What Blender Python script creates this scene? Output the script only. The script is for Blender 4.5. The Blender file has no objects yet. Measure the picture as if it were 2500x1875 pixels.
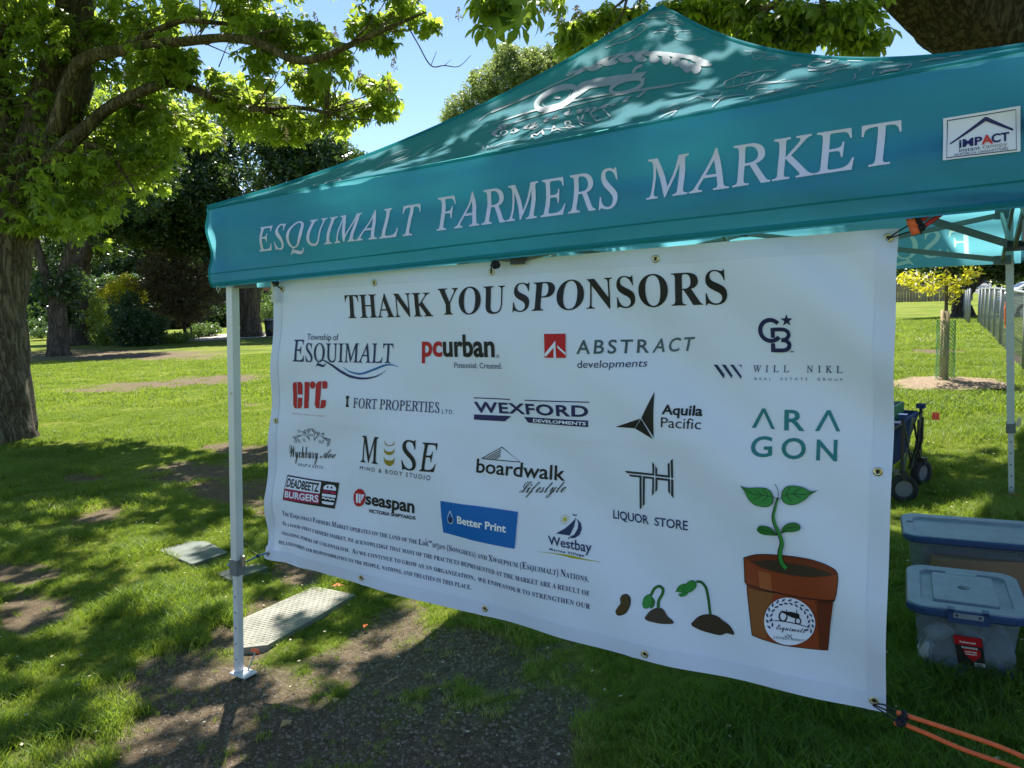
import bpy, bmesh, math, random
import numpy as np
from mathutils import Vector, Matrix
from mathutils.geometry import delaunay_2d_cdt

# ------------------------------------------------------------------ camera, sky, sun
sc = bpy.context.scene
F, PITCH, ROLL, H = 1886.56, 0.10943, -0.03613, 1.5255
cam = bpy.data.cameras.new('camera'); camo = bpy.data.objects.new('camera', cam)
sc.collection.objects.link(camo); sc.camera = camo
cam.sensor_fit = 'HORIZONTAL'; cam.sensor_width = 36; cam.lens = 36 * F / 2500
cam.clip_start = .05; cam.clip_end = 3000
cp, sp, cr, sr = math.cos(PITCH), math.sin(PITCH), math.cos(ROLL), math.sin(ROLL)
FW = np.array([0, cp, -sp]); R0 = np.array([1., 0, 0]); U0 = np.cross(R0, FW)
RT = cr * R0 + sr * U0; UP = -sr * R0 + cr * U0
CAM = np.array([0, 0, H])
camo.matrix_world = Matrix(((RT[0], UP[0], -FW[0], 0), (RT[1], UP[1], -FW[1], 0), (RT[2], UP[2], -FW[2], H), (0, 0, 0, 1)))

SUN_EL = math.radians(60); SUN_AZ = math.radians(-8)      # azimuth from +Y towards +X
SUND = np.array([math.sin(SUN_AZ) * math.cos(SUN_EL), math.cos(SUN_AZ) * math.cos(SUN_EL), math.sin(SUN_EL)])
world = bpy.data.worlds.new('World'); sc.world = world; world.use_nodes = True
wn = world.node_tree; wn.nodes.clear()
sky = wn.nodes.new('ShaderNodeTexSky'); sky.sky_type = 'NISHITA'; sky.sun_disc = False
sky.sun_elevation = SUN_EL; sky.sun_rotation = SUN_AZ; sky.altitude = 800; sky.air_density = 1.0; sky.dust_density = .05; sky.ozone_density = 2.2
bg = wn.nodes.new('ShaderNodeBackground'); bg.inputs[1].default_value = .074
wo = wn.nodes.new('ShaderNodeOutputWorld')
wn.links.new(sky.outputs[0], bg.inputs[0]); wn.links.new(bg.outputs[0], wo.inputs[0])
sl = bpy.data.lights.new('sun', 'SUN'); sl.energy = 5; sl.angle = math.radians(.53); sl.color = (1, .95, .86)
so = bpy.data.objects.new('sun', sl); sc.collection.objects.link(so)
so.rotation_euler = Vector(SUND).to_track_quat('Z', 'Y').to_euler()
sc.view_settings.view_transform = 'Standard'; sc.view_settings.look = 'None'
sc.view_settings.exposure = 1.45; sc.view_settings.gamma = 1
sc.view_settings.use_curve_mapping = False
sc.cycles.max_bounces = 8; sc.cycles.transparent_max_bounces = 12

rng = np.random.default_rng(7); random.seed(7)
C = sc.collection

# ------------------------------------------------------------------ helpers
def ray(x, y):
    return RT * (x - 1250) / F - UP * (y - 937.5) / F + FW
def at(x, y, d):                       # point seen at photo position (x, y), d metres in front
    return CAM + ray(x, y) * d
def project(P):
    d = P - CAM; z = d @ FW; z = np.where(np.abs(z) < 1e-3, 1e-3, z)
    return 1250 + F * (d @ RT) / z, 937.5 - F * (d @ UP) / z, z
def sstep(a, b, x):
    t = np.clip((x - a) / (b - a), 0, 1); return t * t * (3 - 2 * t)
def g(x, y):
    x = np.asarray(x, float); y = np.asarray(y, float)
    side = .4 * np.tanh(.1017 * x / .4)
    side = np.where(x > 0, side * (1 - sstep(15, 45, y)), side * (1 - .8 * sstep(30, 70, y)))
    return side - .0141 * np.clip(y, -5, 6) + .012 * np.clip(y - 45, 0, 60) * sstep(-5, 15, -x) + .008 * np.clip(y - 45, 0, 60) * sstep(5, 20, x)
def G(x, y):                           # ground point under photo position
    d = ray(x, y); t = 5.
    for _ in range(200):
        P = CAM + t * d; e = P[2] - float(g(P[0], P[1]))
        t2 = t * H / max(H - e, .2) if e > -3 else t * .9
        t2 = t + (t2 - t) * .6
        if abs(t2 - t) < 1e-6: break
        t = min(t2, 400)
    P = CAM + t * d
    return np.array([P[0], P[1], float(g(P[0], P[1]))])
def PZ(x, y, z):
    d = ray(x, y); return CAM + d * (z - H) / d[2]
_perm = np.random.default_rng(3).random((256, 256))
def vn(x, y):
    xi = np.floor(x).astype(int); yi = np.floor(y).astype(int); fx = x - xi; fy = y - yi
    fx = fx * fx * (3 - 2 * fx); fy = fy * fy * (3 - 2 * fy)
    a = _perm[xi & 255, yi & 255]; b = _perm[(xi + 1) & 255, yi & 255]
    c = _perm[xi & 255, (yi + 1) & 255]; d = _perm[(xi + 1) & 255, (yi + 1) & 255]
    return (a * (1 - fx) + b * fx) * (1 - fy) + (c * (1 - fx) + d * fx) * fy
def fbm(x, y, o=4):
    s = 0; a = .5
    for k in range(o):
        s = s + a * vn(x * 2 ** k + 17.3 * k, y * 2 ** k + 5.1 * k); a *= .5
    return s / (1 - .5 ** o)

def tag(o, label=None, cat=None, group=None, kind=None):
    if label: o['label'] = label
    if cat: o['category'] = cat
    if group: o['group'] = group
    if kind: o['kind'] = kind
    return o
ORG = {}
def thing(name, loc, label, cat, group=None, rz=0):
    o = bpy.data.objects.new(name, None); C.objects.link(o); o.empty_display_size = .1
    o.location = Vector([float(v) for v in loc]); o.rotation_euler = (0, 0, rz)
    ORG[o.name] = np.array(loc, float)
    return tag(o, label, cat, group)
def origin(p):
    while p.parent: p = p.parent
    return ORG.get(p.name, np.zeros(3))
def mesh(name, V, Fc, mat, smooth=False, mi=None):
    V = np.asarray(V, float).reshape(-1, 3); me = bpy.data.meshes.new(name)
    if isinstance(Fc, np.ndarray):
        k = Fc.shape[1]; me.vertices.add(len(V)); me.vertices.foreach_set('co', V.astype(np.float32).ravel())
        me.loops.add(Fc.size); me.loops.foreach_set('vertex_index', Fc.astype(np.int32).ravel())
        me.polygons.add(len(Fc)); me.polygons.foreach_set('loop_start', np.arange(0, Fc.size, k, dtype=np.int32))
        me.update(calc_edges=True)
    else:
        me.from_pydata([tuple(v) for v in V], [], [tuple(f) for f in Fc]); me.update()
    for m in (mat if isinstance(mat, (list, tuple)) else [mat]): me.materials.append(m)
    if mi is not None: me.polygons.foreach_set('material_index', np.asarray(mi, np.int32))
    if smooth: me.polygons.foreach_set('use_smooth', np.ones(len(me.polygons), bool))
    return me
def obj(name, me, parent=None, loc=None, rot=None):
    o = bpy.data.objects.new(name, me); C.objects.link(o)
    if parent: o.parent = parent
    if loc is not None: o.location = Vector([float(v) for v in loc])
    if rot is not None: o.rotation_euler = rot
    return o
def part(name, V, Fc, mat, parent=None, smooth=False, local=False, mi=None):
    V = np.asarray(V, float).reshape(-1, 3)
    if parent is not None and not local: V = V - origin(parent)
    return obj(name, mesh(name, V, Fc, mat, smooth, mi), parent)
class MB:
    def __init__(s): s.v = []; s.f = []; s.n = 0
    def add(s, V, Fc):
        V = np.asarray(V, float).reshape(-1, 3); s.v.append(V)
        s.f += [tuple(int(i) + s.n for i in f) for f in Fc]; s.n += len(V); return s
    def box(s, c, sz, M=None, taper=1.0):
        q = np.array([[x, y, z] for z in (-.5, .5) for y in (-.5, .5) for x in (-.5, .5)]) * np.array(sz)
        q[4:, :2] *= taper
        if M is not None: q = q @ np.asarray(M).T
        return s.add(q + np.array(c), [(0, 2, 3, 1), (4, 5, 7, 6), (0, 1, 5, 4), (2, 6, 7, 3), (0, 4, 6, 2), (1, 3, 7, 5)])
    def beam(s, a, b, w, h, up=(0, 0, 1)):
        a = np.array(a, float); b = np.array(b, float); d = b - a; L = np.linalg.norm(d); d /= L
        x = np.cross(d, up)
        if np.linalg.norm(x) < 1e-4: x = np.cross(d, (1, 0, 0))
        x /= np.linalg.norm(x); y = np.cross(x, d)
        return s.box((a + b) / 2, (w, h, L), np.stack([x, y, d], 1))
    def tube(s, P, r, n=8, cap=True, jit=None):
        P = np.asarray(P, float); m = len(P); r = np.broadcast_to(np.asarray(r, float), (m,))
        T = np.gradient(P, axis=0); T /= np.linalg.norm(T, axis=1)[:, None] + 1e-9
        x = np.cross(T[0], (0, 0, 1.))
        if np.linalg.norm(x) < .05: x = np.cross(T[0], (1., 0, 0))
        x /= np.linalg.norm(x); V = []
        for i in range(m):
            x = x - T[i] * (x @ T[i]); x /= np.linalg.norm(x); y = np.cross(T[i], x)
            a = np.arange(n) * 2 * math.pi / n
            rr = r[i] * (1 if jit is None else jit(i, a))
            V.append(P[i] + (np.cos(a) * rr)[:, None] * x + (np.sin(a) * rr)[:, None] * y)
        Fc = [(i * n + j, i * n + (j + 1) % n, (i + 1) * n + (j + 1) % n, (i + 1) * n + j) for i in range(m - 1) for j in range(n)]
        if cap: Fc += [tuple(range(n - 1, -1, -1)), tuple(range((m - 1) * n, m * n))]
        return s.add(np.concatenate(V), Fc)
    def disc(s, c, nrm, r, h, n=16, r2=None):
        nrm = np.array(nrm, float); nrm /= np.linalg.norm(nrm)
        return s.tube([np.array(c) - nrm * h / 2, np.array(c) + nrm * h / 2], [r, r if r2 is None else r2], n)
    def ring(s, c, nrm, ri, ro, h, n=20):
        nrm = np.array(nrm, float); nrm /= np.linalg.norm(nrm)
        x = np.cross(nrm, (0, 0, 1.)); x = np.array([1., 0, 0]) if np.linalg.norm(x) < .05 else x / np.linalg.norm(x)
        y = np.cross(nrm, x); V = []
        for k in range(n):
            a = k * 2 * math.pi / n; d = math.cos(a) * x + math.sin(a) * y
            for rr, hh in ((ri, -h / 2), (ro, -h / 2), (ro, h / 2), (ri, h / 2)): V.append(np.array(c) + d * rr + nrm * hh)
        Fc = [(k * 4 + i, k * 4 + (i + 1) % 4, ((k + 1) % n) * 4 + (i + 1) % 4, ((k + 1) % n) * 4 + i) for k in range(n) for i in range(4)]
        return s.add(V, Fc)
    def build(s, name, mat, parent=None, smooth=False, local=False):
        return part(name, np.concatenate(s.v), s.f, mat, parent, smooth, local)
    def mesh(s, name, mat, smooth=False): return mesh(name, np.concatenate(s.v), s.f, mat, smooth)
def grid(nu, nv, fn):
    u, v = np.meshgrid(np.linspace(0, 1, nu + 1), np.linspace(0, 1, nv + 1), indexing='ij')
    V = fn(u.ravel(), v.ravel()); i, j = np.meshgrid(np.arange(nu), np.arange(nv), indexing='ij')
    a = (i * (nv + 1) + j).ravel(); return V, np.stack([a, a + nv + 1, a + nv + 2, a + 1], 1)
def spline(P, n=8):
    P = np.asarray(P, float); Q = np.vstack([2 * P[0] - P[1], P, 2 * P[-1] - P[-2]]); out = []
    for i in range(1, len(Q) - 2):
        t = np.linspace(0, 1, n, endpoint=False)[:, None]; a, b, c, d = Q[i - 1], Q[i], Q[i + 1], Q[i + 2]
        out.append(.5 * (2 * b + (c - a) * t + (2 * a - 5 * b + 4 * c - d) * t ** 2 + (3 * b - a - 3 * c + d) * t ** 3))
    return np.vstack(out + [P[-1:]])

# ------------------------------------------------------------------ materials
def nd(nt, typ, **kw):
    n = nt.nodes.new('ShaderNode' + typ)
    for k, v in kw.items(): setattr(n, k, v)
    return n
def mat(name, col, rough=.6, metal=0, spec=.5, noise=None, bump=None, coat=0):
    """noise = (scale, amount): mottles the colour; bump = (scale, strength, distance)"""
    m = bpy.data.materials.new(name); m.use_nodes = True; nt = m.node_tree; b = nt.nodes['Principled BSDF']
    b.inputs['Base Color'].default_value = (*col, 1); b.inputs['Roughness'].default_value = rough
    b.inputs['Metallic'].default_value = metal; b.inputs['Specular IOR Level'].default_value = spec
    b.inputs['Coat Weight'].default_value = coat
    if noise or bump: tc = nd(nt, 'TexCoord')
    if noise:
        n = nd(nt, 'TexNoise'); n.inputs['Scale'].default_value = noise[0]; n.inputs['Detail'].default_value = 6; n.inputs['Roughness'].default_value = .65
        nt.links.new(tc.outputs['Object'], n.inputs['Vector'])
        r = nd(nt, 'MapRange'); r.inputs[1].default_value = .3; r.inputs[2].default_value = .7
        r.inputs[3].default_value = 1 - noise[1]; r.inputs[4].default_value = 1 + noise[1] * .7
        nt.links.new(n.outputs['Fac'], r.inputs[0])
        x = nd(nt, 'VectorMath', operation='SCALE'); x.inputs[0].default_value = col
        nt.links.new(r.outputs[0], x.inputs['Scale']); nt.links.new(x.outputs[0], b.inputs['Base Color'])
    if bump:
        n = nd(nt, 'TexNoise'); n.inputs['Scale'].default_value = bump[0]; n.inputs['Detail'].default_value = 5
        nt.links.new(tc.outputs['Object'], n.inputs['Vector'])
        q = nd(nt, 'Bump'); q.inputs['Strength'].default_value = bump[1]; q.inputs['Distance'].default_value = bump[2]
        nt.links.new(n.outputs['Fac'], q.inputs['Height']); nt.links.new(q.outputs[0], b.inputs['Normal'])
    return m
def leafmat(name, c1, c2, tr=(.25, .42, .03), mix=.45, rough=.42, spec=.4):
    """two colours mixed by the per-face attribute 'tone', partly translucent"""
    m = bpy.data.materials.new(name); m.use_nodes = True; nt = m.node_tree; b = nt.nodes['Principled BSDF']
    at_ = nd(nt, 'Attribute'); at_.attribute_name = 'tone'
    mx = nd(nt, 'Mix', data_type='RGBA'); mx.inputs[6].default_value = (*c1, 1); mx.inputs[7].default_value = (*c2, 1)
    nt.links.new(at_.outputs['Fac'], mx.inputs[0]); nt.links.new(mx.outputs[2], b.inputs['Base Color'])
    b.inputs['Roughness'].default_value = rough; b.inputs['Specular IOR Level'].default_value = spec
    t = nd(nt, 'BsdfTranslucent'); t.inputs[0].default_value = (*tr, 1)
    ms = nd(nt, 'MixShader'); ms.inputs[0].default_value = mix
    nt.links.new(b.outputs[0], ms.inputs[1]); nt.links.new(t.outputs[0], ms.inputs[2])
    nt.links.new(ms.outputs[0], nt.nodes['Material Output'].inputs[0]); return m
def fabricmat(name, col, tr, mix, rough=.55, spec=.4, dirt=0.):
    m = bpy.data.materials.new(name); m.use_nodes = True; nt = m.node_tree; b = nt.nodes['Principled BSDF']
    b.inputs['Base Color'].default_value = (*col, 1); b.inputs['Roughness'].default_value = rough; b.inputs['Specular IOR Level'].default_value = spec
    tc = nd(nt, 'TexCoord')
    n = nd(nt, 'TexNoise'); n.inputs['Scale'].default_value = 2.5; n.inputs['Detail'].default_value = 8; n.inputs['Roughness'].default_value = .7
    nt.links.new(tc.outputs['Object'], n.inputs['Vector'])
    r = nd(nt, 'MapRange'); r.inputs[1].default_value = .3; r.inputs[2].default_value = .7; r.inputs[3].default_value = 1 - dirt; r.inputs[4].default_value = 1 + dirt * .4
    nt.links.new(n.outputs['Fac'], r.inputs[0])
    x = nd(nt, 'VectorMath', operation='SCALE'); x.inputs[0].default_value = col
    nt.links.new(r.outputs[0], x.inputs['Scale']); nt.links.new(x.outputs[0], b.inputs['Base Color'])
    w = nd(nt, 'TexNoise'); w.inputs['Scale'].default_value = 7; w.inputs['Detail'].default_value = 4; w.inputs['Distortion'].default_value = .8
    nt.links.new(tc.outputs['Object'], w.inputs['Vector'])
    q = nd(nt, 'Bump'); q.inputs['Strength'].default_value = .22; q.inputs['Distance'].default_value = .02
    nt.links.new(w.outputs['Fac'], q.inputs['Height']); nt.links.new(q.outputs[0], b.inputs['Normal'])
    t = nd(nt, 'BsdfTranslucent'); t.inputs[0].default_value = (*tr, 1)
    ms = nd(nt, 'MixShader'); ms.inputs[0].default_value = mix
    nt.links.new(b.outputs[0], ms.inputs[1]); nt.links.new(t.outputs[0], ms.inputs[2])
    nt.links.new(ms.outputs[0], nt.nodes['Material Output'].inputs[0]); return m
def barkmat(name, c1, c2, sc_=6, dist=.03, lichen=0):
    m = bpy.data.materials.new(name); m.use_nodes = True; nt = m.node_tree; b = nt.nodes['Principled BSDF']
    b.inputs['Roughness'].default_value = .9; b.inputs['Specular IOR Level'].default_value = .2
    tc = nd(nt, 'TexCoord'); mp = nd(nt, 'Mapping'); mp.inputs['Scale'].default_value = (1, 1, .16)
    nt.links.new(tc.outputs['Object'], mp.inputs[0])
    def nz(src, scale, det, ro, di=0):
        n = nd(nt, 'TexNoise'); n.inputs['Scale'].default_value = scale; n.inputs['Detail'].default_value = det; n.inputs['Roughness'].default_value = ro; n.inputs['Distortion'].default_value = di
        nt.links.new(src, n.inputs['Vector']); return n.outputs['Fac']
    ridge = nz(mp.outputs[0], sc_ * 2.6, 4, .55, .6); fine = nz(tc.outputs['Object'], sc_ * 7, 8, .7); plate = nz(tc.outputs['Object'], sc_ * 1.1, 3, .6, 1.2)
    ab = nd(nt, 'Math', operation='SUBTRACT'); ab.inputs[1].default_value = .5; nt.links.new(ridge, ab.inputs[0])
    a2 = nd(nt, 'Math', operation='ABSOLUTE'); nt.links.new(ab.outputs[0], a2.inputs[0])
    rp = nd(nt, 'MapRange'); rp.inputs[2].default_value = .11; nt.links.new(a2.outputs[0], rp.inputs[0])
    mu = nd(nt, 'Math', operation='MULTIPLY_ADD'); mu.inputs[1].default_value = .55; nt.links.new(rp.outputs[0], mu.inputs[0])
    f2 = nd(nt, 'Math', operation='MULTIPLY'); f2.inputs[1].default_value = .6; nt.links.new(fine, f2.inputs[0]); nt.links.new(f2.outputs[0], mu.inputs[2])
    ms = nd(nt, 'Math', operation='MULTIPLY_ADD'); ms.inputs[1].default_value = .35; nt.links.new(plate, ms.inputs[0]); nt.links.new(mu.outputs[0], ms.inputs[2])
    mx = nd(nt, 'Mix', data_type='RGBA'); mx.inputs[6].default_value = (*c1, 1); mx.inputs[7].default_value = (*c2, 1)
    r2 = nd(nt, 'MapRange'); r2.inputs[1].default_value = .45; r2.inputs[2].default_value = 1.2
    nt.links.new(ms.outputs[0], r2.inputs[0]); nt.links.new(r2.outputs[0], mx.inputs[0])
    last = mx.outputs[2]
    if lichen:
        ln = nz(tc.outputs['Object'], sc_ * 1.6, 10, .8)
        lr = nd(nt, 'MapRange'); lr.inputs[1].default_value = .56; lr.inputs[2].default_value = .66; lr.inputs[4].default_value = lichen
        nt.links.new(ln, lr.inputs[0])
        m2 = nd(nt, 'Mix', data_type='RGBA'); nt.links.new(lr.outputs[0], m2.inputs[0]); nt.links.new(last, m2.inputs[6])
        m2.inputs[7].default_value = (.24, .27, .21, 1); last = m2.outputs[2]
    nt.links.new(last, b.inputs['Base Color'])
    q = nd(nt, 'Bump'); q.inputs['Strength'].default_value = .8; q.inputs['Distance'].default_value = dist
    nt.links.new(ms.outputs[0], q.inputs['Height']); nt.links.new(q.outputs[0], b.inputs['Normal']); return m

M = {}
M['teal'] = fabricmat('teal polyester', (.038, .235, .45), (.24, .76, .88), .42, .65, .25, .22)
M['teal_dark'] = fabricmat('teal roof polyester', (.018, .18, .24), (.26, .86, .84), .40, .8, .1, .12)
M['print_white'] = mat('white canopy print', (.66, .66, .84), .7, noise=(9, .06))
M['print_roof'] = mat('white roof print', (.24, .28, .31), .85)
M['mint'] = fabricmat('print showing through', (.40, .60, .58), (.62, .95, .90), .55)
M['vinyl'] = fabricmat('white banner vinyl', (.76, .81, 1.0), (.7, .8, 1.0), .12, .42, .4, .02)
M['metal'] = mat('grey powder coated steel', (.20, .21, .215), .45, .25, noise=(14, .06))
M['white_metal'] = mat('white powder coated steel', (.66, .67, .69), .4, .1, noise=(10, .05))
M['collar'] = mat('grey plastic fitting', (.16, .17, .18), .5)
M['black'] = mat('black plastic', (.015, .015, .017), .45)
M['steel'] = mat('bare steel', (.5, .5, .5), .3, .9)
M['brass'] = mat('brass grommet', (.62, .55, .34), .3, .85)
M['orange'] = mat('orange rubber', (.80, .13, .03), .5, noise=(40, .12))
M['red_rubber'] = mat('red rubber tubing', (.42, .02, .02), .5)
M['blue_cord'] = mat('blue cord', (.03, .16, .38), .6)
M['cord'] = mat('black cord', (.012, .014, .02), .7)
M['tagw'] = mat('pale strap webbing', (.55, .58, .48), .7)
M['bark'] = barkmat('chestnut bark', (.045, .035, .026), (.20, .17, .125), 5, .05, .5)
M['bark_dark'] = barkmat('dark fissured bark', (.02, .016, .012), (.10, .08, .06), 4, .09, .35)
M['bark_far'] = barkmat('far bark', (.035, .028, .02), (.12, .10, .08), 2, .06)
M['twig'] = mat('twig bark', (.09, .07, .05), .85, noise=(30, .3))
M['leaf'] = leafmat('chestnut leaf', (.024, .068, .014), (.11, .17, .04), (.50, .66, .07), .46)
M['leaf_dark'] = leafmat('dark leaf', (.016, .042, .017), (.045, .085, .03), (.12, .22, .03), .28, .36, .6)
M['leaf_mid'] = leafmat('mid leaf', (.035, .075, .02), (.07, .12, .03), (.16, .28, .04), .35)
M['leaf_pale'] = leafmat('pale leaf', (.11, .16, .05), (.20, .25, .10), (.34, .44, .10), .38)
M['leaf_yellow'] = leafmat('golden leaf', (.34, .34, .02), (.55, .48, .03), (.70, .68, .04), .4)
M['leaf_bronze'] = leafmat('bronze leaf', (.06, .045, .02), (.10, .09, .04), (.12, .10, .03), .3)
M['leaf_bright'] = leafmat('bright shrub leaf', (.10, .17, .03), (.17, .24, .05), (.35, .45, .05), .35)
M['blossom'] = mat('pinkish blossom', (.62, .45, .36), .8)
M['concrete'] = mat('weathered concrete', (.13, .15, .13), .9, noise=(9, .25), bump=(60, .4, .004))
M['plate'] = mat('weathered tread plate', (.22, .215, .175), .7, 0, noise=(7, .4), bump=(70, .3, .003))
M['wood'] = mat('weathered cedar', (.30, .25, .18), .85, noise=(3, .3))
M['stake'] = mat('pine stake', (.38, .28, .16), .8, noise=(12, .2))
M['galv'] = mat('galvanised steel', (.26, .28, .29), .5, .4)
M['wire'] = mat('dull wire', (.16, .18, .18), .6, .3)
M['green_plastic'] = mat('green plastic mesh', (.02, .22, .10), .5)
M['mulch'] = mat('wood chip mulch', (.26, .19, .12), .95, noise=(40, .5), bump=(50, 1, .03))
M['flag'] = mat('red marker flag', (.85, .06, .04), .6)
M['glass'] = mat('dark car glass', (.02, .025, .03), .08, 0, .6)
M['tyre'] = mat('tyre rubber', (.02, .02, .02), .85)
M['rim'] = mat('alloy rim', (.45, .46, .48), .35, .7)
M['asphalt'] = mat('asphalt', (.16, .155, .15), .9, noise=(5, .2))
M['path'] = mat('pale path', (.42, .38, .33), .95, noise=(2, .15))
M['pink_wall'] = mat('salmon stucco', (.42, .20, .13), .85, noise=(3, .1))
M['roofing'] = mat('roof shingle', (.10, .09, .09), .9)
M['lid'] = mat('blue grey bin lid', (.19, .23, .28), .42, noise=(10, .22), bump=(160, .12, .002))
M['lid_rim'] = mat('dark blue bin rim', (.012, .045, .14), .4)
M['cardboard'] = mat('cardboard', (.24, .15, .09), .85)
M['cloth_grey'] = mat('grey cloth', (.13, .16, .19), .9, noise=(14, .3))
M['cloth_white'] = mat('white cloth', (.30, .34, .38), .9, noise=(14, .2))
M['cloth_navy'] = mat('navy cloth', (.02, .035, .07), .9)
M['wagon'] = mat('navy wagon fabric', (.012, .035, .13), .8, noise=(6, .25))
M['crate'] = mat('green crate plastic', (.02, .16, .07), .5)
m = bpy.data.materials.new('clear plastic'); m.use_nodes = True; nt = m.node_tree; b = nt.nodes['Principled BSDF']
b.inputs['Base Color'].default_value = (.30, .37, .43, 1); b.inputs['Roughness'].default_value = .3; b.inputs['Specular IOR Level'].default_value = .5
t = nd(nt, 'BsdfTransparent'); t.inputs[0].default_value = (.72, .80, .88, 1); ms = nd(nt, 'MixShader'); ms.inputs[0].default_value = .64
nt.links.new(b.outputs[0], ms.inputs[1]); nt.links.new(t.outputs[0], ms.inputs[2]); nt.links.new(ms.outputs[0], nt.nodes['Material Output'].inputs[0])
M['clear'] = m
INK = {}
def ink(c):
    if c not in INK: INK[c] = mat('ink %d' % len(INK), c, .5, spec=.3)
    return INK[c]
def fleet(c): return mat('car paint', c, .25, .3, coat=.6)

# ------------------------------------------------------------------ ground
def inell(px, py, L, wob=0):
    r = np.zeros_like(px)
    for cx, cy, rx, ry, *a in L:
        an = a[0] if a else 0
        dx = px - cx; dy = py - cy; c, s = math.cos(an), math.sin(an)
        q = 1.25 - np.sqrt(((dx * c + dy * s) / rx) ** 2 + ((-dx * s + dy * c) / ry) ** 2)
        r = np.maximum(r, q)
    return r
DIRT = [(760, 1800, 520, 190), (520, 1680, 260, 110), (1050, 1860, 380, 170), (1180, 1630, 150, 70, .4), (1330, 1800, 120, 200, .2), (60, 1500, 120, 55), (0, 1400, 130, 25), (720, 1830, 650, 90), (420, 1840, 200, 150),
        (960, 1640, 280, 75), (720, 1400, 60, 35), (940, 1530, 110, 45, -.4), (560, 1560, 90, 35), (640, 1500, 60, 40), (1120, 1600, 180, 60),
        (260, 1250, 75, 20, -.2), (480, 1150, 120, 24, -.12), (610, 1115, 80, 26), (540, 1090, 40, 10), (200, 1165, 50, 12), (560, 1195, 110, 30), (620, 1235, 50, 26),
        (400, 938, 190, 11, -.06), (560, 925, 110, 9), (250, 955, 110, 6), (610, 990, 30, 4), (300, 868, 260, 14), (2290, 858, 60, 8), (2480, 880, 30, 12), (2160, 1005, 100, 9)]
def dirtmask(x, y):
    z = g(x, y); P = np.stack([x, y, z], -1); px, py, d = project(P)
    n = fbm(x * 2.3, y * 2.3, 4) - .5; n2 = fbm(x * 9, y * 9, 3) - .5
    q = np.where(d > .3, inell(px, py, DIRT), 0)
    ridge = .0
    r = q + n * 1.5 + n2 * .9
    r = np.where(q > 0, r, n * .9 - .3)
    # bare earth around the left chestnut's foot
    return sstep(-.05, .6, r)
def axis(segs):
    out = [segs[0][0]]
    for a, b, s in segs:
        k = max(1, int(round((b - a) / s))); out += list(np.linspace(a, b, k + 1)[1:])
    return np.array(out)
xs = axis([(-900, -200, 70), (-200, -50, 10), (-50, -16, 1.2), (-16, -6, .2), (-6, 5, .045), (5, 12, .14), (12, 40, 1.2), (40, 200, 12), (200, 900, 70)])
ys = axis([(-40, -2, 3), (-2, 1.6, .4), (1.6, 7, .045), (7, 14, .1), (14, 24, .3), (24, 60, 1.5), (60, 200, 8), (200, 1500, 90)])
X, Y = np.meshgrid(xs, ys, indexing='ij'); X = X.ravel(); Y = Y.ravel()
def relief(x, y):
    fade = 1 - sstep(10, 25, np.abs(y))
    dm = dirtmask(x, y)
    return fade * ((fbm(x * 1.1, y * 1.1, 3) - .5) * .05 + (fbm(x * 5, y * 5, 3) - .5) * .022 - dm * .012), dm
RZ, DM = relief(X, Y)
Z = g(X, Y) + RZ
i, j = np.meshgrid(np.arange(len(xs) - 1), np.arange(len(ys) - 1), indexing='ij'); a = (i * len(ys) + j).ravel()
gf = np.stack([a, a + len(ys), a + len(ys) + 1, a + 1], 1)
gm = bpy.data.materials.new('lawn soil and turf'); gm.use_nodes = True; nt = gm.node_tree; b = nt.nodes['Principled BSDF']
b.inputs['Roughness'].default_value = .95; b.inputs['Specular IOR Level'].default_value = .1
tc = nd(nt, 'TexCoord'); at_ = nd(nt, 'Attribute'); at_.attribute_name = 'dirt'
def noise(sc_, det=5, ro=.6):
    n = nd(nt, 'TexNoise'); n.inputs['Scale'].default_value = sc_; n.inputs['Detail'].default_value = det; n.inputs['Roughness'].default_value = ro
    nt.links.new(tc.outputs['Object'], n.inputs['Vector']); return n
def ramp(src, stops):
    r = nd(nt, 'ValToRGB'); e = r.color_ramp.elements
    while len(e) < len(stops): e.new(.5)
    for k, (p, c) in enumerate(stops): e[k].position = p; e[k].color = (*c, 1)
    nt.links.new(src, r.inputs[0]); return r
n1 = noise(.45, 8, .65); n2 = noise(25, 6, .7); n3 = noise(90, 4, .7)
gr = ramp(n1.outputs['Fac'], [(.3, (.075, .125, .017)), (.5, (.15, .20, .027)), (.72, (.25, .25, .055))])
gr2 = ramp(n2.outputs['Fac'], [(.3, (.5, .5, .5)), (.7, (1.35, 1.3, 1.2))])
mu = nd(nt, 'Mix', data_type='RGBA', blend_type='MULTIPLY'); mu.inputs[0].default_value = 1
nt.links.new(gr.outputs[0], mu.inputs[6]); nt.links.new(gr2.outputs[0], mu.inputs[7])
so1 = ramp(n2.outputs['Fac'], [(.3, (.115, .086, .054)), (.55, (.195, .150, .098)), (.75, (.30, .24, .165))])
so2 = ramp(n3.outputs['Fac'], [(.35, (.6, .6, .6)), (.62, (1.1, 1.1, 1.1)), (.75, (1.7, 1.65, 1.5))])
ms_ = nd(nt, 'Mix', data_type='RGBA', blend_type='MULTIPLY'); ms_.inputs[0].default_value = 1
nt.links.new(so1.outputs[0], ms_.inputs[6]); nt.links.new(so2.outputs[0], ms_.inputs[7])
mx = nd(nt, 'Mix', data_type='RGBA'); nt.links.new(at_.outputs['Fac'], mx.inputs[0]); nt.links.new(mu.outputs[2], mx.inputs[6]); nt.links.new(ms_.outputs[2], mx.inputs[7])
nt.links.new(mx.outputs[2], b.inputs['Base Color'])
bp = nd(nt, 'Bump'); bp.inputs['Strength'].default_value = 1; bp.inputs['Distance'].default_value = .03
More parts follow.
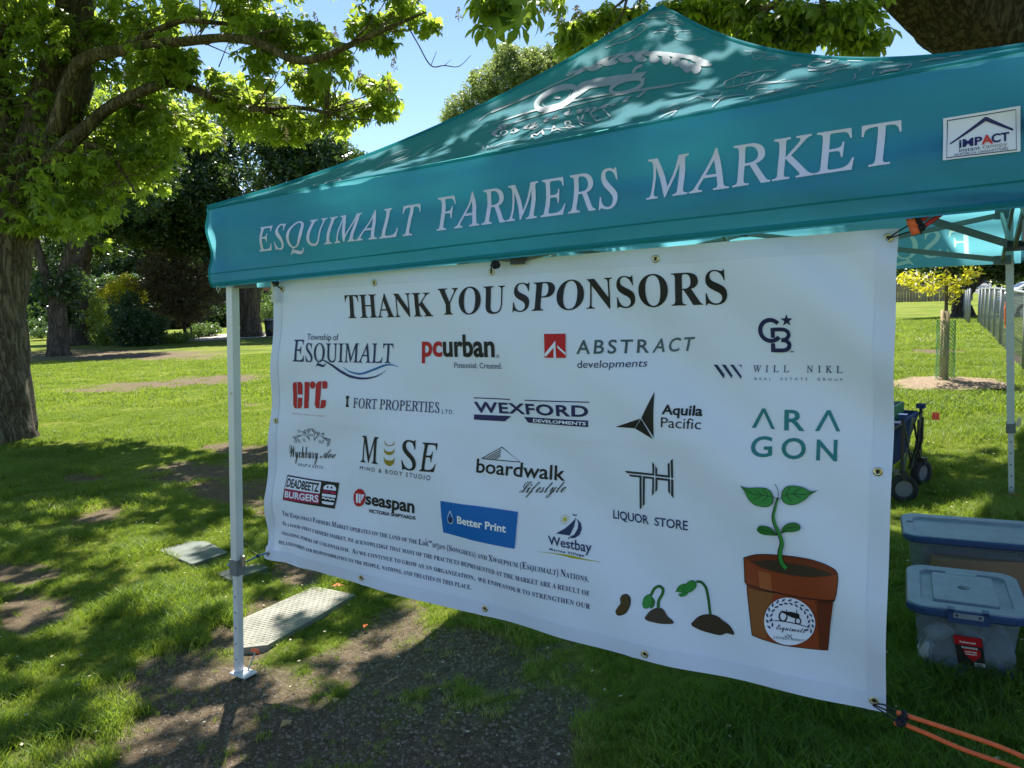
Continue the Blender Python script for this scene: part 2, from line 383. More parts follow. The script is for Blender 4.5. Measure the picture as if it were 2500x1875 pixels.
nt.links.new(n3.outputs['Fac'], bp.inputs['Height']); nt.links.new(bp.outputs[0], b.inputs['Normal'])
gme = mesh('ground', np.stack([X, Y, Z], 1), gf, gm, True)
at_ = gme.attributes.new('dirt', 'FLOAT', 'POINT'); at_.data.foreach_set('value', DM.astype(np.float32))
tag(obj('ground', gme), kind='structure')

# ------------------------------------------------------------------ grass blades (nobody could count them)
def tuft(name, n, rad, h, w, mat_, spread=.5, seed=0):
    r = np.random.default_rng(seed); V = []; Fc = []; k = 0
    for _ in range(n):
        a = r.random() * 6.28; d = rad * math.sqrt(r.random()); p = np.array([d * math.cos(a), d * math.sin(a), -.004])
        hh = h * (.45 + .7 * r.random()); la = r.random() * 6.28; lean = spread * (.3 + r.random()) * hh
        L = np.array([math.cos(la) * lean, math.sin(la) * lean, 0]); fa = r.random() * 6.28
        s = np.array([math.cos(fa), math.sin(fa), 0]) * w * (.7 + .6 * r.random()) / 2
        m1 = p + L * .3 + (0, 0, hh * .55); tp = p + L + (0, 0, hh * .92)
        V += [p - s, p + s, m1 + s * .8, m1 - s * .8, tp]; Fc += [(k, k + 1, k + 2, k + 3), (k + 3, k + 2, k + 4)]; k += 5
    me = mesh(name, V, Fc, mat_)
    return bpy.data.objects.new(name, me)
def grassmat(name, stops, tr, mix=.4):
    m = bpy.data.materials.new(name); m.use_nodes = True; nt = m.node_tree; b = nt.nodes['Principled BSDF']
    a = nd(nt, 'Attribute'); a.attribute_type = 'INSTANCER'; a.attribute_name = 'tone'
    r = nd(nt, 'ValToRGB'); e = r.color_ramp.elements
    while len(e) < len(stops): e.new(.5)
    for k, (p, c) in enumerate(stops): e[k].position = p; e[k].color = (*c, 1)
    nt.links.new(a.outputs['Fac'], r.inputs[0]); nt.links.new(r.outputs[0], b.inputs['Base Color'])
    b.inputs['Roughness'].default_value = .5; b.inputs['Specular IOR Level'].default_value = .35
    t = nd(nt, 'BsdfTranslucent'); t.inputs[0].default_value = (*tr, 1)
    ms = nd(nt, 'MixShader'); ms.inputs[0].default_value = mix
    nt.links.new(b.outputs[0], ms.inputs[1]); nt.links.new(t.outputs[0], ms.inputs[2])
    nt.links.new(ms.outputs[0], nt.nodes['Material Output'].inputs[0]); return m
GM = grassmat('grass blade', [(0, (.036, .088, .013)), (.4, (.075, .145, .021)), (.7, (.16, .215, .033)), (1, (.38, .34, .14))], (.32, .44, .04), .42)
def scatter(name, P, scale, rot, tone, srcs, label, cat, grp=None):
    """P: points; instances of srcs set on them, one object of kind stuff"""
    me = bpy.data.meshes.new(name); me.vertices.add(len(P)); me.vertices.foreach_set('co', P.astype(np.float32).ravel())
    for nm, v in (('gscale', scale), ('grot', rot), ('tone', tone), ('gidx', rng.integers(0, len(srcs), len(P)))):
        if nm == 'gidx': a = me.attributes.new(nm, 'INT', 'POINT')
        else: a = me.attributes.new(nm, 'FLOAT', 'POINT')
        a.data.foreach_set('value', np.asarray(v, np.int32 if nm == 'gidx' else np.float32))
    o = obj(name, me); col = bpy.data.collections.new(name + '_source')
    for s in srcs: col.objects.link(s)
    ng = bpy.data.node_groups.new(name, 'GeometryNodeTree'); ng.interface.new_socket('Geometry', in_out='INPUT', socket_type='NodeSocketGeometry')
    ng.interface.new_socket('Geometry', in_out='OUTPUT', socket_type='NodeSocketGeometry')
    gi = ng.nodes.new('NodeGroupInput'); go = ng.nodes.new('NodeGroupOutput')
    ip = ng.nodes.new('GeometryNodeInstanceOnPoints'); ci = ng.nodes.new('GeometryNodeCollectionInfo')
    ci.inputs['Collection'].default_value = col; ci.inputs['Separate Children'].default_value = True; ci.inputs['Reset Children'].default_value = True
    ip.inputs['Pick Instance'].default_value = True
    def na(nm, typ):
        q = ng.nodes.new('GeometryNodeInputNamedAttribute'); q.data_type = typ; q.inputs['Name'].default_value = nm; return q.outputs['Attribute']
    cx = ng.nodes.new('ShaderNodeCombineXYZ'); ng.links.new(na('grot', 'FLOAT'), cx.inputs[2])
    er = ng.nodes.new('FunctionNodeEulerToRotation'); ng.links.new(cx.outputs[0], er.inputs[0])
    ng.links.new(gi.outputs[0], ip.inputs['Points']); ng.links.new(ci.outputs[0], ip.inputs['Instance'])
    ng.links.new(na('gidx', 'INT'), ip.inputs['Instance Index']); ng.links.new(er.outputs[0], ip.inputs['Rotation'])
    ng.links.new(na('gscale', 'FLOAT'), ip.inputs['Scale']); ng.links.new(ip.outputs[0], go.inputs[0])
    md = o.modifiers.new('scatter', 'NODES'); md.node_group = ng
    return tag(o, label, cat, None, 'stuff')
PLATES = []
def pts(x0, x1, y0, y1, dens, keep=None, marg=60):
    n = int((x1 - x0) * (y1 - y0) * dens); x = rng.uniform(x0, x1, n); y = rng.uniform(y0, y1, n)
    z = g(x, y); px, py, d = project(np.stack([x, y, z], 1))
    k = (d > 1) & (px > -marg) & (px < 2500 + marg) & (py < 1875 + marg) & (py > 0)
    x, y = x[k], y[k]; px, py = px[k], py[k]; rz, dm = relief(x, y)
    return x, y, g(x, y) + rz, dm, px, py
PLATE1 = [(588, 1520), (769, 1438), (868, 1459), (835, 1478), (655, 1583), (575, 1592)]
PLATE2 = [(388, 1349), (462, 1326), (506, 1327), (557, 1354), (470, 1384)]
PLATE3 = [(528, 1406), (585, 1388), (640, 1381), (655, 1392), (566, 1424)]
def shrink(poly, k=.88):
    c = np.mean(poly, 0); return [tuple(c + (np.array(q) - c) * k) for q in poly]
def inpoly(px, py, poly):
    r = np.zeros(len(px), bool); n = len(poly)
    for k in range(n):
        x1, y1 = poly[k]; x2, y2 = poly[(k + 1) % n]
        c = ((y1 > py) != (y2 > py)) & (px < (x2 - x1) * (py - y1) / (y2 - y1 + 1e-9) + x1); r ^= c
    return r
def lawnpts(x0, x1, y0, y1, dens, base):
    x, y, z, dm, px, py = pts(x0, x1, y0, y1, dens)
    pr = np.clip(1 - dm * 1.02 + .3 * sstep(.5, .68, fbm(x * 4, y * 4, 3)), 0.05, 1); clump = fbm(x * 1.7, y * 1.7, 3)
    k = (rng.random(len(x)) < pr) & ~inpoly(px, py, shrink(PLATE1)) & ~inpoly(px, py, shrink(PLATE2)) & ~inpoly(px, py, shrink(PLATE3))
    x, y, z, clump = x[k], y[k], z[k], clump[k]
    s = base * (.55 + .9 * sstep(.3, .7, clump)) * rng.uniform(.75, 1.25, len(x)) * (1 - .5 * dm[k])
    tone = np.clip(.36 + .16 * sstep(6, 14, y) + (fbm(x * .8, y * .8, 3) - .5) * 1.1 + (fbm(x * 4, y * 4, 2) - .5) * .5 + rng.normal(0, .16, len(x)) + .4 * dm[k], 0, 1)  # tone rises beyond the tent, putting the lawn's sunlight into the colour
    return np.stack([x, y, z], 1), s, rng.uniform(0, 6.28, len(x)), tone
near = [tuft('grass_tuft', 20, .042, .078, .0040, GM, .85, s) for s in range(5)]
scatter('near_grass', *lawnpts(-5.5, 5.5, 1.9, 7.2, 820, .78), near, 'tufted green grass in the foreground around the tent legs', 'grass')
midt = [tuft('grass_tuft_mid', 34, .11, .060, .0065, GM, .8, 20 + s) for s in range(4)]
scatter('middle_grass', *lawnpts(-12, 12, 7.2, 16, 150, .8), midt, 'short sunlit lawn grass beyond the tent', 'grass')
fart = [tuft('grass_tuft_far', 40, .26, .07, .014, GM, .8, 40 + s) for s in range(3)]
scatter('far_grass', *lawnpts(-26, 26, 16, 34, 24, .85), fart, 'far mown lawn grass towards the trees and fences', 'grass')
# crumbs of soil and petals on the bare patches
def crumb(name, r, mat_, flat=.6, seed=1):
    rr = np.random.default_rng(seed); V = np.array([[1, 0, 0], [0, 1, 0], [-1, 0, 0], [0, -1, 0], [0, 0, 1], [0, 0, -1.]]) * r
    V = V * (.7 + .6 * rr.random((6, 1))) * np.array([1, .8, flat])
    return bpy.data.objects.new(name, mesh(name, V, [(0, 1, 4), (1, 2, 4), (2, 3, 4), (3, 0, 4), (1, 0, 5), (2, 1, 5), (3, 2, 5), (0, 3, 5)], mat_))
soilm = mat('soil crumb', (.22, .175, .125), .95, noise=(20, .4)); petal = mat('fallen petal', (.45, .40, .28), .8, noise=(20, .3))
x, y, z, dm, px, py = pts(-3, 3, 1.9, 5.5, 3200)
k = (dm > .35) & ~inpoly(px, py, PLATE1)
P = np.stack([x[k], y[k], z[k]], 1)
scatter('soil_crumbs', P, rng.uniform(.3, 1.3, len(P)) ** 2, rng.uniform(0, 6.28, len(P)), P[:, 0] * 0, [crumb('crumb', .0075, soilm, .7, s) for s in range(4)],
        'small crumbs of dry soil on the bare ground', 'soil')
x, y, z, dm, px, py = pts(-6, 4, 1.9, 9, 16)
P = np.stack([x, y, z + .012 + .03 * (1 - dm)], 1)
scatter('fallen_petals', P, rng.uniform(.4, 1.3, len(P)), rng.uniform(0, 6.28, len(P)), P[:, 0] * 0, [crumb('petal', .009, petal, .3, s + 9) for s in range(4)],
        'pale fallen chestnut blossom scattered over the grass', 'petals')

# ------------------------------------------------------------------ lettering
_pend = []; GL = {}
def _sty(ch, st):
    o = ord(ch); up = 65 <= o <= 90; lo = 97 <= o <= 122
    B_ = {'serifb': (0x1D400, 0x1D41A), 'serif': (0x1D434, 0x1D44E), 'script': (0x1D4D0, 0x1D4EA), 'sansb': (0x1D5D4, 0x1D5EE), 'sansl': (0x1D5A0, 0x1D5BA)}.get(st)
    if st == 'serif' and ch == 'h': return '\u210e'
    if B_ and up: return chr(B_[0] + o - 65)
    if B_ and lo: return chr(B_[1] + o - 97)
    return ch
def _txt(s, st, off):
    c = bpy.data.curves.new('t', 'FONT'); c.body = s; c.resolution_u = 4; c.offset = off
    if st == 'serif': c.shear = -.22
    o = bpy.data.objects.new('t', c); C.objects.link(o); _pend.append(o); return o
def _grab(o, dg):
    me = bpy.data.meshes.new_from_object(o.evaluated_get(dg)); me.calc_loop_triangles()
    V = np.zeros(len(me.vertices) * 3); me.vertices.foreach_get('co', V); V = V.reshape(-1, 3)[:, :2].copy()
    T = np.zeros(len(me.loop_triangles) * 3, np.int32); me.loop_triangles.foreach_get('vertices', T)
    bpy.data.meshes.remove(me); return V, T.reshape(-1, 3)
def glyphs(specs):
    """specs: set of (char, style, offset). Outlines of the built-in lettering, with advance widths."""
    specs = [s for s in specs if s not in GL and s[0] != ' ']; by = {}
    for ch, st, off in specs: by.setdefault((st, off), []).append(ch)
    obs = []; DY = 4.
    for (st, off), L in by.items():
        q = ['e' if c == '\u0259' else c for c in L] + ['']
        A_ = _txt('\n'.join(_sty(c, st) if c else '.' for c in q), st, off); B_ = _txt('\n'.join((_sty(c, st) if c else '') + '|' for c in q), 'x', 0)
        if st == 'serif': B_.data.shear = 0
        for o in (A_, B_): o.data.space_line = DY
        obs.append((st, off, L, A_, B_))
    bpy.context.view_layer.update(); dg = bpy.context.evaluated_depsgraph_get()
    for st, off, L, A_, B_ in obs:
        V, T = _grab(A_, dg); W = _grab(B_, dg)[0]; n = len(L); lines = V[:, 1]
        step = -(W[:, 1].min() - W[W[:, 1] > W[:, 1].max() - 1.2][:, 1].min()) / n if n else 1
        kb = np.round((.3 - V[:, 1]) / step).astype(int); kw = np.round((.3 - W[:, 1]) / step).astype(int)
        bx = W[kw == n][:, 0].max()
        for k, ch in enumerate(L):
            idx = np.where(kb == k)[0]; mp = np.full(len(V), -1); mp[idx] = np.arange(len(idx)); Tk = mp[T[(kb[T[:, 0]] == k)]]
            v = V[idx] + (0, k * step); adv = W[kw == k][:, 0].max() - bx
            if ch == '\u0259': c = np.array([adv / 2, (v[:, 1].min() + v[:, 1].max()) / 2]); v = 2 * c - v
            GL[(ch, st, off)] = (v, Tk, adv)
    for o in list(_pend):
        d = o.data; bpy.data.objects.remove(o); bpy.data.curves.remove(d)
    _pend.clear()
CAPH = {}
def layout(s, st, off, small=None, track=0.):
    """lay a string out with cap height 1; small = size of lower case drawn as small capitals"""
    X_ = 0; VV = []; TT = []; n = 0; v0 = None
    cap = GL[('H', st, off)][0][:, 1].max()
    for ch in s:
        if ch == ' ': X_ += (.36 + track) * (small or 1) if small else .36 + track; continue
        sz = 1.
        if small and ch.islower() and ord(ch) < 128: ch = ch.upper(); sz = small
        if ch in "\u0259\u014b\u1e31\u02b7": st_ = 'x'
        else: st_ = st
        V, T, adv = GL[(ch, st_, off)]
        VV.append(V / cap * sz + (X_, 0)); TT.append(T + n); n += len(V); X_ += adv / cap * sz + track
    V = np.concatenate(VV); x0 = V[:, 0].min(); V[:, 0] -= x0
    return V, np.concatenate(TT), V[:, 0].max()
def chop(V, T, step):
    """split long triangles so that lettering can follow the cloth"""
    bm = bmesh.new(); vs = [bm.verts.new((a, b, 0)) for a, b in V]
    for t in T:
        try: bm.faces.new([vs[i] for i in t])
        except ValueError: pass
    for ax in (0, 1):
        lo, hi = V[:, ax].min(), V[:, ax].max(); k = math.ceil(lo / step)
        while k * step < hi:
            co = [0, 0, 0]; co[ax] = k * step; no = [0, 0, 0]; no[ax] = 1
            bmesh.ops.bisect_plane(bm, geom=bm.verts[:] + bm.edges[:] + bm.faces[:], plane_co=co, plane_no=no, dist=1e-6); k += 1
    bmesh.ops.triangulate(bm, faces=bm.faces[:]); bm.verts.index_update()
    V2 = np.array([v.co[:2] for v in bm.verts]); T2 = np.array([[v.index for v in f.verts] for f in bm.faces]); bm.free(); return V2, T2
class Print:
    """flat print on a cloth surface. inv: photo position -> surface coordinates; surf: surface coordinates -> world"""
    def __init__(s, inv, surf, step=.06): s.inv = inv; s.surf = surf; s.it = []; s.step = step; s.k = 0
    def text(s, txt, p0, p1, pt, col, st='sansl', off=0., small=None, track=0., lay=0, ptr=None):
        off = {'serif': .014 if off > .012 else .006, 'serifb': -.003, 'sansb': .028, 'script': 0.}.get(st, .014 if st == 'x' and off > .005 else 0.); st = 'x' if st[:4] == 'sans' else st
        s.it.append(('t', txt, p0, p1, pt, col, st, off, small, track, lay, ptr)); return s
    def poly(s, P, col, lay=0): s.it.append(('p', P, col, lay)); return s
    def line(s, P, w, col, lay=0, smooth=True, taper=False):
        P = spline(P, 6) if smooth and len(P) > 2 else np.asarray(P, float)
        T = np.gradient(P, axis=0); T /= np.linalg.norm(T, axis=1)[:, None] + 1e-9; N = np.stack([-T[:, 1], T[:, 0]], 1)
        ww = np.broadcast_to(np.asarray(w, float) if np.ndim(w) == 0 else np.interp(np.linspace(0, 1, len(P)), np.linspace(0, 1, len(w)), w), (len(P),)) / 2
        if taper: ww = ww * np.sqrt(np.clip(np.sin(np.linspace(.03, math.pi - .03, len(P))), 0, 1))
        s.it.append(('q', P + N * ww[:, None], P - N * ww[:, None], col, lay)); return s
    def ell(s, cx, cy, rx, ry, col, lay=0, rot=0, a0=0, a1=360, n=28):
        a = np.radians(np.linspace(a0, a1, n)); c, q = math.cos(rot), math.sin(rot)
        x, y = rx * np.cos(a), ry * np.sin(a); return s.poly(np.stack([cx + x * c - y * q, cy + x * q + y * c], 1)[:-1] if a1 - a0 >= 360 else np.stack([cx + x * c - y * q, cy + x * q + y * c], 1), col, lay)
    def ringl(s, cx, cy, rx, ry, w, col, lay=0, a0=0, a1=360, rot=0):
        a = np.radians(np.linspace(a0, a1, 36)); c, q = math.cos(rot), math.sin(rot); x, y = rx * np.cos(a), ry * np.sin(a)
        return s.line(np.stack([cx + x * c - y * q, cy + x * q + y * c], 1), w, col, lay, smooth=False)
    def need(s): return {(('H' if False else (c.upper() if it[8] and c.islower() and ord(c) < 128 else c)), ('x' if c in "\u0259\u014b\u1e31\u02b7" else it[6]), it[7]) for it in s.it if it[0] == 't' for c in it[1] + 'H'}
    def build(s, name, parent, label=None):
        by = {}
        for it in s.it:
            if it[0] == 't':
                _, txt, p0, p1, pt, col, st, off, small, track, lay, ptr = it
                V, T, W = layout(txt, st, off, small, track)
                a, b_, c = s.inv(*np.array([p0, p1, pt], float).T); up = c - a
                ex = (b_ - a); d = ex / np.linalg.norm(ex)
                if ptr is not None: up2 = s.inv(*np.array([ptr], float).T)[0] - b_
                else: up2 = up
                x = V[:, :1] / W; U = a + ex * x + V[:, 1:] * (up * (1 - x) + up2 * x)
            elif it[0] == 'p':
                _, P, col, lay = it; U = s.inv(*np.asarray(P, float).T)
                r = delaunay_2d_cdt([Vector(q) for q in U], [], [list(range(len(U)))], 1, 1e-7)
                U = np.array([tuple(v) for v in r[0]]); T = np.array([list(f) for f in r[2]])
                if len(T) == 0: continue
            else:
                _, A_, B2, col, lay = it; UA = s.inv(*np.asarray(A_).T); UB = s.inv(*np.asarray(B2).T); n = len(UA)
                U = np.vstack([UA, UB]); T = np.array([t for k in range(n - 1) for t in ((k, k + 1, n + k + 1), (k, n + k + 1, n + k))])
            if np.ptp(U, axis=0).max() > s.step: U, T = chop(U, T, s.step)
            s.k += 1; z = .0022 + lay * .0010 + (s.k % 40) * .000012
            by.setdefault(col, []).append((s.surf(U[:, 0], U[:, 1], z), T))
        V = []; T = []; mi = []; n = 0
        for k, (col, L) in enumerate(by.items()):
            for v, t in L: V.append(v); T.append(t + n); mi += [k] * len(t); n += len(v)
        o = part(name, np.concatenate(V), np.concatenate(T), [c if isinstance(c, bpy.types.Material) else ink(c) for c in by], parent, mi=mi)
        if label: o['label'] = label
        return o

# ------------------------------------------------------------------ the market tent
S = 3.0; OV = .04
TA = np.array([-1.27925, 3.54421]); YAW = -.5748
TE = np.array([math.cos(YAW), math.sin(YAW)]); TN = np.array([-math.sin(YAW), math.cos(YAW)])
def W3(u, v, z):
    u, v, z = np.broadcast_arrays(np.asarray(u, float), np.asarray(v, float), np.asarray(z, float))
    return np.stack([TA[0] + TE[0] * u + TN[0] * v, TA[1] + TE[1] * u + TN[1] * v, z], -1)
def onv(x, y, v):                          # photo position -> (u, z) on the vertical plane at depth v of the tent
    d = ray(x, y); t = (v + TA @ TN) / (d[:2] @ TN); P = CAM + t * d; return (P[:2] - TA) @ TE, P[2]
def zlo(u, v): return 1.625 + .0247 * u * (1 - v / S)
def zhi(u, v): return 1.983 + .0274 * u * (1 - v / S)
PK = 2.945
tent = thing('canopy_tent', (*(TA + 1.5 * TE + 1.5 * TN), float(g(.7, 3.9))), 'large teal pop-up market canopy lettered across its front, on grey steel legs', 'market tent')
def vwave(u, z):
    return .011 * np.sin(z * 31 + 2.2 * np.sin(u * 1.3) + u * 1.1) * (.45 + .8 * fbm(u * 1.2, z * 2, 2)) + .022 * (fbm(u * 2.1, z * 9, 3) - .5) + .006 * (fbm(u * 9 + z * 6, z * 22, 2) - .5) * 1.3 + .010 * (fbm(u * 14, z * 16, 2) - .5) * (np.exp(-u * 5) + np.exp(-(S - u) * 5))
def vsurf(u, z, off=0.): # front valance
    k = (z - 1.62) / .36
    return W3(u, -OV - off - np.clip(vwave(u, z), -.03, .03) - .022 * np.sin(np.clip(k, 0, 1) * math.pi) * sstep(-.04, .35, u) * sstep(3.04, 2.7, u), z)
SC = .022
def valance(side, name, fn, holes=None):
    return fn
# front valance: body, lower hem band with its seams
VB = grid(150, 30, lambda s, t: vsurf(-OV + s * (S + 2 * OV), zlo(s * S, 0) + .0 + t * (zhi(s * S, 0) - zlo(s * S, 0)) + .010 * (1 - t) * np.sin(s * 9) * 0, 0))
front = part('front_valance', VB[0], VB[1], M['teal'], tent, True)
def hemline(frac, wd, off):
    def f(s, t):
        u = -OV + s * (S + 2 * OV); z = zlo(s * S, 0) + frac * (zhi(s * S, 0) - zlo(s * S, 0)) + (t - .5) * wd
        return vsurf(u, z, off * np.sin(t * math.pi) + .0008)
    return grid(150, 4, f)
for fr, wd, of in ((.17, .006, -.0006), (.035, .016, .004), (.985, .012, .005)):
    hv = hemline(fr, wd, of); part('hem_seam', hv[0], hv[1], M['teal_dark'], front, True)
sidev = {}
def other_valance(name, f):
    v = grid(90, 20, lambda s, t: f(s * S, zlo(0, 0) - 0 + t * (zhi(0, 0) - zlo(0, 0))))
    return part(name, v[0], v[1], M['teal'], tent, True)
other_valance('left_valance', lambda q, z: W3(-OV + .008 * np.sin(z * 30 + q), q, z)); 
other_valance('right_valance', lambda q, z: W3(S + OV + .008 * np.sin(z * 30 + q), q, z + .07 * (1 - q / S)))
def bsurf(u, z, off=0.): return W3(u, S + OV - off + .012 * np.sin(z * 28 + u * 1.7), z)
# roof: four panels rising to the peak, sagging between the eave and the peak pole
def hprof(t): return t - .47 * t * (1 - t) - .012 * np.exp(-((t - .97) / .03) ** 2)
def roof_uv(side, s, t):
    a = S / 2 + OV; w = a * (1 - t); x = s * w; y = -w
    if side == 0: return S / 2 + x, S / 2 + y
    if side == 1: return S / 2 - y, S / 2 + x
    if side == 2: return S / 2 - x, S / 2 - y
    return S / 2 + y, S / 2 - x
def roof_z(side, s, t):
    u, v = roof_uv(side, s, t); e = zhi(u, v) + .0
    z = e + (PK - e) * hprof(t)
    cr = 1 - np.abs(s) ** 4
    z = z - .018 * cr * np.sin(t * math.pi) + (fbm(u * 2.4 + 9, v * 3.6, 3) - .5) * .022 * cr * sstep(0, .12, t) + .010 * np.sin(s * 14 + t * 5) * cr * (1 - t) * sstep(0, .1, t)
    return z
def rsurf(side, s, t, off=0.):
    u, v = roof_uv(side, s, t); P = W3(u, v, roof_z(side, s, t))
    if off:
        nv = {0: -TN, 1: TE, 2: TN, 3: -TE}[side]; nn = np.array([nv[0] * .5, nv[1] * .5, .86]); P = P + nn * off
    return P
panels = []
for side, nm in enumerate(('front_roof_panel', 'right_roof_panel', 'back_roof_panel', 'left_roof_panel')):
    v = grid(96 if side == 0 else 48, 60 if side == 0 else 40, lambda s, t: rsurf(side, s * 2 - 1, t * .997))
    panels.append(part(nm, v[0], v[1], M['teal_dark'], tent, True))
for side in range(4):                    # piping along the ridges
    P = [rsurf(side, np.array(-1.), np.array(t), .004) for t in np.linspace(0, .99, 40)]
    MB().tube(P, .007, 6).build('ridge_piping', M['teal_dark'], tent, True)
P = [vsurf(np.array(-OV - .004), np.array(z), 0) for z in np.linspace(1.63, 1.98, 14)]
MB().tube(P, .006, 6).build('corner_piping', M['teal_dark'], tent, True)
# print on the front roof panel
def onva(x, y, v):                         # the same for arrays of photo positions
    d = RT * ((x - 1250) / F)[:, None] - UP * ((y - 937.5) / F)[:, None] + FW
    t = (v + TA @ TN) / (d[:, :2] @ TN); P = CAM + t[:, None] * d; return np.stack([(P[:, :2] - TA) @ TE, P[:, 2]], 1)
def rinv(x, y):                            # photo positions -> (s, t) on the front roof panel
    a = S / 2 + OV
    def F_(t):
        q = onva(x, y, S / 2 - a * (1 - t)); s = (q[:, 0] - S / 2) / (a * (1 - t) + 1e-6)
        return q[:, 1] - roof_z(0, np.clip(s, -1, 1), t), s
    ts = np.linspace(0, .985, 40); fs = np.stack([F_(np.full(len(x), t))[0] for t in ts]); sg = fs > 0
    ch = sg[1:] != sg[:-1]; k = ch.argmax(0); has = ch.any(0); lo = ts[k]; hi = ts[k + 1]; s0 = sg[k, np.arange(len(x))]
    for _ in range(16):
        m_ = (lo + hi) / 2; g_ = F_(m_)[0] > 0; lo = np.where(g_ == s0, m_, lo); hi = np.where(g_ == s0, hi, m_)
    t = np.where(has, (lo + hi) / 2, np.where(sg[0], .98, 0.)); t = np.where(~has & ~sg[0], 0., t)
    return np.stack([np.clip(F_(t)[1], -.985, .985), t], 1)
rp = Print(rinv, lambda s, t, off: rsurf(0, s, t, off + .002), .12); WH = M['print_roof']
def q3(L, sx=3.16, ox=1200, oy=0): return [(x / sx + ox, y / sx + oy) for x, y in L]
def q4(L): return q3(L, 3.16, 1800, 0)
# wheat wreath
for (x, y, a, l, w) in [(800, 530, -.25, 60, 20), (915, 492, -.1, 65, 22), (1035, 468, .12, 58, 24), (1150, 458, .22, 50, 28), (1258, 460, .35, 40, 34), (1350, 468, .0, 34, 42), (1425, 482, -.6, 36, 40), (1485, 504, -.8, 38, 36), (1525, 528, -.65, 50, 32), (1582, 540, -.3, 40, 36),
                        (1150, 418, -.25, 70, 16), (1250, 420, -.12, 75, 18), (1350, 425, 0, 75, 18), (1450, 437, .08, 78, 18), (1550, 450, .1, 72, 18), (1610, 475, .14, 72, 18), (1640, 502, .1, 70, 18), (1060, 425, -.4, 60, 14), (960, 450, -.5, 55, 12), (860, 480, -.5, 55, 12), (690, 548, -.55, 60, 12), (620, 570, -.5, 50, 10)]:
    t_ = np.linspace(0, 2 * math.pi, 13)[:-1]; c, s_ = math.cos(a), math.sin(a)
    xx = l * np.cos(t_); yy = w * np.sin(t_) * (1 - .25 * np.cos(t_)); rp.poly(q3([(x + X_ * c - Y_ * s_, y + X_ * s_ + Y_ * c) for X_, Y_ in zip(xx, yy)]), WH)
rp.line(q3([(0, 875), (200, 790), (420, 690), (700, 560), (900, 450), (1100, 410)]), 3, WH)
# tractor
rp.line(q3([(0, 968), (300, 868), (700, 770), (1200, 690), (1580, 632)]), [1, 5, 3, 1], WH); rp.line(q3([(60, 990), (500, 855), (1000, 735), (1400, 668)]), 2, WH)
rp.poly(q3([(640, 690), (700, 640), (780, 620), (1050, 580), (1205, 558), (1155, 612), (1195, 605), (1180, 630), (1060, 625), (960, 660), (760, 690), (660, 760), (640, 740)]), WH)
rp.ringl(502 / 3.16 + 1200, 765 / 3.16, 165 / 3.16, 66 / 3.16, 13, WH, rot=-.42); rp.ringl(1045 / 3.16 + 1200, 672 / 3.16, 128 / 3.16, 45 / 3.16, 9, WH, rot=-.28)
rp.ringl(502 / 3.16 + 1200, 765 / 3.16, 118 / 3.16, 44 / 3.16, 1.5, WH, rot=-.42); rp.line(q3([(1090, 570), (1120, 530), (1165, 512)]), 7, WH); rp.ell(510 / 3.16 + 1200, 762 / 3.16, 8, 3, WH, 1)
rp.text('Esquimalt', (1205, 338), (1585, 232), (1200, 308), WH, 'script', track=.05, ptr=(1580, 222))
rp.line(q3([(310, 1040), (400, 1005), (640, 990)]), 1.5, WH)
rp.text('MARKET', (1300, 340), (1500, 283), (1298, 330), WH, 'sansl', track=.3)
rp.text('FARMERS', (1180, 366), (1285, 344), (1178, 357), WH, 'sansl', track=.3)
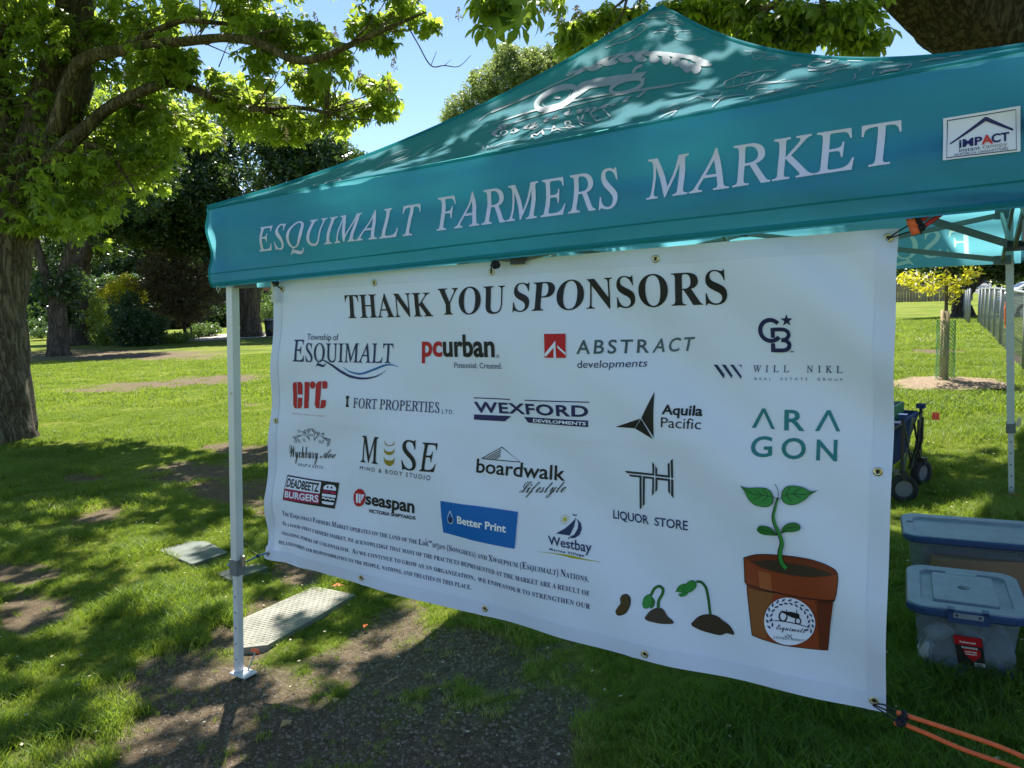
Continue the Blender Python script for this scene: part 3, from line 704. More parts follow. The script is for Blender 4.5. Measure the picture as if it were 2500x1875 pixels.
# drawings of produce
D = [([(900, 335), (1000, 280), (1090, 240), (1130, 200), (1180, 190), (1195, 220), (1130, 275), (1060, 315), (960, 345), (880, 375)], 4), ([(920, 360), (1000, 300), (1080, 250), (1105, 250), (1090, 290), (1000, 345)], 2),
     ([(1190, 150), (1250, 110), (1390, 95), (1400, 130), (1280, 140), (1190, 148)], 2.5), ([(1200, 140), (1300, 115), (1380, 110)], 2),
     ([(1340, 155), (1400, 148), (1440, 165), (1480, 190), (1420, 195), (1370, 180), (1345, 160)], 3), ([(1360, 170), (1400, 180), (1450, 188)], 2), ([(1390, 160), (1410, 180), (1440, 172)], 2),
     ([(1250, 260), (1320, 228), (1380, 242), (1440, 250), (1410, 275), (1330, 250), (1255, 258)], 2.5), ([(1410, 270), (1430, 305), (1530, 318), (1650, 305)], 2), ([(1440, 242), (1550, 242)], 2), ([(1490, 262), (1545, 262)], 1.5), ([(1570, 285), (1600, 288)], 2),
     ([(1730, 355), (1745, 343), (1760, 360)], 2.5), ([(1775, 350), (1812, 358)], 2.5), ([(1950, 395), (1965, 403), (1990, 400)], 3), ([(2000, 398), (2035, 468), (2120, 420), (2060, 408), (2000, 398)], 3), ([(2030, 410), (2045, 450)], 2), ([(2060, 412), (2062, 440)], 2), ([(2090, 415), (2080, 432)], 2),
     ([(2110, 460), (2160, 445), (2212, 450), (2160, 468), (2110, 462)], 2.5), ([(2140, 450), (2200, 470)], 2),
     ([(1800, 640), (1900, 600), (2100, 555), (2200, 560), (2100, 620), (1850, 678), (1800, 670), (1800, 640)], 3.5), ([(1870, 612), (1870, 670)], 2.5), ([(1950, 605), (1920, 665)], 2.5), ([(2030, 590), (1990, 645)], 2.5), ([(2110, 580), (2060, 630)], 2.5), ([(1890, 600), (1960, 565), (2000, 580), (1910, 598)], 5),
     ([(1965, 700), (2050, 650), (2212, 640)], 2.5), ([(1990, 770), (2070, 740), (2140, 722), (2212, 690)], 3), ([(2005, 795), (2100, 790), (2130, 770)], 3), ([(2040, 700), (2130, 690)], 2),
     ([(1510, 785), (1600, 750), (1740, 722), (1785, 730), (1700, 775), (1600, 755)], 2.5), ([(1690, 850), (1740, 800), (1800, 760), (1945, 735)], 3.5), ([(1700, 790), (1720, 770), (1780, 768)], 2.5),
     ([(1285, 865), (1370, 840), (1400, 815), (1465, 812), (1440, 840), (1330, 868), (1290, 868)], 2.5), ([(1180, 1000), (1230, 960), (1350, 890), (1430, 865), (1330, 935), (1210, 975), (1180, 1003)], 3), ([(1320, 982), (1390, 950), (1450, 937), (1390, 965)], 3),
     ([(580, 1128), (650, 1090), (640, 1070), (560, 1085)], 2.5), ([(650, 1085), (740, 1065), (830, 1028), (700, 1040)], 2.5), ([(800, 1085), (860, 1060), (1030, 1015)], 4), ([(830, 1065), (900, 1020), (1000, 990)], 3.5), ([(850, 1080), (950, 1040), (1010, 1030)], 3), ([(320, 1160), (370, 1155), (510, 1090)], 2.5),
     ([(0, 1150), (90, 1110), (240, 1080)], 2.5), ([(1750, 905), (1900, 860), (1980, 832), (2018, 845), (2005, 855)], 4)]
RQ = Print(rinv, lambda s, t, off: rsurf(0, s, t, off + .002), .12)
for L, w in D: RQ.line(q3(L), w * .5, WH)
D4 = [([(420, 518), (450, 508), (495, 508), (460, 520), (420, 518)], 3), ([(545, 525), (590, 485), (700, 470), (780, 475), (700, 510), (600, 530), (548, 520)], 3), ([(640, 480), (720, 482), (680, 492)], 5), ([(750, 458), (990, 468), (940, 478), (850, 476)], 3), ([(545, 550), (640, 540), (860, 500), (800, 520), (650, 548), (550, 552)], 3),
      ([(600, 465), (650, 462)], 2.5), ([(760, 545), (900, 530), (945, 540), (940, 560)], 3), ([(660, 585), (720, 555), (770, 548), (700, 578)], 4), ([(910, 580), (900, 620), (820, 655)], 5), ([(820, 655), (760, 670), (690, 680)], 2.5),
      ([(70, 700), (110, 665), (350, 640), (550, 620)], 2.5), ([(220, 740), (330, 700), (470, 660), (600, 645), (720, 615)], 2.5), ([(100, 770), (200, 730), (340, 705), (300, 720)], 3.5), ([(110, 798), (180, 790), (235, 780)], 3), ([(280, 765), (330, 805)], 6), ([(400, 785), (390, 755), (430, 718)], 5),
      ([(450, 775), (480, 720), (570, 675), (620, 680)], 5), ([(540, 755), (560, 720), (610, 690)], 5), ([(600, 745), (640, 690), (670, 688)], 5), ([(1100, 475), (1150, 465), (1250, 468), (1570, 448)], 5), ([(1100, 478), (1130, 492), (1200, 490)], 3.5), ([(1420, 485), (1500, 470), (1560, 462), (1600, 456)], 4), ([(1640, 448), (1725, 437)], 3.5),
      ([(1050, 540), (1200, 520), (1340, 508), (1290, 550), (1180, 580), (1080, 597), (1045, 585), (1060, 560)], 4), ([(1100, 580), (1150, 560), (1250, 545)], 9), ([(1190, 540), (1200, 520)], 3), ([(380, 618), (300, 640), (260, 650)], 2.5)]
for L, w in D4: RQ.line(q4(L), w * .55, WH)
D2 = [([(1170, 1140), (1230, 1075), (1330, 1025), (1385, 1020), (1350, 1060), (1220, 1110), (1165, 1140)], 2.5), ([(1190, 1125), (1280, 1060), (1350, 1035)], 2), ([(1240, 1110), (1400, 1060), (1480, 1010), (1560, 970)], 2), ([(800, 1260), (830, 1235), (920, 1215), (880, 1245), (840, 1262)], 2.5), ([(690, 1290), (760, 1245), (740, 1280)], 2),
      ([(1090, 1215), (1180, 1190), (1240, 1180)], 2.5), ([(620, 1325), (700, 1290), (800, 1262), (940, 1250)], 1.5), ([(430, 1358), (500, 1340), (560, 1345)], 1.5), ([(1850, 820), (1950, 750), (2080, 690), (2212, 640)], 2.5), ([(1900, 900), (2050, 850), (2200, 760)], 2)]
for L, w in D2: RQ.line([(x / 2.765 + 500, y / 2.765) for x, y in L], w * .5, WH)
# valance lettering
def VPR(): return Print(lambda x, y: onva(x, y, -OV - .012), lambda u, z, off: vsurf(u, z, off + .0015), .022)
VW = M['print_white']
VLS = [VPR(), VPR(), VPR()]
VLS[0].text('ESQUIMALT', (636, 614), (1026, 573), (643, 556), VW, 'serif', .006, ptr=(1027, 497), track=.06)
VLS[1].text('FARMERS', (1077, 564), (1513, 507), (1068, 484), VW, 'serif', .006, ptr=(1509, 409), track=.06)
VLS[2].text('MARKET', (1585, 489), (2200, 397), (1580, 391), VW, 'serif', .006, ptr=(2200, 291), track=.06)
# maker's sticker
LB = Print(lambda x, y: onva(x, y, -OV - .012), lambda u, z, off: vsurf(u, z, off * 1.6 + .001), .018)
NV = (.02, .02, .10); RD = (.65, .04, .03); GYC = (.75, .76, .82)
LB.poly([(2301.6, 286.4), (2491.5, 255.7), (2491.5, 370), (2303, 393.4)], (.78, .78, .84), 1)
LB.line([(2312, 292), (2480, 265), (2482, 366), (2312, 387), (2312, 292)], 2.2, NV, 2, smooth=False)
LB.poly(q4([(1640, 1105), (1910, 893), (1925, 893), (2128, 985), (2128, 1003), (1915, 925), (1640, 1117)]), NV, 2)
LB.text('iMP', *q4([(1712, 1140), (1890, 1112), (1710, 1075)]), NV, 'sansb', .02, lay=2)
LB.text('A', *q4([(1885, 1115), (1975, 1105), (1880, 1042)]), RD, 'sansb', .02, lay=3)
LB.text('CT', *q4([(1962, 1100), (2100, 1082), (1960, 1030)]), NV, 'sansb', .02, lay=2)
LB.text('instant', *q4([(1713, 1178), (1875, 1155), (1711, 1146)]), NV, 'sansl', 0, lay=2)
LB.text('canopy', *q4([(1893, 1150), (2085, 1125), (1891, 1115)]), (.35, .3, .3), 'sansl', 0, lay=2)
LB.text('USA 877.840.1124  CANADA 877.776.0055', *q4([(1675, 1208), (2090, 1156), (1674, 1190)]), NV, 'sansl', 0, lay=2)
# ------------------------------------------------------------------ sponsor banner
BTL, BTR, BBR, BBL = (onv(*q, .02) for q in ((672, 683), (2193, 556), (2160, 1750), (645, 1361)))
def bwave(u, z):
    k = np.clip((u - .1) / 2.6, 0, 1)
    tr = np.exp(-((u - 2.72) ** 2 + (z - 1.68) ** 2) / .25)
    w = .015 * np.sin((u * .55 + z) * 9 + 2.5 * fbm(u * .9, z * .9, 2)) * (.25 + k) + .010 * np.sin((u * .9 + z) * 17 + 3 * fbm(u, z, 2)) * np.clip(u / 2.7, 0, 1) ** 2 + .009 * np.sin((z - u * .35) * 21 + 2) * np.exp(-u * 1.4)
    w = w + sum(.0022 * np.exp(-((u - c_ - .02 * np.sin(z * 5)) / .012) ** 2) for c_ in (.72, 1.33, 1.95)) + .0022 * np.exp(-((z - 1.02 - .02 * u) / .012) ** 2)
    return w + .020 * np.sin(k * math.pi) * np.clip((1.65 - z) / 1.2, 0, 1) + .012 * (fbm(u * 1.2 + z * .9, z * 1.1 - u * .5, 3) - .5) + .006 * tr * np.sin((u + z * .9) * 26) + .004 * (fbm(u * 2, z * 7, 2) - .5) \
        + .010 * np.exp(-((u - .13) ** 2 + (z - .38) ** 2) / .06) * np.sin((u * 1.2 - z) * 24)
def bsf(u, z, off=0.): return W3(u, .02 - off - bwave(u, z), z)
banner = thing('sponsor_banner', W3(1.5, .02, .30), 'white vinyl banner headed THANK YOU SPONSORS hung under the teal front valance', 'banner')
def bfn(s, t):
    a = np.array(BTL); b = np.array(BTR); c = np.array(BBR); d = np.array(BBL)
    sag = -.008 * np.sin(s * math.pi * 3) ** 2 * (1 - t)
    P = (1 - t)[:, None] * ((1 - s)[:, None] * a + s[:, None] * b) + t[:, None] * ((1 - s)[:, None] * d + s[:, None] * c)
    return bsf(P[:, 0], P[:, 1] + sag)
v = grid(130, 70, bfn); part('banner_sheet', v[0], v[1], M['vinyl'], banner, True)
hemm = M['vinyl_hem'] = fabricmat('vinyl hem', (.71, .77, .95), (.7, .8, 1.0), .1, .45, .4, .02)
def strip(p, q, w, side):
    def f(s, t):
        a = np.array(p); b = np.array(q); P = a + (b - a) * s[:, None]; P = P + np.array(side) * w * t[:, None]; return bsf(P[:, 0], P[:, 1], .0022)
    return grid(90, 2, f)
for p, q, sd in ((BTL, BTR, (0, -1)), (BBL, BBR, (0, 1)), (BTL, BBL, (1, 0)), (BTR, BBR, (-1, 0))):
    v = strip(p, q, .052 if sd[1] else .05, sd); part('hem', v[0], v[1], hemm, banner, True)
binv = lambda x, y: onva(x, y, .02)
gm_ = MB().ring((0, 0, 0), (0, 1, 0), .0055, .0125, .004, 16).mesh('grommet', M['brass'], True)
gh_ = MB().disc((0, .0006, 0), (0, 1, 0), .0058, .001, 12).mesh('grommet_hole', M['black'])
GRM = [(915, 690), (1200, 664), (1604, 632), (2168.7, 581), (2143, 1152), (2131.4, 1719), (1585, 1586), (1189, 1483), (891, 1406), (657, 1351), (674, 1027), (690, 706)]
for x, y in GRM:
    u, z = onv(x, y, .02); o = obj('grommet', gm_, banner, bsf(np.array(u), np.array(z), .004) - ORG[banner.name], (0, 0, YAW))
    obj('grommet_hole', gh_, o)
K = (.012, .012, .014); NB = (.012, .03, .11); TL_ = (.015, .19, .22); RDD = (.45, .012, .02); WHI = (.76, .81, 1.0)
PR = {}
def P_(nm): PR[nm] = Print(binv, bsf, .035); return PR[nm]
def cv(sc_, ox, oy): return lambda *L: [(x / sc_ + ox, y / sc_ + oy) for x, y in L]
z1 = cv(3.687, 650, 650); z2 = cv(3.607, 1250, 620); z3 = cv(3.318, 1650, 700); z4 = cv(4.148, 640, 900); z5 = cv(3.318, 1050, 900); z8 = cv(3.529, 1480, 1150); zt = cv(6.913, 1480, 1080); z6 = cv(4.8087, 640, 1020)
p = P_('thank you sponsors heading')
p.text('THANK', (842, 777.5), (1060, 772), (837, 721), K, 'serifb', -.004, ptr=(1058, 714))
p.text('YOU', (1075, 769), (1233, 764), (1073, 705), K, 'serifb', -.004, ptr=(1232, 697))
p.text('SPONSORS', (1253, 761), (1777, 742), (1254, 693), K, 'serifb', -.004, ptr=(1776, 659))
p = P_('township logo'); p.text('Township of', (752.5, 829), (826, 831), (752.5, 814.5), NB, 'x')
p.text('E', *z1((255, 853), (355, 858), (260, 660)), NB, 'serif', .004, ptr=z1((358, 660))[0]); p.text('SQUIMALT', *z1((368, 857), (1130, 873), (368, 693)), NB, 'serif', .004, ptr=z1((1134, 697))[0])
p.line(z1((480, 845), (530, 850), (600, 895), (680, 950), (770, 992), (880, 1010), (990, 990), (1076, 935)), [1, 3, 5, 6, 6, 5, 3, .5], NB)
p.line(z1((690, 908), (760, 950), (850, 968), (950, 935), (1050, 895), (1120, 888), (1188, 911)), [.5, 3, 5, 5, 5, 3, .5], (.01, .13, .38))
p = P_('red and black property logo'); p.text('pc', (1029.5, 868.5), (1080, 869), (1029.5, 817), RDD, 'sansb', .01); p.text('urban', (1082, 869), (1213.5, 869.5), (1082, 817), K, 'sansb', .01)
p.text('Potential. Created.', (1109, 898), (1230, 899.5), (1109, 885), NV, 'x'); p.ringl(1221, 869, 3.2, 3.4, .8, K); p.text('R', (1219.6, 871), (1222.6, 871), (1219.6, 867), K, 'sansl')
p = P_('red coffee company logo')
c = lambda L: p.poly(z1(*L), RDD)
for L in ([(240, 1070), (250, 1045), (277, 1043), (277, 1280), (255, 1278), (240, 1250)], [(285, 1040), (318, 1042), (330, 1065), (330, 1155), (285, 1155)], [(285, 1182), (328, 1182), (328, 1250), (316, 1276), (285, 1282)],
          [(350, 1042), (395, 1040), (390, 1277), (347, 1277)], [(455, 1060), (475, 1036), (505, 1032), (497, 1277), (465, 1274), (452, 1245)], [(512, 1032), (545, 1032), (560, 1050), (558, 1098), (514, 1100)], [(512, 1200), (556, 1202), (555, 1250), (538, 1274), (504, 1276)]): c(L)
p.ell(*z1((424, 1068))[0], 26 / 3.687, 34 / 3.687, RDD)
p.text('ESQUIMALT ROASTING COMPANY', (713.7, 1010.7), (797.8, 1016.7), (713.7, 1008.2), RDD, 'sansl', .01, track=.25)
p = P_('chess rook property logo'); p.poly(z1((740, 1163), (768, 1163), (766, 1185), (760, 1192), (760, 1235), (768, 1262), (738, 1262), (746, 1235), (746, 1192), (740, 1185)), K)
p.text('FORT PROPERTIES', (867.8, 994), (1071.8, 1008), (868.5, 970.5), NV, 'serif', .006, ptr=(1071, 983)); p.text('LTD.', (1078.5, 1009.5), (1108.5, 1011), (1078.5, 999.5), NV, 'sansl', track=.25)
p = P_('builder wordmark with bars'); p.text('WEXFORD', (1158.5, 1006), (1441, 1016), (1155.5, 981), NV, 'sansb', ptr=(1441, 989), track=.06)
for L, w in ((((348, 237), (652, 249)), 2.4), (((777, 253), (1308, 267)), 2.6)): p.line(z5(*L), w, NV, smooth=False)
p.poly(z5((357, 370), (655, 385), (605, 428), (358, 412)), NV); p.poly(z5((763, 390), (1296, 415), (1295, 468), (795, 437)), NV); p.text('DEVELOPMENTS', (1303, 1029.6), (1435.8, 1036.5), (1303.6, 1022), WHI, 'sansb', 0, lay=2)
p = P_('boardwalk logo'); p.text('boardwalk', (1167.5, 1150.8), (1379, 1174), (1168.8, 1118), K, 'x', .012, ptr=(1379, 1139))
p.line(z5((432, 724), (588, 634), (738, 755), (432, 724)), 2.3, K, smooth=False)
for a_, b_ in (((470, 722), (582, 655)), ((492, 724), (582, 672)), ((515, 726), (580, 690)), ((538, 728), (580, 705))): p.line(z5(a_, b_), 2, K, smooth=False)
p.text('Lifestyle', (1273, 1200), (1377, 1202), (1283, 1174), K, 'script', -.001)
p = P_('blue print shop logo'); p.poly([(1086.2, 1218.6), (1180, 1231), (1272.4, 1246), (1267, 1334), (1180, 1317), (1089.8, 1296.3), (1087, 1255)], (.0, .13, .47), 1)
p.text('Better Print', (1128.4, 1272), (1245.9, 1294.5), (1128.4, 1254), (.85, .86, .9), 'sansb', lay=2, ptr=(1246, 1276))
p.poly(z5((202, 1130), (225, 1185), (229, 1215), (218, 1238), (202, 1242), (184, 1232), (175, 1205), (180, 1180)), (.7, .78, .9), 2); p.poly(z5((202, 1145), (221, 1188), (223, 1215), (214, 1232), (202, 1236), (188, 1226), (180, 1204), (185, 1182)), (.0, .1, .4), 3); p.poly(z5((181, 1195), (224, 1185), (224, 1215), (214, 1232), (202, 1236), (188, 1226)), NB, 4)
p = P_('sailing boat marina logo'); p.ell(*z5((1105, 1213))[0], 4.8, 5, (.50, .48, .03))
for k in range(11): a_ = k * 2 * math.pi / 11; x0, y0 = z5((1105, 1213))[0]; p.line([(x0 + 7 * math.cos(a_), y0 + 7 * math.sin(a_)), (x0 + 11.5 * math.cos(a_), y0 + 12 * math.sin(a_))], 1.3, (.50, .48, .03), smooth=False)
p.poly(z5((1042, 1322), (1110, 1285), (1160, 1240), (1190, 1203), (1180, 1270), (1152, 1340)), NB); p.poly(z5((1197, 1212), (1228, 1245), (1240, 1290), (1228, 1335), (1195, 1360), (1165, 1362), (1150, 1350), (1185, 1335), (1208, 1290), (1210, 1250)), NB)
p.line(z5((1163, 1175), (1175, 1184), (1195, 1182)), 2.6, NB); p.line(z5((1142, 1365), (1150, 1355)), 3, NB, smooth=False)
p.text('Westbay', (1347, 1323.5), (1450, 1345), (1345, 1303), NB, 'x', .014, ptr=(1449, 1321)); p.text('Marine Village', (1350, 1338), (1434, 1354), (1350, 1332.5), NB, 'sansb', track=.2)
p.line(z5((903, 1465), (1050, 1482), (1180, 1506), (1280, 1528), (1400, 1550)), [.5, 2, 6, 2.5, .8], (.42, .38, .01))
p = P_('red square developer logo'); p.poly(z2((297, 702), (484, 700), (487, 800), (490, 912), (302, 912)), (.5, .008, .015), 1)
p.poly(z2((302, 880), (398, 762), (400, 840), (406, 912), (384, 912), (384, 822), (312, 905)), WHI, 2); p.poly(z2((412, 800), (490, 868), (490, 888), (420, 826)), WHI, 2)
p.text('ABSTR', (1411.4, 863), (1581, 861.5), (1411.4, 830), (.06, .10, .12), 'x', .014, track=.2, ptr=(1581, 829)); p.text('ACT', (1588, 861.5), (1687, 856), (1595, 828), (.08, .13, .16), 'x', .014, track=.2, ptr=(1696, 822.5))
p.text('developments', (1414.4, 897.5), (1578, 895), (1414.4, 879.5), NV, 'x', ptr=(1581, 877))
p = P_('black arrow logo'); p.poly(z2((1270, 1208), (1163, 1437), (1270, 1605)), K); p.poly(z2((927, 1517), (1155, 1440), (1100, 1528)), K); p.poly(z2((1160, 1445), (1103, 1530), (1263, 1622)), K)
p.text('Aquila', (1621.5, 1008), (1717, 1014), (1622, 985.5), K, 'sansb', ptr=(1717.5, 990)); p.text('Pacific', (1620.7, 1040), (1716.3, 1045.6), (1620.7, 1016), K, 'x', ptr=(1716.5, 1021))
p = P_('interlocked letters with star logo'); cx_, cy_ = z3((765, 355))[0]
p.ringl(cx_, cy_, 25.8, 25.8, 10.5, (.012, .02, .085), a0=38, a1=318)
p.line(z3((782, 347), (870, 347), (905, 365), (912, 395), (890, 425), (860, 433)), 9.5, (.012, .02, .085), 1); p.line(z3((850, 433), (890, 440), (915, 470), (900, 505), (865, 518), (782, 518)), 10, (.012, .02, .085), 1)
p.line(z3((782, 335), (782, 415)), 10, (.012, .02, .085), 1, False); p.line(z3((780, 460), (780, 532)), 10, (.012, .02, .085), 1, False)
sx_, sy_ = z3((902, 272))[0]; p.poly([(sx_ + (16 if k % 2 == 0 else 6.3) * math.sin(k * math.pi / 5), sy_ - (16 if k % 2 == 0 else 6.3) * math.cos(k * math.pi / 5)) for k in range(10)], (.012, .02, .085))
p.text('SM', *z3((918, 533), (946, 534), (918, 522)), NB, 'sansb')
for a_, b_, c_, d_ in (((297, 633), (328, 633), (387, 715), (380, 748)), ((365, 633), (395, 633), (452, 718), (446, 746)), ((433, 633), (462, 633), (526, 725), (523, 750))): p.poly(z3(a_, b_, c_, d_), NB)
p.poly(z3((500, 634), (527, 634), (527, 665), (520, 645)), NB)
p.text('WILL  NIKL', (1837, 909), (2054, 912), (1837, 892.5), NB, 'serif', .004, track=.7); p.text('REAL  ESTATE  GROUP', (1841, 928.5), (2054, 932), (1841, 922), NB, 'sansl', track=.8)
p = P_('teal letters logo')
for L in ([(613, 1143), (697, 987), (722, 987), (802, 1155), (772, 1152), (709, 1018), (645, 1145)], [(1125, 1170), (1215, 1007), (1243, 1007), (1325, 1178), (1296, 1177), (1229, 1040), (1158, 1172)]): p.poly(z3(*L), TL_)
p.text('R', *z3((877, 1160), (1043, 1167), (878, 998)), TL_, 'x', .016, ptr=z3((1044, 1002))[0])
p.text('G', *z3((615, 1372), (782, 1372), (615, 1214)), TL_, 'x', .016); p.text('O', *z3((858, 1390), (1055, 1392), (858, 1226)), TL_, 'x', .016); p.text('N', *z3((1138, 1402), (1307, 1411), (1142, 1238)), TL_, 'x', .016, ptr=z3((1308, 1243))[0])
p = P_('leafy branch soap logo')
for L in ([(475, 725), (450, 690), (400, 672), (330, 712)], [(470, 715), (440, 650), (375, 628)], [(475, 715), (470, 660), (480, 610)], [(515, 735), (560, 690), (620, 690), (680, 780)], [(520, 725), (570, 670), (630, 655)], [(520, 715), (530, 660), (515, 610)], [(400, 675), (345, 690), (322, 690)], [(620, 690), (660, 715), (685, 720)]): p.line(z4(*L), .9, K)
for x_, y_, r_ in [(335, 740, .5), (325, 695, .2), (375, 635, .9), (370, 680, .3), (372, 735, 1.2), (425, 655, .6), (420, 725, 1.1), (437, 635, 1.4), (465, 630, 1.2), (485, 618, 1.9), (515, 620, 1.2), (535, 640, 2), (555, 655, .5), (573, 655, 2.1), (620, 660, 2.2), (580, 740, 1.6), (620, 705, .7), (610, 740, 2.2), (655, 715, .9), (680, 722, 2.4), (660, 770, 1.8), (675, 750, 2.4), (500, 672, 0), (345, 715, .4)]:
    cx_, cy_ = z4((x_, y_))[0]; p.ringl(cx_, cy_, 4, 2, .9, K, rot=r_)
p.text('Wychbury', (705, 1117), (775, 1121), (703, 1087), K, 'script', -.002); p.text('Ave', (779, 1119), (817, 1119), (786, 1098), K, 'script', -.002); p.text('SOAP & GIFTS', (726, 1137.5), (789, 1144.5), (726, 1131), K, 'serifb', track=.25)
p = P_('crescent moons studio logo'); p.text('M', (885, 1126), (930, 1131), (888, 1062), K, 'serif', .002, ptr=(931, 1066)); p.text('S', (989.6, 1143), (1025.7, 1145), (989.6, 1073), K, 'serif', .004); p.text('E', (1034, 1146.5), (1071, 1149), (1038, 1078), K, 'serif', .004, ptr=(1078, 1081))
GD = (.30, .23, .02)
for (l, r_, lo_, hi_) in (((1270, 712), (1378, 718), (1322, 775), (1322, 767)), ((1264, 788), (1378, 794), (1322, 866), (1322, 832)), ((1262, 878), (1378, 888), (1322, 978), (1322, 920))):
    A_ = spline([l, ((l[0] + lo_[0]) / 2 - 18, (l[1] + lo_[1]) / 2 + 16), lo_, ((r_[0] + lo_[0]) / 2 + 18, (r_[1] + lo_[1]) / 2 + 14), r_], 4); B2 = spline([r_, ((r_[0] + hi_[0]) / 2 + 12, (r_[1] + hi_[1]) / 2 + 8), hi_, ((l[0] + hi_[0]) / 2 - 12, (l[1] + hi_[1]) / 2 + 10), l], 4)[1:-1]
    p.poly(z4(*[tuple(q) for q in np.vstack([A_, B2])]), GD)
p.text('MIND & BODY STUDIO', (883, 1145), (1060.7, 1169.5), (883.5, 1136), K, 'x', track=.3, ptr=(1062, 1158))
p = P_('burger shop logo'); p.poly(z6((303, 668), (600, 715), (918, 760), (866, 1062), (560, 1010), (268, 955), (285, 820)), K, 1)
p.poly(z6((312, 686), (715, 748), (700, 884), (294, 822)), WHI, 2); p.poly(z6((291, 824), (699, 890), (693, 1005), (283, 950)), (.35, .012, .09), 2)
p.text('DEADBEETZ', *z6((308, 798), (690, 862), (318, 705)), K, 'sansb', -.0, lay=3, ptr=z6((697, 762))[0]); p.text('BURGERS', *z6((295, 920), (690, 984), (299, 850)), WHI, 'sansb', .01, lay=3, ptr=z6((690, 902))[0])
p.poly([q for q in z6((742, 832), (748, 800), (775, 780), (820, 777), (865, 790), (886, 820), (884, 852))], WHI, 3); p.ell(*z6((793, 806))[0], 2, 2.6, K, 4); p.ell(*z6((836, 813))[0], 2, 2.6, K, 4)
p.poly(z6((738, 843), (803, 852), (802, 877), (736, 866)), (.35, .012, .09), 3); p.poly(z6((814, 853), (882, 865), (880, 893), (812, 878)), (.35, .012, .09), 3); p.poly(z6((732, 880), (882, 904), (878, 935), (728, 910)), WHI, 3)
p.line(z6((730, 935), (750, 928), (770, 945), (795, 938), (820, 955), (845, 948), (868, 965)), 3, WHI, 3); p.poly(z6((727, 968), (862, 990), (855, 1018), (790, 1012), (738, 1000), (727, 988)), WHI, 3)
p = P_('shipyard logo'); p.ell(*z6((1149, 935))[0], 70 / 4.81, 105 / 4.81, RDD, 1, rot=.12); 
for L in ([(1112, 884), (1136, 888), (1135, 996), (1112, 992)], [(1143, 888), (1165, 892), (1163, 1000), (1142, 997)], [(1172, 895), (1210, 898), (1172, 985)]): p.poly(z6(*L), WHI, 2)
p.text('seaspan', *z6((1215, 1010), (1812, 1106), (1222, 870)), K, 'sansb', .004, ptr=z6((1815, 950))[0]); p.text('VICTORIA SHIPYARDS', *z6((1255, 1108), (1826, 1187), (1256, 1068)), K, 'sansb', .004, ptr=z6((1827, 1147))[0])
p = P_('liquor store logo')
for L in ([(338, 465), (800, 515), (800, 315), (835, 360), (828, 553), (375, 507)], [(398, 528), (620, 550), (612, 1095), (575, 1130), (582, 582), (430, 565)], [(638, 556), (826, 578), (822, 852), (788, 893), (795, 608), (675, 597), (662, 1035), (630, 1070)],
          [(850, 388), (884, 430), (880, 525), (1062, 545), (1063, 355), (1102, 318), (1096, 586), (848, 560)], [(850, 580), (1096, 608), (1092, 868), (1058, 822), (1060, 642), (885, 622), (878, 795), (845, 833)], [(1120, 292), (1160, 255), (1152, 592), (1116, 588)], [(1114, 612), (1152, 617), (1148, 940), (1108, 885)]): p.poly(zt(*L), (.03, .035, .05))
p.text('LIQUOR', (1495.6, 1265.8), (1585, 1279.5), (1495.8, 1245), NB, 'x', .006, ptr=(1584, 1258)); p.text('STORE', (1599, 1281.5), (1680.3, 1294), (1600, 1261.5), NB, 'x', .006, ptr=(1680.3, 1271))
p = P_('land acknowledgement text')
p.text('The Esquimalt Farmers Market operates on the land of the L\u0259\u1e31\u02b7\u0259\u014b\u0259n (Songhees) and Xwsepsum (Esquimalt) Nations.', (690.7, 1257.2), (1447.8, 1414.5), (691, 1246), NV, 'serifb', -.002, small=.72, track=.03, ptr=(1448, 1397))
p = P_('second line of the land acknowledgement text'); p.text('As a food-first farmers market, we acknowledge that many of the practices represented at the market are a result of', (688.4, 1281), (1449, 1448), (688.6, 1270), NV, 'serifb', -.002, small=.72, track=.03, ptr=(1449, 1431))
p = P_('third line of the land acknowledgement text'); p.text('ongoing forms of colonialism.  As we continue to grow as an organization,  we endeavour to strengthen our', (687.3, 1304.5), (1450, 1479.5), (687.5, 1293.5), NV, 'serifb', -.002, small=.72, track=.04, ptr=(1450, 1463))
p = P_('last line of the land acknowledgement text'); p.text('relationships and responsibilities to the people, nations, and treaties in this place.', (681.5, 1326.4), (1156.2, 1436.6), (681.7, 1315.5), NV, 'serifb', -.002, small=.72, track=.03, ptr=(1156, 1422))
p = P_('bean and sprout drawings'); BR = (.075, .042, .014); SO = (.048, .032, .022); GRN = (.03, .24, .045); GRD = (.02, .16, .03)
bean = spline([(115, 1180), (130, 1210), (165, 1213), (210, 1190), (238, 1130), (235, 1070), (205, 1038), (165, 1045), (152, 1075), (160, 1110), (140, 1140), (115, 1180)], 3)[:-1]
p.poly(z8(*map(tuple, bean)), K, 0); p.poly(z8(*map(tuple, (bean - (178, 1128)) * .9 + (174, 1126))), BR, 1)
def blob(L, col, lay=0, ed=.93):
    L = np.array(L, float); c0 = L.mean(0); S_ = spline(np.vstack([L, L[:1]]), 4)[:-1]; p.poly(z8(*map(tuple, S_)), K, lay); p.poly(z8(*map(tuple, (S_ - c0) * ed + c0)), col, lay + 1)
p.line(z8((395, 1060), (420, 1010), (460, 992), (490, 1020), (485, 1060), (460, 1110), (460, 1165)), 7, K, 0); p.line(z8((395, 1060), (420, 1010), (460, 992), (490, 1020), (485, 1060), (460, 1110), (460, 1165)), 5, GRD, 1)
blob([(330, 1120), (345, 1070), (385, 1052), (405, 1080), (405, 1130), (380, 1165), (345, 1160)], GRN, 1); blob([(405, 1075), (430, 1110), (425, 1155), (395, 1168), (398, 1120)], GRD, 0)
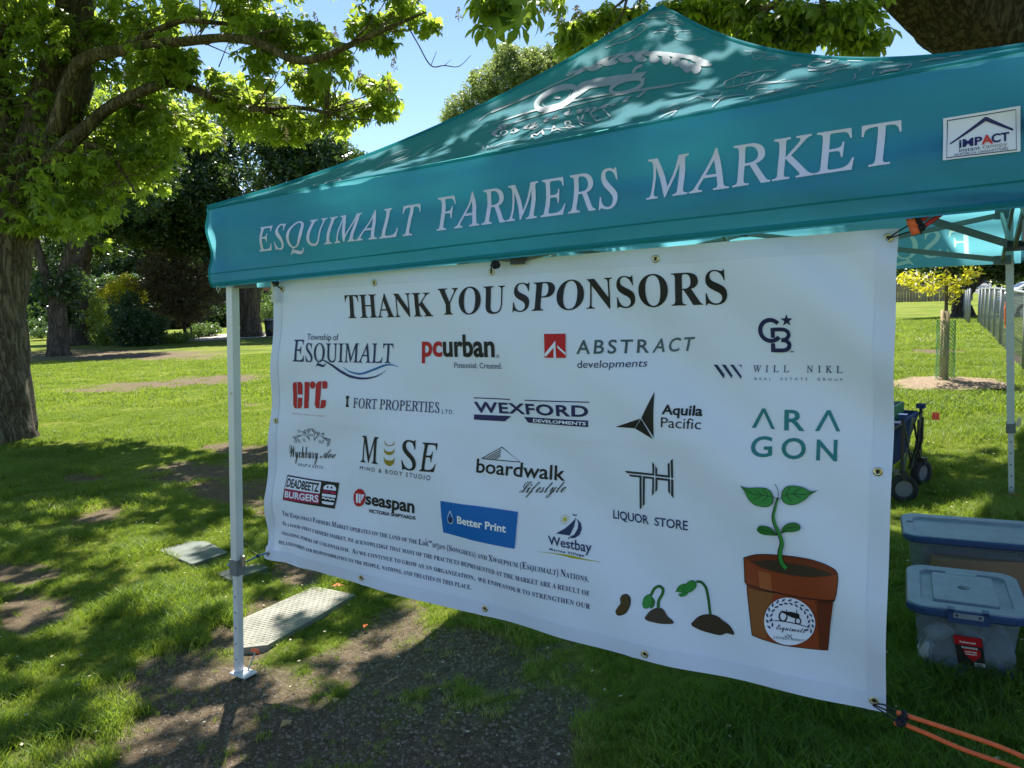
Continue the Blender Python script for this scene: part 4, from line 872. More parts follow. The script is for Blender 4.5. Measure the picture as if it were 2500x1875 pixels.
blob([(358, 1240), (395, 1190), (450, 1165), (500, 1180), (540, 1240), (580, 1275), (586, 1303), (500, 1298), (430, 1280), (375, 1260)], SO, 1, .95)
p.line(z8((780, 950), (820, 955), (860, 1000), (880, 1080), (890, 1160), (900, 1240)), 6.5, K, 0); p.line(z8((780, 950), (820, 955), (860, 1000), (880, 1080), (890, 1160), (900, 1240)), 4, GRD, 1)
blob([(595, 1040), (625, 990), (680, 970), (700, 1010), (660, 1045)], GRN, 0); blob([(618, 1065), (660, 1045), (710, 1040), (690, 1070), (645, 1085)], GRN, 0); blob([(660, 1020), (690, 965), (740, 937), (778, 955), (775, 1000), (730, 1040), (685, 1045)], GRN, 1)
blob([(735, 1310), (800, 1250), (880, 1230), (960, 1245), (1010, 1285), (1060, 1320), (1098, 1375), (1100, 1408), (1040, 1395), (985, 1412), (900, 1395), (820, 1370), (750, 1335)], SO, 1, .96)
p = P_('potted seedling drawing'); PT = (.26, .05, .018); PT2 = (.36, .10, .035); PTD = (.13, .028, .013)
pot = [(1180, 745), (1300, 712), (1460, 704), (1640, 712), (1800, 740), (1940, 795), (2010, 860), (2005, 1000), (1985, 1090), (1960, 1120), (1905, 1560), (1860, 1560), (1720, 1545), (1520, 1510), (1350, 1455), (1255, 1415), (1240, 1300), (1210, 1050), (1205, 980), (1188, 965)]
pot = [tuple(q) for q in np.vstack([spline(pot[:9], 4), np.array(pot[9:11]), spline(pot[11:16], 4), np.array(pot[16:])])]; p.poly(z8(*pot), K, 0); pc = np.array(pot, float); c0 = pc.mean(0) + (-10, 30); p.poly(z8(*map(tuple, (pc - c0) * .982 + c0)), PT, 1)
p.poly(z8((1225, 1010), (1330, 1030), (1440, 1050), (1400, 1230), (1380, 1450), (1262, 1405), (1245, 1280)), (.24, .085, .025), 2); p.poly(z8((1310, 860), (1420, 878), (1430, 1040), (1320, 1015)), PT2, 2)
p.poly(z8((1820, 1100), (1975, 1085), (1898, 1545), (1830, 1545)), PTD, 2)
blob([(1200, 755), (1300, 728), (1460, 718), (1640, 725), (1800, 755), (1925, 805), (1990, 860), (1900, 880), (1700, 890), (1500, 870), (1330, 830)], (.16, .035, .014), 2, .985)
blob([(1240, 775), (1340, 765), (1430, 755), (1600, 775), (1760, 795), (1900, 835), (1960, 868), (1800, 885), (1600, 880), (1400, 845)], SO, 3, .985)
p.line(z8((1205, 975), (1330, 1015), (1440, 1042), (1560, 1065), (1720, 1085), (1880, 1090), (1985, 1088)), 2.2, K, 4); p.line(z8((1220, 1000), (1330, 1032), (1450, 1050)), 1.2, K, 4); p.line(z8((1850, 1110), (1960, 1100)), 1.2, K, 4); p.line(z8((1870, 1125), (1950, 1118)), 1, K, 4)
p.line(z8((1560, 820), (1520, 760), (1515, 680), (1535, 600), (1520, 530), (1480, 440), (1465, 370), (1480, 290), (1500, 210)), [15, 13, 12, 11, 10, 9, 8, 7, 5], K, 5); p.line(z8((1565, 822), (1524, 760), (1519, 680), (1539, 600), (1524, 530), (1484, 440), (1470, 370), (1485, 290), (1501, 220)), [11, 10, 9, 8, 7.5, 6.5, 5.5, 4.5, 3], GRN, 6)
def leafd(L, vein, l0=6, col=GRN):
    blob(L, col, l0, .95)
    for v_ in vein: p.line(z8(*v_), 1.3, K, l0 + 2)
leafd([(1183, 100), (1240, 122), (1330, 120), (1410, 132), (1455, 180), (1465, 240), (1430, 280), (1370, 285), (1300, 265), (1250, 215), (1220, 155)], [[(1200, 115), (1290, 170), (1380, 185), (1470, 205), (1500, 228)], [(1310, 140), (1370, 185), (1300, 215)], [(1370, 135), (1420, 190), (1370, 240)]])
leafd([(1833, 158), (1770, 165), (1700, 130), (1620, 115), (1560, 125), (1530, 170), (1535, 230), (1570, 265), (1640, 275), (1720, 240), (1770, 195)], [[(1810, 165), (1720, 190), (1620, 180), (1550, 195), (1510, 228)], [(1690, 135), (1630, 180), (1690, 220)], [(1600, 130), (1570, 185), (1620, 245)]])
leafd([(1318, 480), (1345, 450), (1400, 448), (1450, 470), (1500, 525), (1440, 530), (1370, 525), (1330, 505)], [[(1340, 480), (1420, 490), (1495, 522)]], col=GRD)
leafd([(1528, 510), (1545, 460), (1590, 425), (1650, 420), (1690, 445), (1690, 480), (1640, 498), (1580, 500)], [[(1535, 505), (1590, 465), (1670, 455)]], col=GRD)
p.line(z8((1500, 215), (1502, 170), (1490, 130), (1470, 98)), 1.5, K, 6)
cx_, cy_ = z8((1583, 1295))[0]; p.ell(cx_, cy_, 222 / 3.529, 208 / 3.529, WHI, 5, rot=.25, n=48)
for k in range(15):
    a_ = math.radians(-205 + k * 16.5); r_ = 168
    for dr, da in ((16, .0), (-16, .06)):
        x_ = 1585 + (r_ + dr) * 1.08 * math.cos(a_ + da); y_ = 1285 + (r_ + dr) * .96 * math.sin(a_ + da) + .1 * (x_ - 1585); X0, Y0 = z8((x_, y_))[0]; p.ell(X0, Y0, 5.2, 2.1, NB, 7, rot=a_ + (1.1 if dr > 0 else 2.1), n=10)
p.ringl(*z8((1524, 1252))[0], 33 / 3.529, 42 / 3.529, 3.6, K, 7); p.ringl(*z8((1653, 1292))[0], 24 / 3.529, 27 / 3.529, 3, K, 7); p.poly(z8((1508, 1200), (1540, 1208), (1600, 1212), (1665, 1228), (1668, 1262), (1625, 1268), (1600, 1262), (1560, 1240), (1520, 1222)), K, 7); p.line(z8((1642, 1225), (1645, 1190)), 1.6, K, 7, False); p.line(z8((1555, 1210), (1553, 1192)), 1.4, K, 7, False)
p.line(z8((1378, 1288), (1480, 1290), (1580, 1305), (1690, 1330), (1782, 1362)), [.4, 2, 2.4, 2, .4], K, 7)
p.text('Esquimalt', *z8((1465, 1362), (1715, 1400), (1470, 1320)), K, 'script', .002, lay=7, ptr=z8((1722, 1356))[0]); p.text('FARMERS MARKET', *z8((1445, 1440), (1705, 1478), (1448, 1420)), K, 'sansl', lay=7, track=.25)
p.line(z8((1558, 1405), (1602, 1445)), 1.3, K, 7, False); p.line(z8((1600, 1412), (1562, 1442)), 1.3, K, 7, False); p.text('Est', *z8((1538, 1428), (1560, 1430), (1538, 1416)), K, 'sansb', lay=7)
need = set()
for q in list(PR.values()) + VLS + [rp, LB]: need |= q.need()
need |= {(c, 'serif', .006) for c in 'ESQUIMH'} | {(c, 'x', .028) for c in 'HRubbermaidROUGHNECKLIFETIMEWARRANTY'}
glyphs(need)
rp.build('emblem_print', panels[0], 'white wheat wreath over a tractor'); RQ.build('produce_drawings', panels[0], 'thin white line drawings of fruit, bread and a pig')['kind'] = 'stuff'
for q, w_ in zip(VLS, ('ESQUIMALT', 'FARMERS', 'MARKET')): q.build('lettering', front, 'white serif word ' + w_)
LB.build('maker_sticker', front, 'white sticker with navy roof outline')
for nm, q in PR.items(): q.build(nm.split()[-1] if nm.split()[-1] in ('heading', 'logo', 'text', 'drawing', 'drawings') else 'logo', banner, nm)

# back valance: lettering shows through the backlit cloth
rows = []; edges = []
Vv, Tt, Wd = layout('ESQUIM', 'serif', .006, None, .06)
hcap = .15; x1 = S - .20
LV = np.stack([x1 - Vv[:, 0] * hcap, 1.685 + Vv[:, 1] * hcap], 1)
gx = np.linspace(-OV, S + OV, 40); gz = np.linspace(zlo(0, 0), zhi(0, 0), 9)
pv = [Vector((a, b)) for a in gx for b in gz]; fs = []; nz = len(gz)
for i_ in range(39):
    for j_ in range(nz - 1): fs.append([i_ * nz + j_, (i_ + 1) * nz + j_, (i_ + 1) * nz + j_ + 1, i_ * nz + j_ + 1])
nf = len(fs); o0 = len(pv); pv += [Vector(q) for q in LV]; fs += [[int(o0 + k) for k in (t if np.cross(LV[t[1]] - LV[t[0]], LV[t[2]] - LV[t[0]]) > 0 else t[::-1])] for t in Tt]
r = delaunay_2d_cdt(pv, [], fs, 0, 1e-6)
UV = np.array([tuple(v_) for v_ in r[0]]); cen = UV[np.array([list(f)[:3] for f in r[2]])].mean(1); mi = np.zeros(len(cen), int)
for t in Tt:
    a, b_, c_ = LV[t]; d1_, d2_, d3_ = np.cross(b_ - a, cen - a), np.cross(c_ - b_, cen - b_), np.cross(a - c_, cen - c_)
    mi |= (((d1_ > 0) & (d2_ > 0) & (d3_ > 0)) | ((d1_ < 0) & (d2_ < 0) & (d3_ < 0))).astype(int)
part('back_valance', bsurf(UV[:, 0], UV[:, 1]), [tuple(f) for f in r[2]], [M['teal'], M['mint']], tent, True, mi=mi)

# legs
def tube_leg(name, top, foot, zc, parent):
    top = np.array(top); foot = np.array(foot); d = (foot - top); k = (top[2] - zc) / (top[2] - foot[2]); mid = top + d * k
    o = MB().beam(top, mid, .040, .040, TN_3).build(name, M['white_metal'], parent)
    MB().beam(mid - d * .01, foot + (0, 0, .01), .031, .031, TN_3).build('inner_leg', M['white_metal'], o)
    MB().beam(mid + d * -.012, mid + d * .022, .050, .050, TN_3).build('collar', M['collar'], o)
    MB().beam(mid + np.append(TE * .03, .0), mid + np.append(TE * .045, .05), .012, .02).build('latch', M['steel'], o)
    for k_ in range(5):
        c_ = foot - (d / np.linalg.norm(d)) * (.07 + k_ * .075); MB().disc(c_ - np.append(TN * .0158, 0), TN_3, .0045, .0012, 8).build('adjustment_hole', M['black'], o)
    for k_ in (.06, .5): c_ = top + d * k_ * k; MB().disc(c_ - np.append(TN * .0215, 0), TN_3, .006, .004, 8).build('bolt', M['steel'], o)
    q = foot + np.append(TE * .03 - TN * .0, .006); MB().box(q, (.11, .075, .006), np.array([[TE[0], TN[0], 0], [TE[1], TN[1], 0], [0, 0, 1]])).build('foot_plate', M['white_metal'], o)
    return o
TN_3 = (TN[0], TN[1], 0)
fA = G(584, 1642); fC = G(2469, 1214); ctop = W3(S - .025, S - .025, 1.93)
tube_leg('leg', W3(.03, .03, 1.95), fA, .32 + float(g(*fA[:2])) + .34 - .14, tent)
tube_leg('leg', ctop, fC, PZ(2469, 1055, 0)[2] if False else float(fC[2]) + .46, tent)
fB = W3(S + .22, -.05, 0.); fB[2] = g(fB[0], fB[1]); tube_leg('leg', W3(S + .06, -.0, 1.98), fB, float(fB[2]) + .5, tent)
fD = W3(-.02, S + .02, 0.); fD[2] = g(fD[0], fD[1]); tube_leg('leg', W3(.025, S - .025, 1.93), fD, float(fD[2]) + .5, tent)
# scissor truss
corner = [(.05, .05), (S - .05, .05), (S - .05, S - .05), (.05, S - .05)]
corner[1] = (S + .06, -.02); ZU, ZL = 1.90, 1.645
def bar(a, b): MB().beam(a, b, .014, .030, (0, 0, 1)).build('truss_bar', M['metal'], tent)
for k in range(4):
    (u0, v0), (u1, v1) = corner[k], corner[(k + 1) % 4]; um, vm = (u0 + u1) / 2, (v0 + v1) / 2; l = .07 if k == 0 else 0
    ins = np.array([S / 2 - um, S / 2 - vm]); ins = ins / np.linalg.norm(ins) * .012
    bar(W3(u0, v0, ZU), W3(um, vm, ZL + .02)); bar(W3(u0 + ins[0], v0 + ins[1], ZL + l / 2), W3(um + ins[0], vm + ins[1], ZU))
    bar(W3(um, vm, ZU), W3(u1, v1, ZL + l)); bar(W3(um + ins[0], vm + ins[1], ZL + .02), W3(u1 + ins[0], v1 + ins[1], ZU))
    for zz in (ZL + .02, ZU): MB().box(W3(um, vm, zz), (.05, .05, .04)).build('truss_joint', M['black'], tent)
    for zz in (ZL, ZU): MB().box(W3(u0, v0, zz), (.085, .085, .05), np.array([[TE[0], TN[0], 0], [TE[1], TN[1], 0], [0, 0, 1]])).build('leg_bracket', M['collar'], tent)
    bar(W3(um, vm, ZU), W3(S / 2, S / 2, 2.0)); bar(W3(um, vm, ZL + .02), W3(S / 2 - ins[0], S / 2 - ins[1], 2.3)); bar(W3((um + S / 2) / 2, (vm + S / 2) / 2, 1.98), W3(S / 2, S / 2, 2.62))
MB().tube([W3(S / 2, S / 2, 1.95), W3(S / 2, S / 2, PK - .03)], .02, 10).build('centre_pole', M['metal'], tent)
# strap hanging at the left corner
def bp(x, y, v=-.0): return W3(*[onv(x, y, v)[0], v, onv(x, y, v)[1]])
MB().add([bp(659, 686, -.01), bp(672, 686, -.01), bp(669, 712, -.01), bp(675, 738, -.01), bp(661, 738, -.01), bp(664, 712, -.01)] + [bp(659, 686, -.014), bp(672, 686, -.014), bp(669, 712, -.014), bp(675, 738, -.014), bp(661, 738, -.014), bp(664, 712, -.014)],
         [(0, 1, 2, 5), (5, 2, 3, 4), (7, 6, 11, 8), (8, 11, 10, 9), (0, 6, 7, 1), (1, 7, 8, 2), (2, 8, 9, 3), (3, 9, 10, 4), (4, 10, 11, 5), (5, 11, 6, 0)]).build('strap', M['tagw'], tent)
MB().tube([bp(531, 694, -.05), bp(529, 706, -.055), bp(533, 716, -.05), bp(536, 704, -.045), bp(532, 694, -.05)], .002, 5).build('cord_loop', M['tagw'], tent)

# ------------------------------------------------------------------ cords and bungees
def cord(name, pts_, r, m_, label, cat, extra=()):
    P = spline(np.array(pts_), 8); t = thing(name, P[0], label, cat)
    MB().tube(P, r, 8).build('cord', m_, t, True)
    for nm, e, mm in extra: e.build(nm, mm, t, True)
    return t
def knot(c, r, n=5, seed=0):
    rr = np.random.default_rng(seed); b = MB()
    for k in range(n):
        a = rr.normal(0, 1, 3); a /= np.linalg.norm(a); q = np.cross(a, (0, 0, 1.)); q /= np.linalg.norm(q); w = np.cross(a, q)
        b.tube([np.array(c) + rr.normal(0, r * .2, 3) + (q * math.cos(s) + w * math.sin(s)) * r * (.6 + .3 * rr.random()) for s in np.linspace(0, 6.2, 14)], r * .24, 6)
    return b
cord('bungee_tie', [bp(690, 706, -.004), bp(682, 702, -.02), bp(674, 694, -.03), bp(668, 684, -.03), bp(660, 676, -.02)], .0028, M['cord'], 'navy cord knotted through the top left banner eyelet by the leg', 'cord', [('knot', knot(bp(672, 690, -.03), .014), M['cord'])])
cord('bungee_tie', [bp(1200, 666, -.004), bp(1199, 657, -.03), bp(1203, 645, -.03), bp(1206, 632, .0)], .003, M['cord'], 'black cord knotted at the top edge of the banner above THANK YOU', 'cord', [('knot', knot(bp(1209, 646, -.03), .014, 6, 3), M['cord'])])
cord('blue_bungee', [bp(657, 1351, -.003), bp(645, 1352, -.02), bp(628, 1359, -.02), bp(600, 1372, -.01), bp(582, 1380, -.03), bp(566, 1383, -.045), bp(557, 1380, -.03), bp(560, 1376, .04), bp(575, 1376, .07)], .0038, M['blue_cord'], 'blue elastic cord tying the lower left banner corner to the tent leg', 'cord',
     [('hook', knot(bp(630, 1357, -.02), .010, 4, 5), M['cord'])])
def bungee(name, label, gr, lp, kn, tubes, mm):
    t = thing(name, bp(*gr), label, 'bungee cord')
    b = MB()
    for L in lp: b.tube(spline([bp(*q) for q in L], 6), .0022, 6)
    b.build('loop', M['cord'], t, True)
    for i_, (x, y, v) in enumerate(kn):
        knot(bp(x, y, v), .013, 6, i_ + 7).build('binding', M['cord'], t, True)
    for L in tubes:
        P = spline([bp(*q) for q in L], 8); MB().tube(P, [.0085] + [.0062] * (len(P) - 1), 10).build('rubber_tube', mm, t, True)
    return t
bungee('orange_bungee', 'bright orange bungee cord stretched from the lower right banner corner', (2131, 1719, 0), [[(2131, 1719, -.004), (2160, 1721, -.01), (2196, 1742, 0)], [(2131, 1722, -.006), (2158, 1740, -.01), (2190, 1762, 0)], [(2131, 1719, -.004), (2165, 1735, 0), (2196, 1752, 0)]],
       [(2208, 1747, 0), (2199, 1763, 0)], [[(2190, 1740, 0), (2200, 1742, 0), (2214, 1747, 0), (2330, 1785, 0), (2440, 1823, 0), (2530, 1862, 0)], [(2187, 1768, 0), (2196, 1762, 0), (2207, 1768, 0), (2262, 1791, 0), (2350, 1829, 0), (2480, 1875, 0), (2530, 1898, 0)]], M['orange'])
bungee('red_bungee', 'red bungee cord with orange ends at the top right banner corner', (2169, 581, 0), [[(2169, 581, -.004), (2195, 564, 0), (2222, 548, 0)], [(2170, 582, -.006), (2200, 572, 0), (2226, 564, 0)]],
       [(2238, 538, -.01), (2246, 556, -.01)], [[(2240, 545, -.01), (2262, 528, 0), (2300, 500, .02)], [(2246, 560, -.01), (2280, 535, 0), (2330, 500, .02)]], M['red_rubber'])
t = bpy.data.objects['red_bungee']
for L in ([(2222, 532, -.02), (2226, 545, -.02), (2232, 556, -.02)], [(2228, 552, -.02), (2233, 562, -.02), (2236, 572, -.02)]): MB().tube([bp(*q) for q in L], .011, 10).build('end_stopper', M['orange'], t, True)
# stakes through the foot plates
def stake(px, py, lean, label):
    b = G(px, py); t = thing('tent_peg', b, label, 'tent peg'); tp = b + lean
    MB().tube([b - np.array(lean) * .25, tp], .004, 8).build('pin', M['steel'], t)
    MB().tube([tp - np.append(TE, 0) * .025, tp - np.append(TE, 0) * .012 + (0, 0, .004), tp + np.append(TE, 0) * .012 + (0, 0, .004), tp + np.append(TE, 0) * .025 - (0, 0, .004)], [.007, .009, .009, .006], 8).build('handle', M['orange'], t, True)
    return t
stake(604, 1640, (.035, .03, .085), 'orange handled peg leaning beside the front left tent leg'); stake(2478, 1219, (.01, .01, .02), 'orange peg driven in at the far right tent leg')

# ------------------------------------------------------------------ trees
def palmate_shape(nl, L, W, detail, seed):
    """a palmate chestnut leaf: nl leaflets spreading from the stalk's end and hanging down"""
    r = np.random.default_rng(seed); V = []; Fc = []; k = 0
    for i_ in range(nl):
        a = math.radians(-118 + 236 * i_ / (nl - 1)); l = L * (1 - .38 * abs(a) / 2.1) * r.uniform(.9, 1.1); w = W * l / L
        d = np.array([math.cos(a), math.sin(a), 0]); sd = np.array([-math.sin(a), math.cos(a), 0]); dr = r.uniform(.35, .8)
        st = ((.0, .06), (.33, .42), (.66, 1.), (.86, .62)) if detail else ((.0, .05), (.62, 1.))
        ring = []
        for f, ww in st:
            c = d * l * f * (1 - .25 * f * dr) + np.array([0, 0, -dr * l * f * f])
            V += [c - sd * w / 2 * ww + (0, 0, .12 * w * ww), c, c + sd * w / 2 * ww + (0, 0, .12 * w * ww)]; ring.append(k); k += 3
        V.append(d * l * (1 - .25 * dr) + np.array([0, 0, -dr * l])); last = k; k += 1
        for p_, q_ in zip(ring, ring[1:]): Fc += [(p_, p_ + 1, q_ + 1), (p_, q_ + 1, q_), (p_ + 1, p_ + 2, q_ + 2), (p_ + 1, q_ + 2, q_ + 1)]
        p_ = ring[-1]; Fc += [(p_, p_ + 1, last), (p_ + 1, p_ + 2, last)]
    return np.array(V), np.array(Fc)
def rotm(yaw, pitch, roll):
    cy, sy = np.cos(yaw), np.sin(yaw); cp_, sp_ = np.cos(pitch), np.sin(pitch); cr_, sr_ = np.cos(roll), np.sin(roll); o = np.zeros_like(cy); e = o + 1
    Rz = np.stack([cy, -sy, o, sy, cy, o, o, o, e], 1).reshape(-1, 3, 3); Ry = np.stack([cp_, o, sp_, o, e, o, -sp_, o, cp_], 1).reshape(-1, 3, 3)
    Rx = np.stack([e, o, o, o, cr_, -sr_, o, sr_, cr_], 1).reshape(-1, 3, 3); return Rz @ Ry @ Rx
def leaves(name, P, scale, temps, mat_, parent, tone=None, tilt=.35, kind=None, label=None):
    """joins one copy of a leaf template per point into a single foliage mesh"""
    n = len(P); R_ = rotm(rng.uniform(0, 6.28, n), rng.normal(.25, tilt, n), rng.normal(0, tilt, n)); ti = rng.integers(0, len(temps), n)
    Vs = []; Fs = []; Ts = []; o = 0
    tone = np.clip(rng.normal(.5, .25, n), 0, 1) if tone is None else tone
    for k, (tv, tf) in enumerate(temps):
        i_ = np.where(ti == k)[0]
        if not len(i_): continue
        V = np.einsum('nij,vj->nvi', R_[i_], tv) * scale[i_][:, None, None] + P[i_][:, None, :]
        Vs.append(V.reshape(-1, 3)); Fs.append((tf[None] + (np.arange(len(i_)) * len(tv))[:, None, None]).reshape(-1, 3) + o); o += len(i_) * len(tv)
        Ts.append(np.repeat(tone[i_], len(tf)))
    ob = part(name, np.concatenate(Vs), np.concatenate(Fs), mat_, parent)
    a = ob.data.attributes.new('tone', 'FLOAT', 'FACE'); a.data.foreach_set('value', np.concatenate(Ts).astype(np.float32))
    if kind: ob['kind'] = kind
    return ob
PALM_PLAIN = [palmate_shape(n, 1., .42, False, s) for n, s in ((5, 1), (6, 2), (7, 3), (7, 4))]
PALM_FINE = [palmate_shape(n, 1., .40, True, s) for n, s in ((5, 11), (7, 12), (6, 13))]
def simple_leaf(k, seed):                  # a spray of k small leaves
    r = np.random.default_rng(seed); V = []; Fc = []
    for i_ in range(k):
        c = r.normal(0, .42, 3); a = r.normal(0, 1, 3); a /= np.linalg.norm(a); b = np.cross(a, r.normal(0, 1, 3)); b /= np.linalg.norm(b); l = r.uniform(.35, .6); n0 = len(V)
        V += [c - a * l, c + b * l * .42, c + a * l, c - b * l * .42]; Fc += [(n0, n0 + 1, n0 + 2), (n0, n0 + 2, n0 + 3)]
    return np.array(V), np.array(Fc)
SPR = [simple_leaf(6, s) for s in range(5)]
def ellpts(c, r, n, shell=.45):
    d = rng.normal(0, 1, (n, 3)); d /= np.linalg.norm(d, axis=1)[:, None]; q = rng.random(n) ** shell; P = np.array(c) + d * q[:, None] * np.array(r)
    return P
def pxcl(x, y, rx, ry, d, n, dd=None, shell=.45):
    """n points in an ellipsoid whose outline, seen from the path, is centred on photo position (x, y)"""
    s = d / F; dd = (rx + ry) / 2 * s if dd is None else dd; q = ellpts((0, 0, 0), (1, 1, 1), n, shell)
    return at(x, y, d) + q[:, :1] * RT * rx * s + q[:, 1:2] * UP * ry * s + q[:, 2:] * np.array([0, 1, 0]) * dd
def lumpy(P, c, amt, fr=.5):               # open gaps so that the crown reads as separate clumps
    k = fbm(P[:, 0] * fr + P[:, 2] * .7 * fr + 31, P[:, 2] * fr - P[:, 1] * .8 * fr, 3); return P[k > amt]
def bark_tube(P, r, n=28, ridge=.07, seed=0, flare=0.):
    P = spline(P, 10); r = np.interp(np.linspace(0, 1, len(P)), np.linspace(0, 1, len(r)), r); b = MB()
    def jit(i_, a): return 1 + ridge * np.sin(a * 7 + seed + i_ * .09) * .6 + ridge * (vn(a * 3 + seed, np.full_like(a, i_ * .3)) - .5) * 2 + flare * math.exp(-i_ * .45) * (.55 + .45 * np.sin(a * 4 + seed)) 
    return b.tube(P, r, n, jit=jit)
def branches(root, L, mat_, name='branch', n=8):
    for P, r in L: bark_tube(P, r, n, .1, len(P)).build(name, mat_, root, True)

# chestnut standing on the lawn at the left
b0 = G(18, 1075); dT = float((b0 - CAM) @ FW)
lt = thing('chestnut_tree', b0, 'big horse chestnut at the left edge with fissured trunk and backlit spring leaves', 'tree', 'park trees')
A_ = lambda x, y, d=0: at(x, y, dT + d)
A2_ = lambda x, y, d=0: at(x, y, dT + d - .7)
bark_tube([b0 + (-.25, 0, -.25), b0 + (-.22, 0, .05), A_(-12, 1000), A_(-14, 900), A_(-16, 760), A_(-6, 620), A_(10, 540), A_(40, 450)], [.82, .66, .55, .50, .455, .47, .50, .5], 64, .05, 2, .22).build('trunk', M['bark'], lt, True)
LB_ = [([A_(50, 430), A_(95, 330), A_(110, 230), A_(150, 130), A_(168, 0), A_(160, -160)], [.36, .30, .26, .22, .17, .12]), ([A_(30, 450), A_(5, 300), A_(-10, 150), A_(30, 0, -.4)], [.3, .22, .18, .12]),
       ([A_(90, 430), A_(150, 290), A_(188, 200), A_(195, 90), A_(205, -80)], [.34, .28, .24, .2, .14]),
       ([A2_(130, 330), A2_(180, 180), A2_(220, 140, -.2), A2_(300, 122, -.5), A2_(400, 105, -.9), A2_(480, 98, -1.2), A2_(560, 92, -1.5), A2_(640, 108, -1.7), A2_(715, 146, -1.9), A2_(780, 142, -2.), A2_(850, 112, -2.1), A2_(920, 80, -2.2), A2_(1006, 43, -2.3), A2_(1040, 30, -2.3)], [0.132, 0.112, 0.099, 0.079, 0.073, 0.066, 0.059, 0.056, 0.053, 0.046, 0.040, 0.033, 0.020, 0.010]),
       ([A2_(110, 400), A2_(190, 330), A2_(250, 275, .2), A2_(300, 245), A2_(390, 208, -.3), A2_(430, 206), A2_(500, 230, -.5), A2_(560, 258), A2_(640, 266, -.8), A2_(720, 262), A2_(800, 276, -1), A2_(850, 290), A2_(905, 292, -1.)], [0.132, 0.112, 0.092, 0.086, 0.073, 0.066, 0.059, 0.053, 0.040, 0.033, 0.023, 0.013, 0.007]),
       ([A2_(300, 122, -.5), A2_(360, 85, -.6), A2_(440, 52, -.8), A2_(520, 55, -1), A2_(640, 68), A2_(720, 80)], [0.059, 0.053, 0.040, 0.033, 0.020, 0.010]), ([A2_(210, 350), A2_(260, 370), A2_(300, 420), A2_(330, 470)], [0.059, 0.040, 0.026, 0.013]),
       ([A2_(850, 112, -2.1), A2_(900, 60, -2.1), A2_(930, 20), A2_(960, -30)], [0.020, 0.013, 0.010, 0.007]), ([A2_(640, 266, -.8), A2_(700, 290), A2_(760, 292), A2_(840, 297)], [0.026, 0.020, 0.013, 0.007]), ([A2_(995, 62, -2.2), A2_(1022, 110, -2.2), A2_(1052, 160, -2.2), A2_(1085, 160, -2.2), A2_(1120, 162, -2.2), A2_(1150, 135, -2.2)], [0.008, 0.008, 0.008, 0.007, 0.005, 0.003]),
       ([A2_(1052, 160, -2.2), A2_(1066, 125, -2.2)], [0.005, 0.003]), ([A2_(1085, 160, -2.2), A2_(1102, 145, -2.2)], [0.004, 0.002])]
branches(lt, LB_, M['bark'], 'branch', 10)
CL = [(40, 60, 230, 150, 0, 900), (250, 60, 200, 130, -.3, 900), (450, 30, 190, 60, -.9, 520), (120, 250, 210, 150, .5, 1100), (60, 430, 190, 130, .3, 950), (240, 400, 170, 120, .2, 800), (330, 260, 170, 90, .2, 640), (480, 300, 140, 60, 0, 420), (130, 520, 130, 70, -.2, 420), (200, 470, 100, 110, -.9, 380),
      (420, 150, 120, 60, -1, 330), (560, 190, 130, 70, -.8, 440), (690, 200, 120, 70, -1.2, 420), (820, 215, 120, 50, -1.4, 300), (900, 255, 85, 40, -1.3, 190), (620, 270, 150, 50, -.6, 380), (780, 300, 110, 30, -1, 150), (700, 330, 70, 25, -.9, 70), (640, 90, 120, 40, -1.7, 230), (760, 70, 110, 45, -2, 260), (870, 50, 90, 50, -2.2, 240), (960, 30, 80, 45, -2.3, 190),
      (850, 130, 90, 35, -2.1, 170), (940, 110, 60, 30, -2.2, 80), (560, 20, 150, 40, -1.5, 300), (940, 190, 50, 35, -1.5, 70), (720, 150, 120, 30, -1.6, 120), (1040, 60, 35, 25, -2.3, 30), (350, 380, 110, 60, -.3, 200), (230, 560, 60, 50, -.1, 110), (540, 330, 60, 40, 0, 90),
      (150, -150, 420, 160, 0, 1500), (700, -120, 330, 110, -1.5, 900), (-250, 250, 250, 400, 0, 1300)]
P = np.concatenate([pxcl(x, y, rx, ry, dT + d, int(n * (1.25 if x < 400 else 1.05)), min(1.9, (rx + ry) / 2 * dT / F * 1.3), .6) for x, y, rx, ry, d, n in CL])
P = np.concatenate([lumpy(P[P[:, 0] < -5.5], 0, .42, 1.5), lumpy(P[P[:, 0] >= -5.5], 0, .475, 1.9)])
hang = P[:, 2] < 1.0
P = P[~hang]
big = rng.permutation(len(P)); px, py, d_ = project(P); vis = (px > 20) & (px < 1050) & (py > 5) & (py < 600); front_ = np.where(vis & (d_ < dT - 1.0))[0]
pick = rng.permutation(front_)[:110]; rest = np.setdiff1d(np.arange(len(P)), pick)
leaves('foliage', P[rest], rng.uniform(.08, .2, len(rest)), PALM_PLAIN, M['leaf'], lt, kind='stuff', tilt=.5)
def single_leaves(root, Pk, smin, smax, nm='leaf'):
    ms_l = []
    for tv, tf in PALM_FINE:
        me = mesh('leaf', tv, tf, M['leaf']); a = me.attributes.new('tone', 'FLOAT', 'FACE'); a.data.foreach_set('value', np.full(len(tf), rng.uniform(.2, .8), np.float32)); ms_l.append(me)
    for q in Pk:
        o = obj(nm, ms_l[rng.integers(0, len(ms_l))], root, q - ORG[root.name], (rng.normal(0, .4), rng.normal(.3, .4), rng.uniform(0, 6.28))); s_ = rng.uniform(smin, smax); o.scale = (s_, s_, s_)
single_leaves(lt, P[pick], .14, .19)
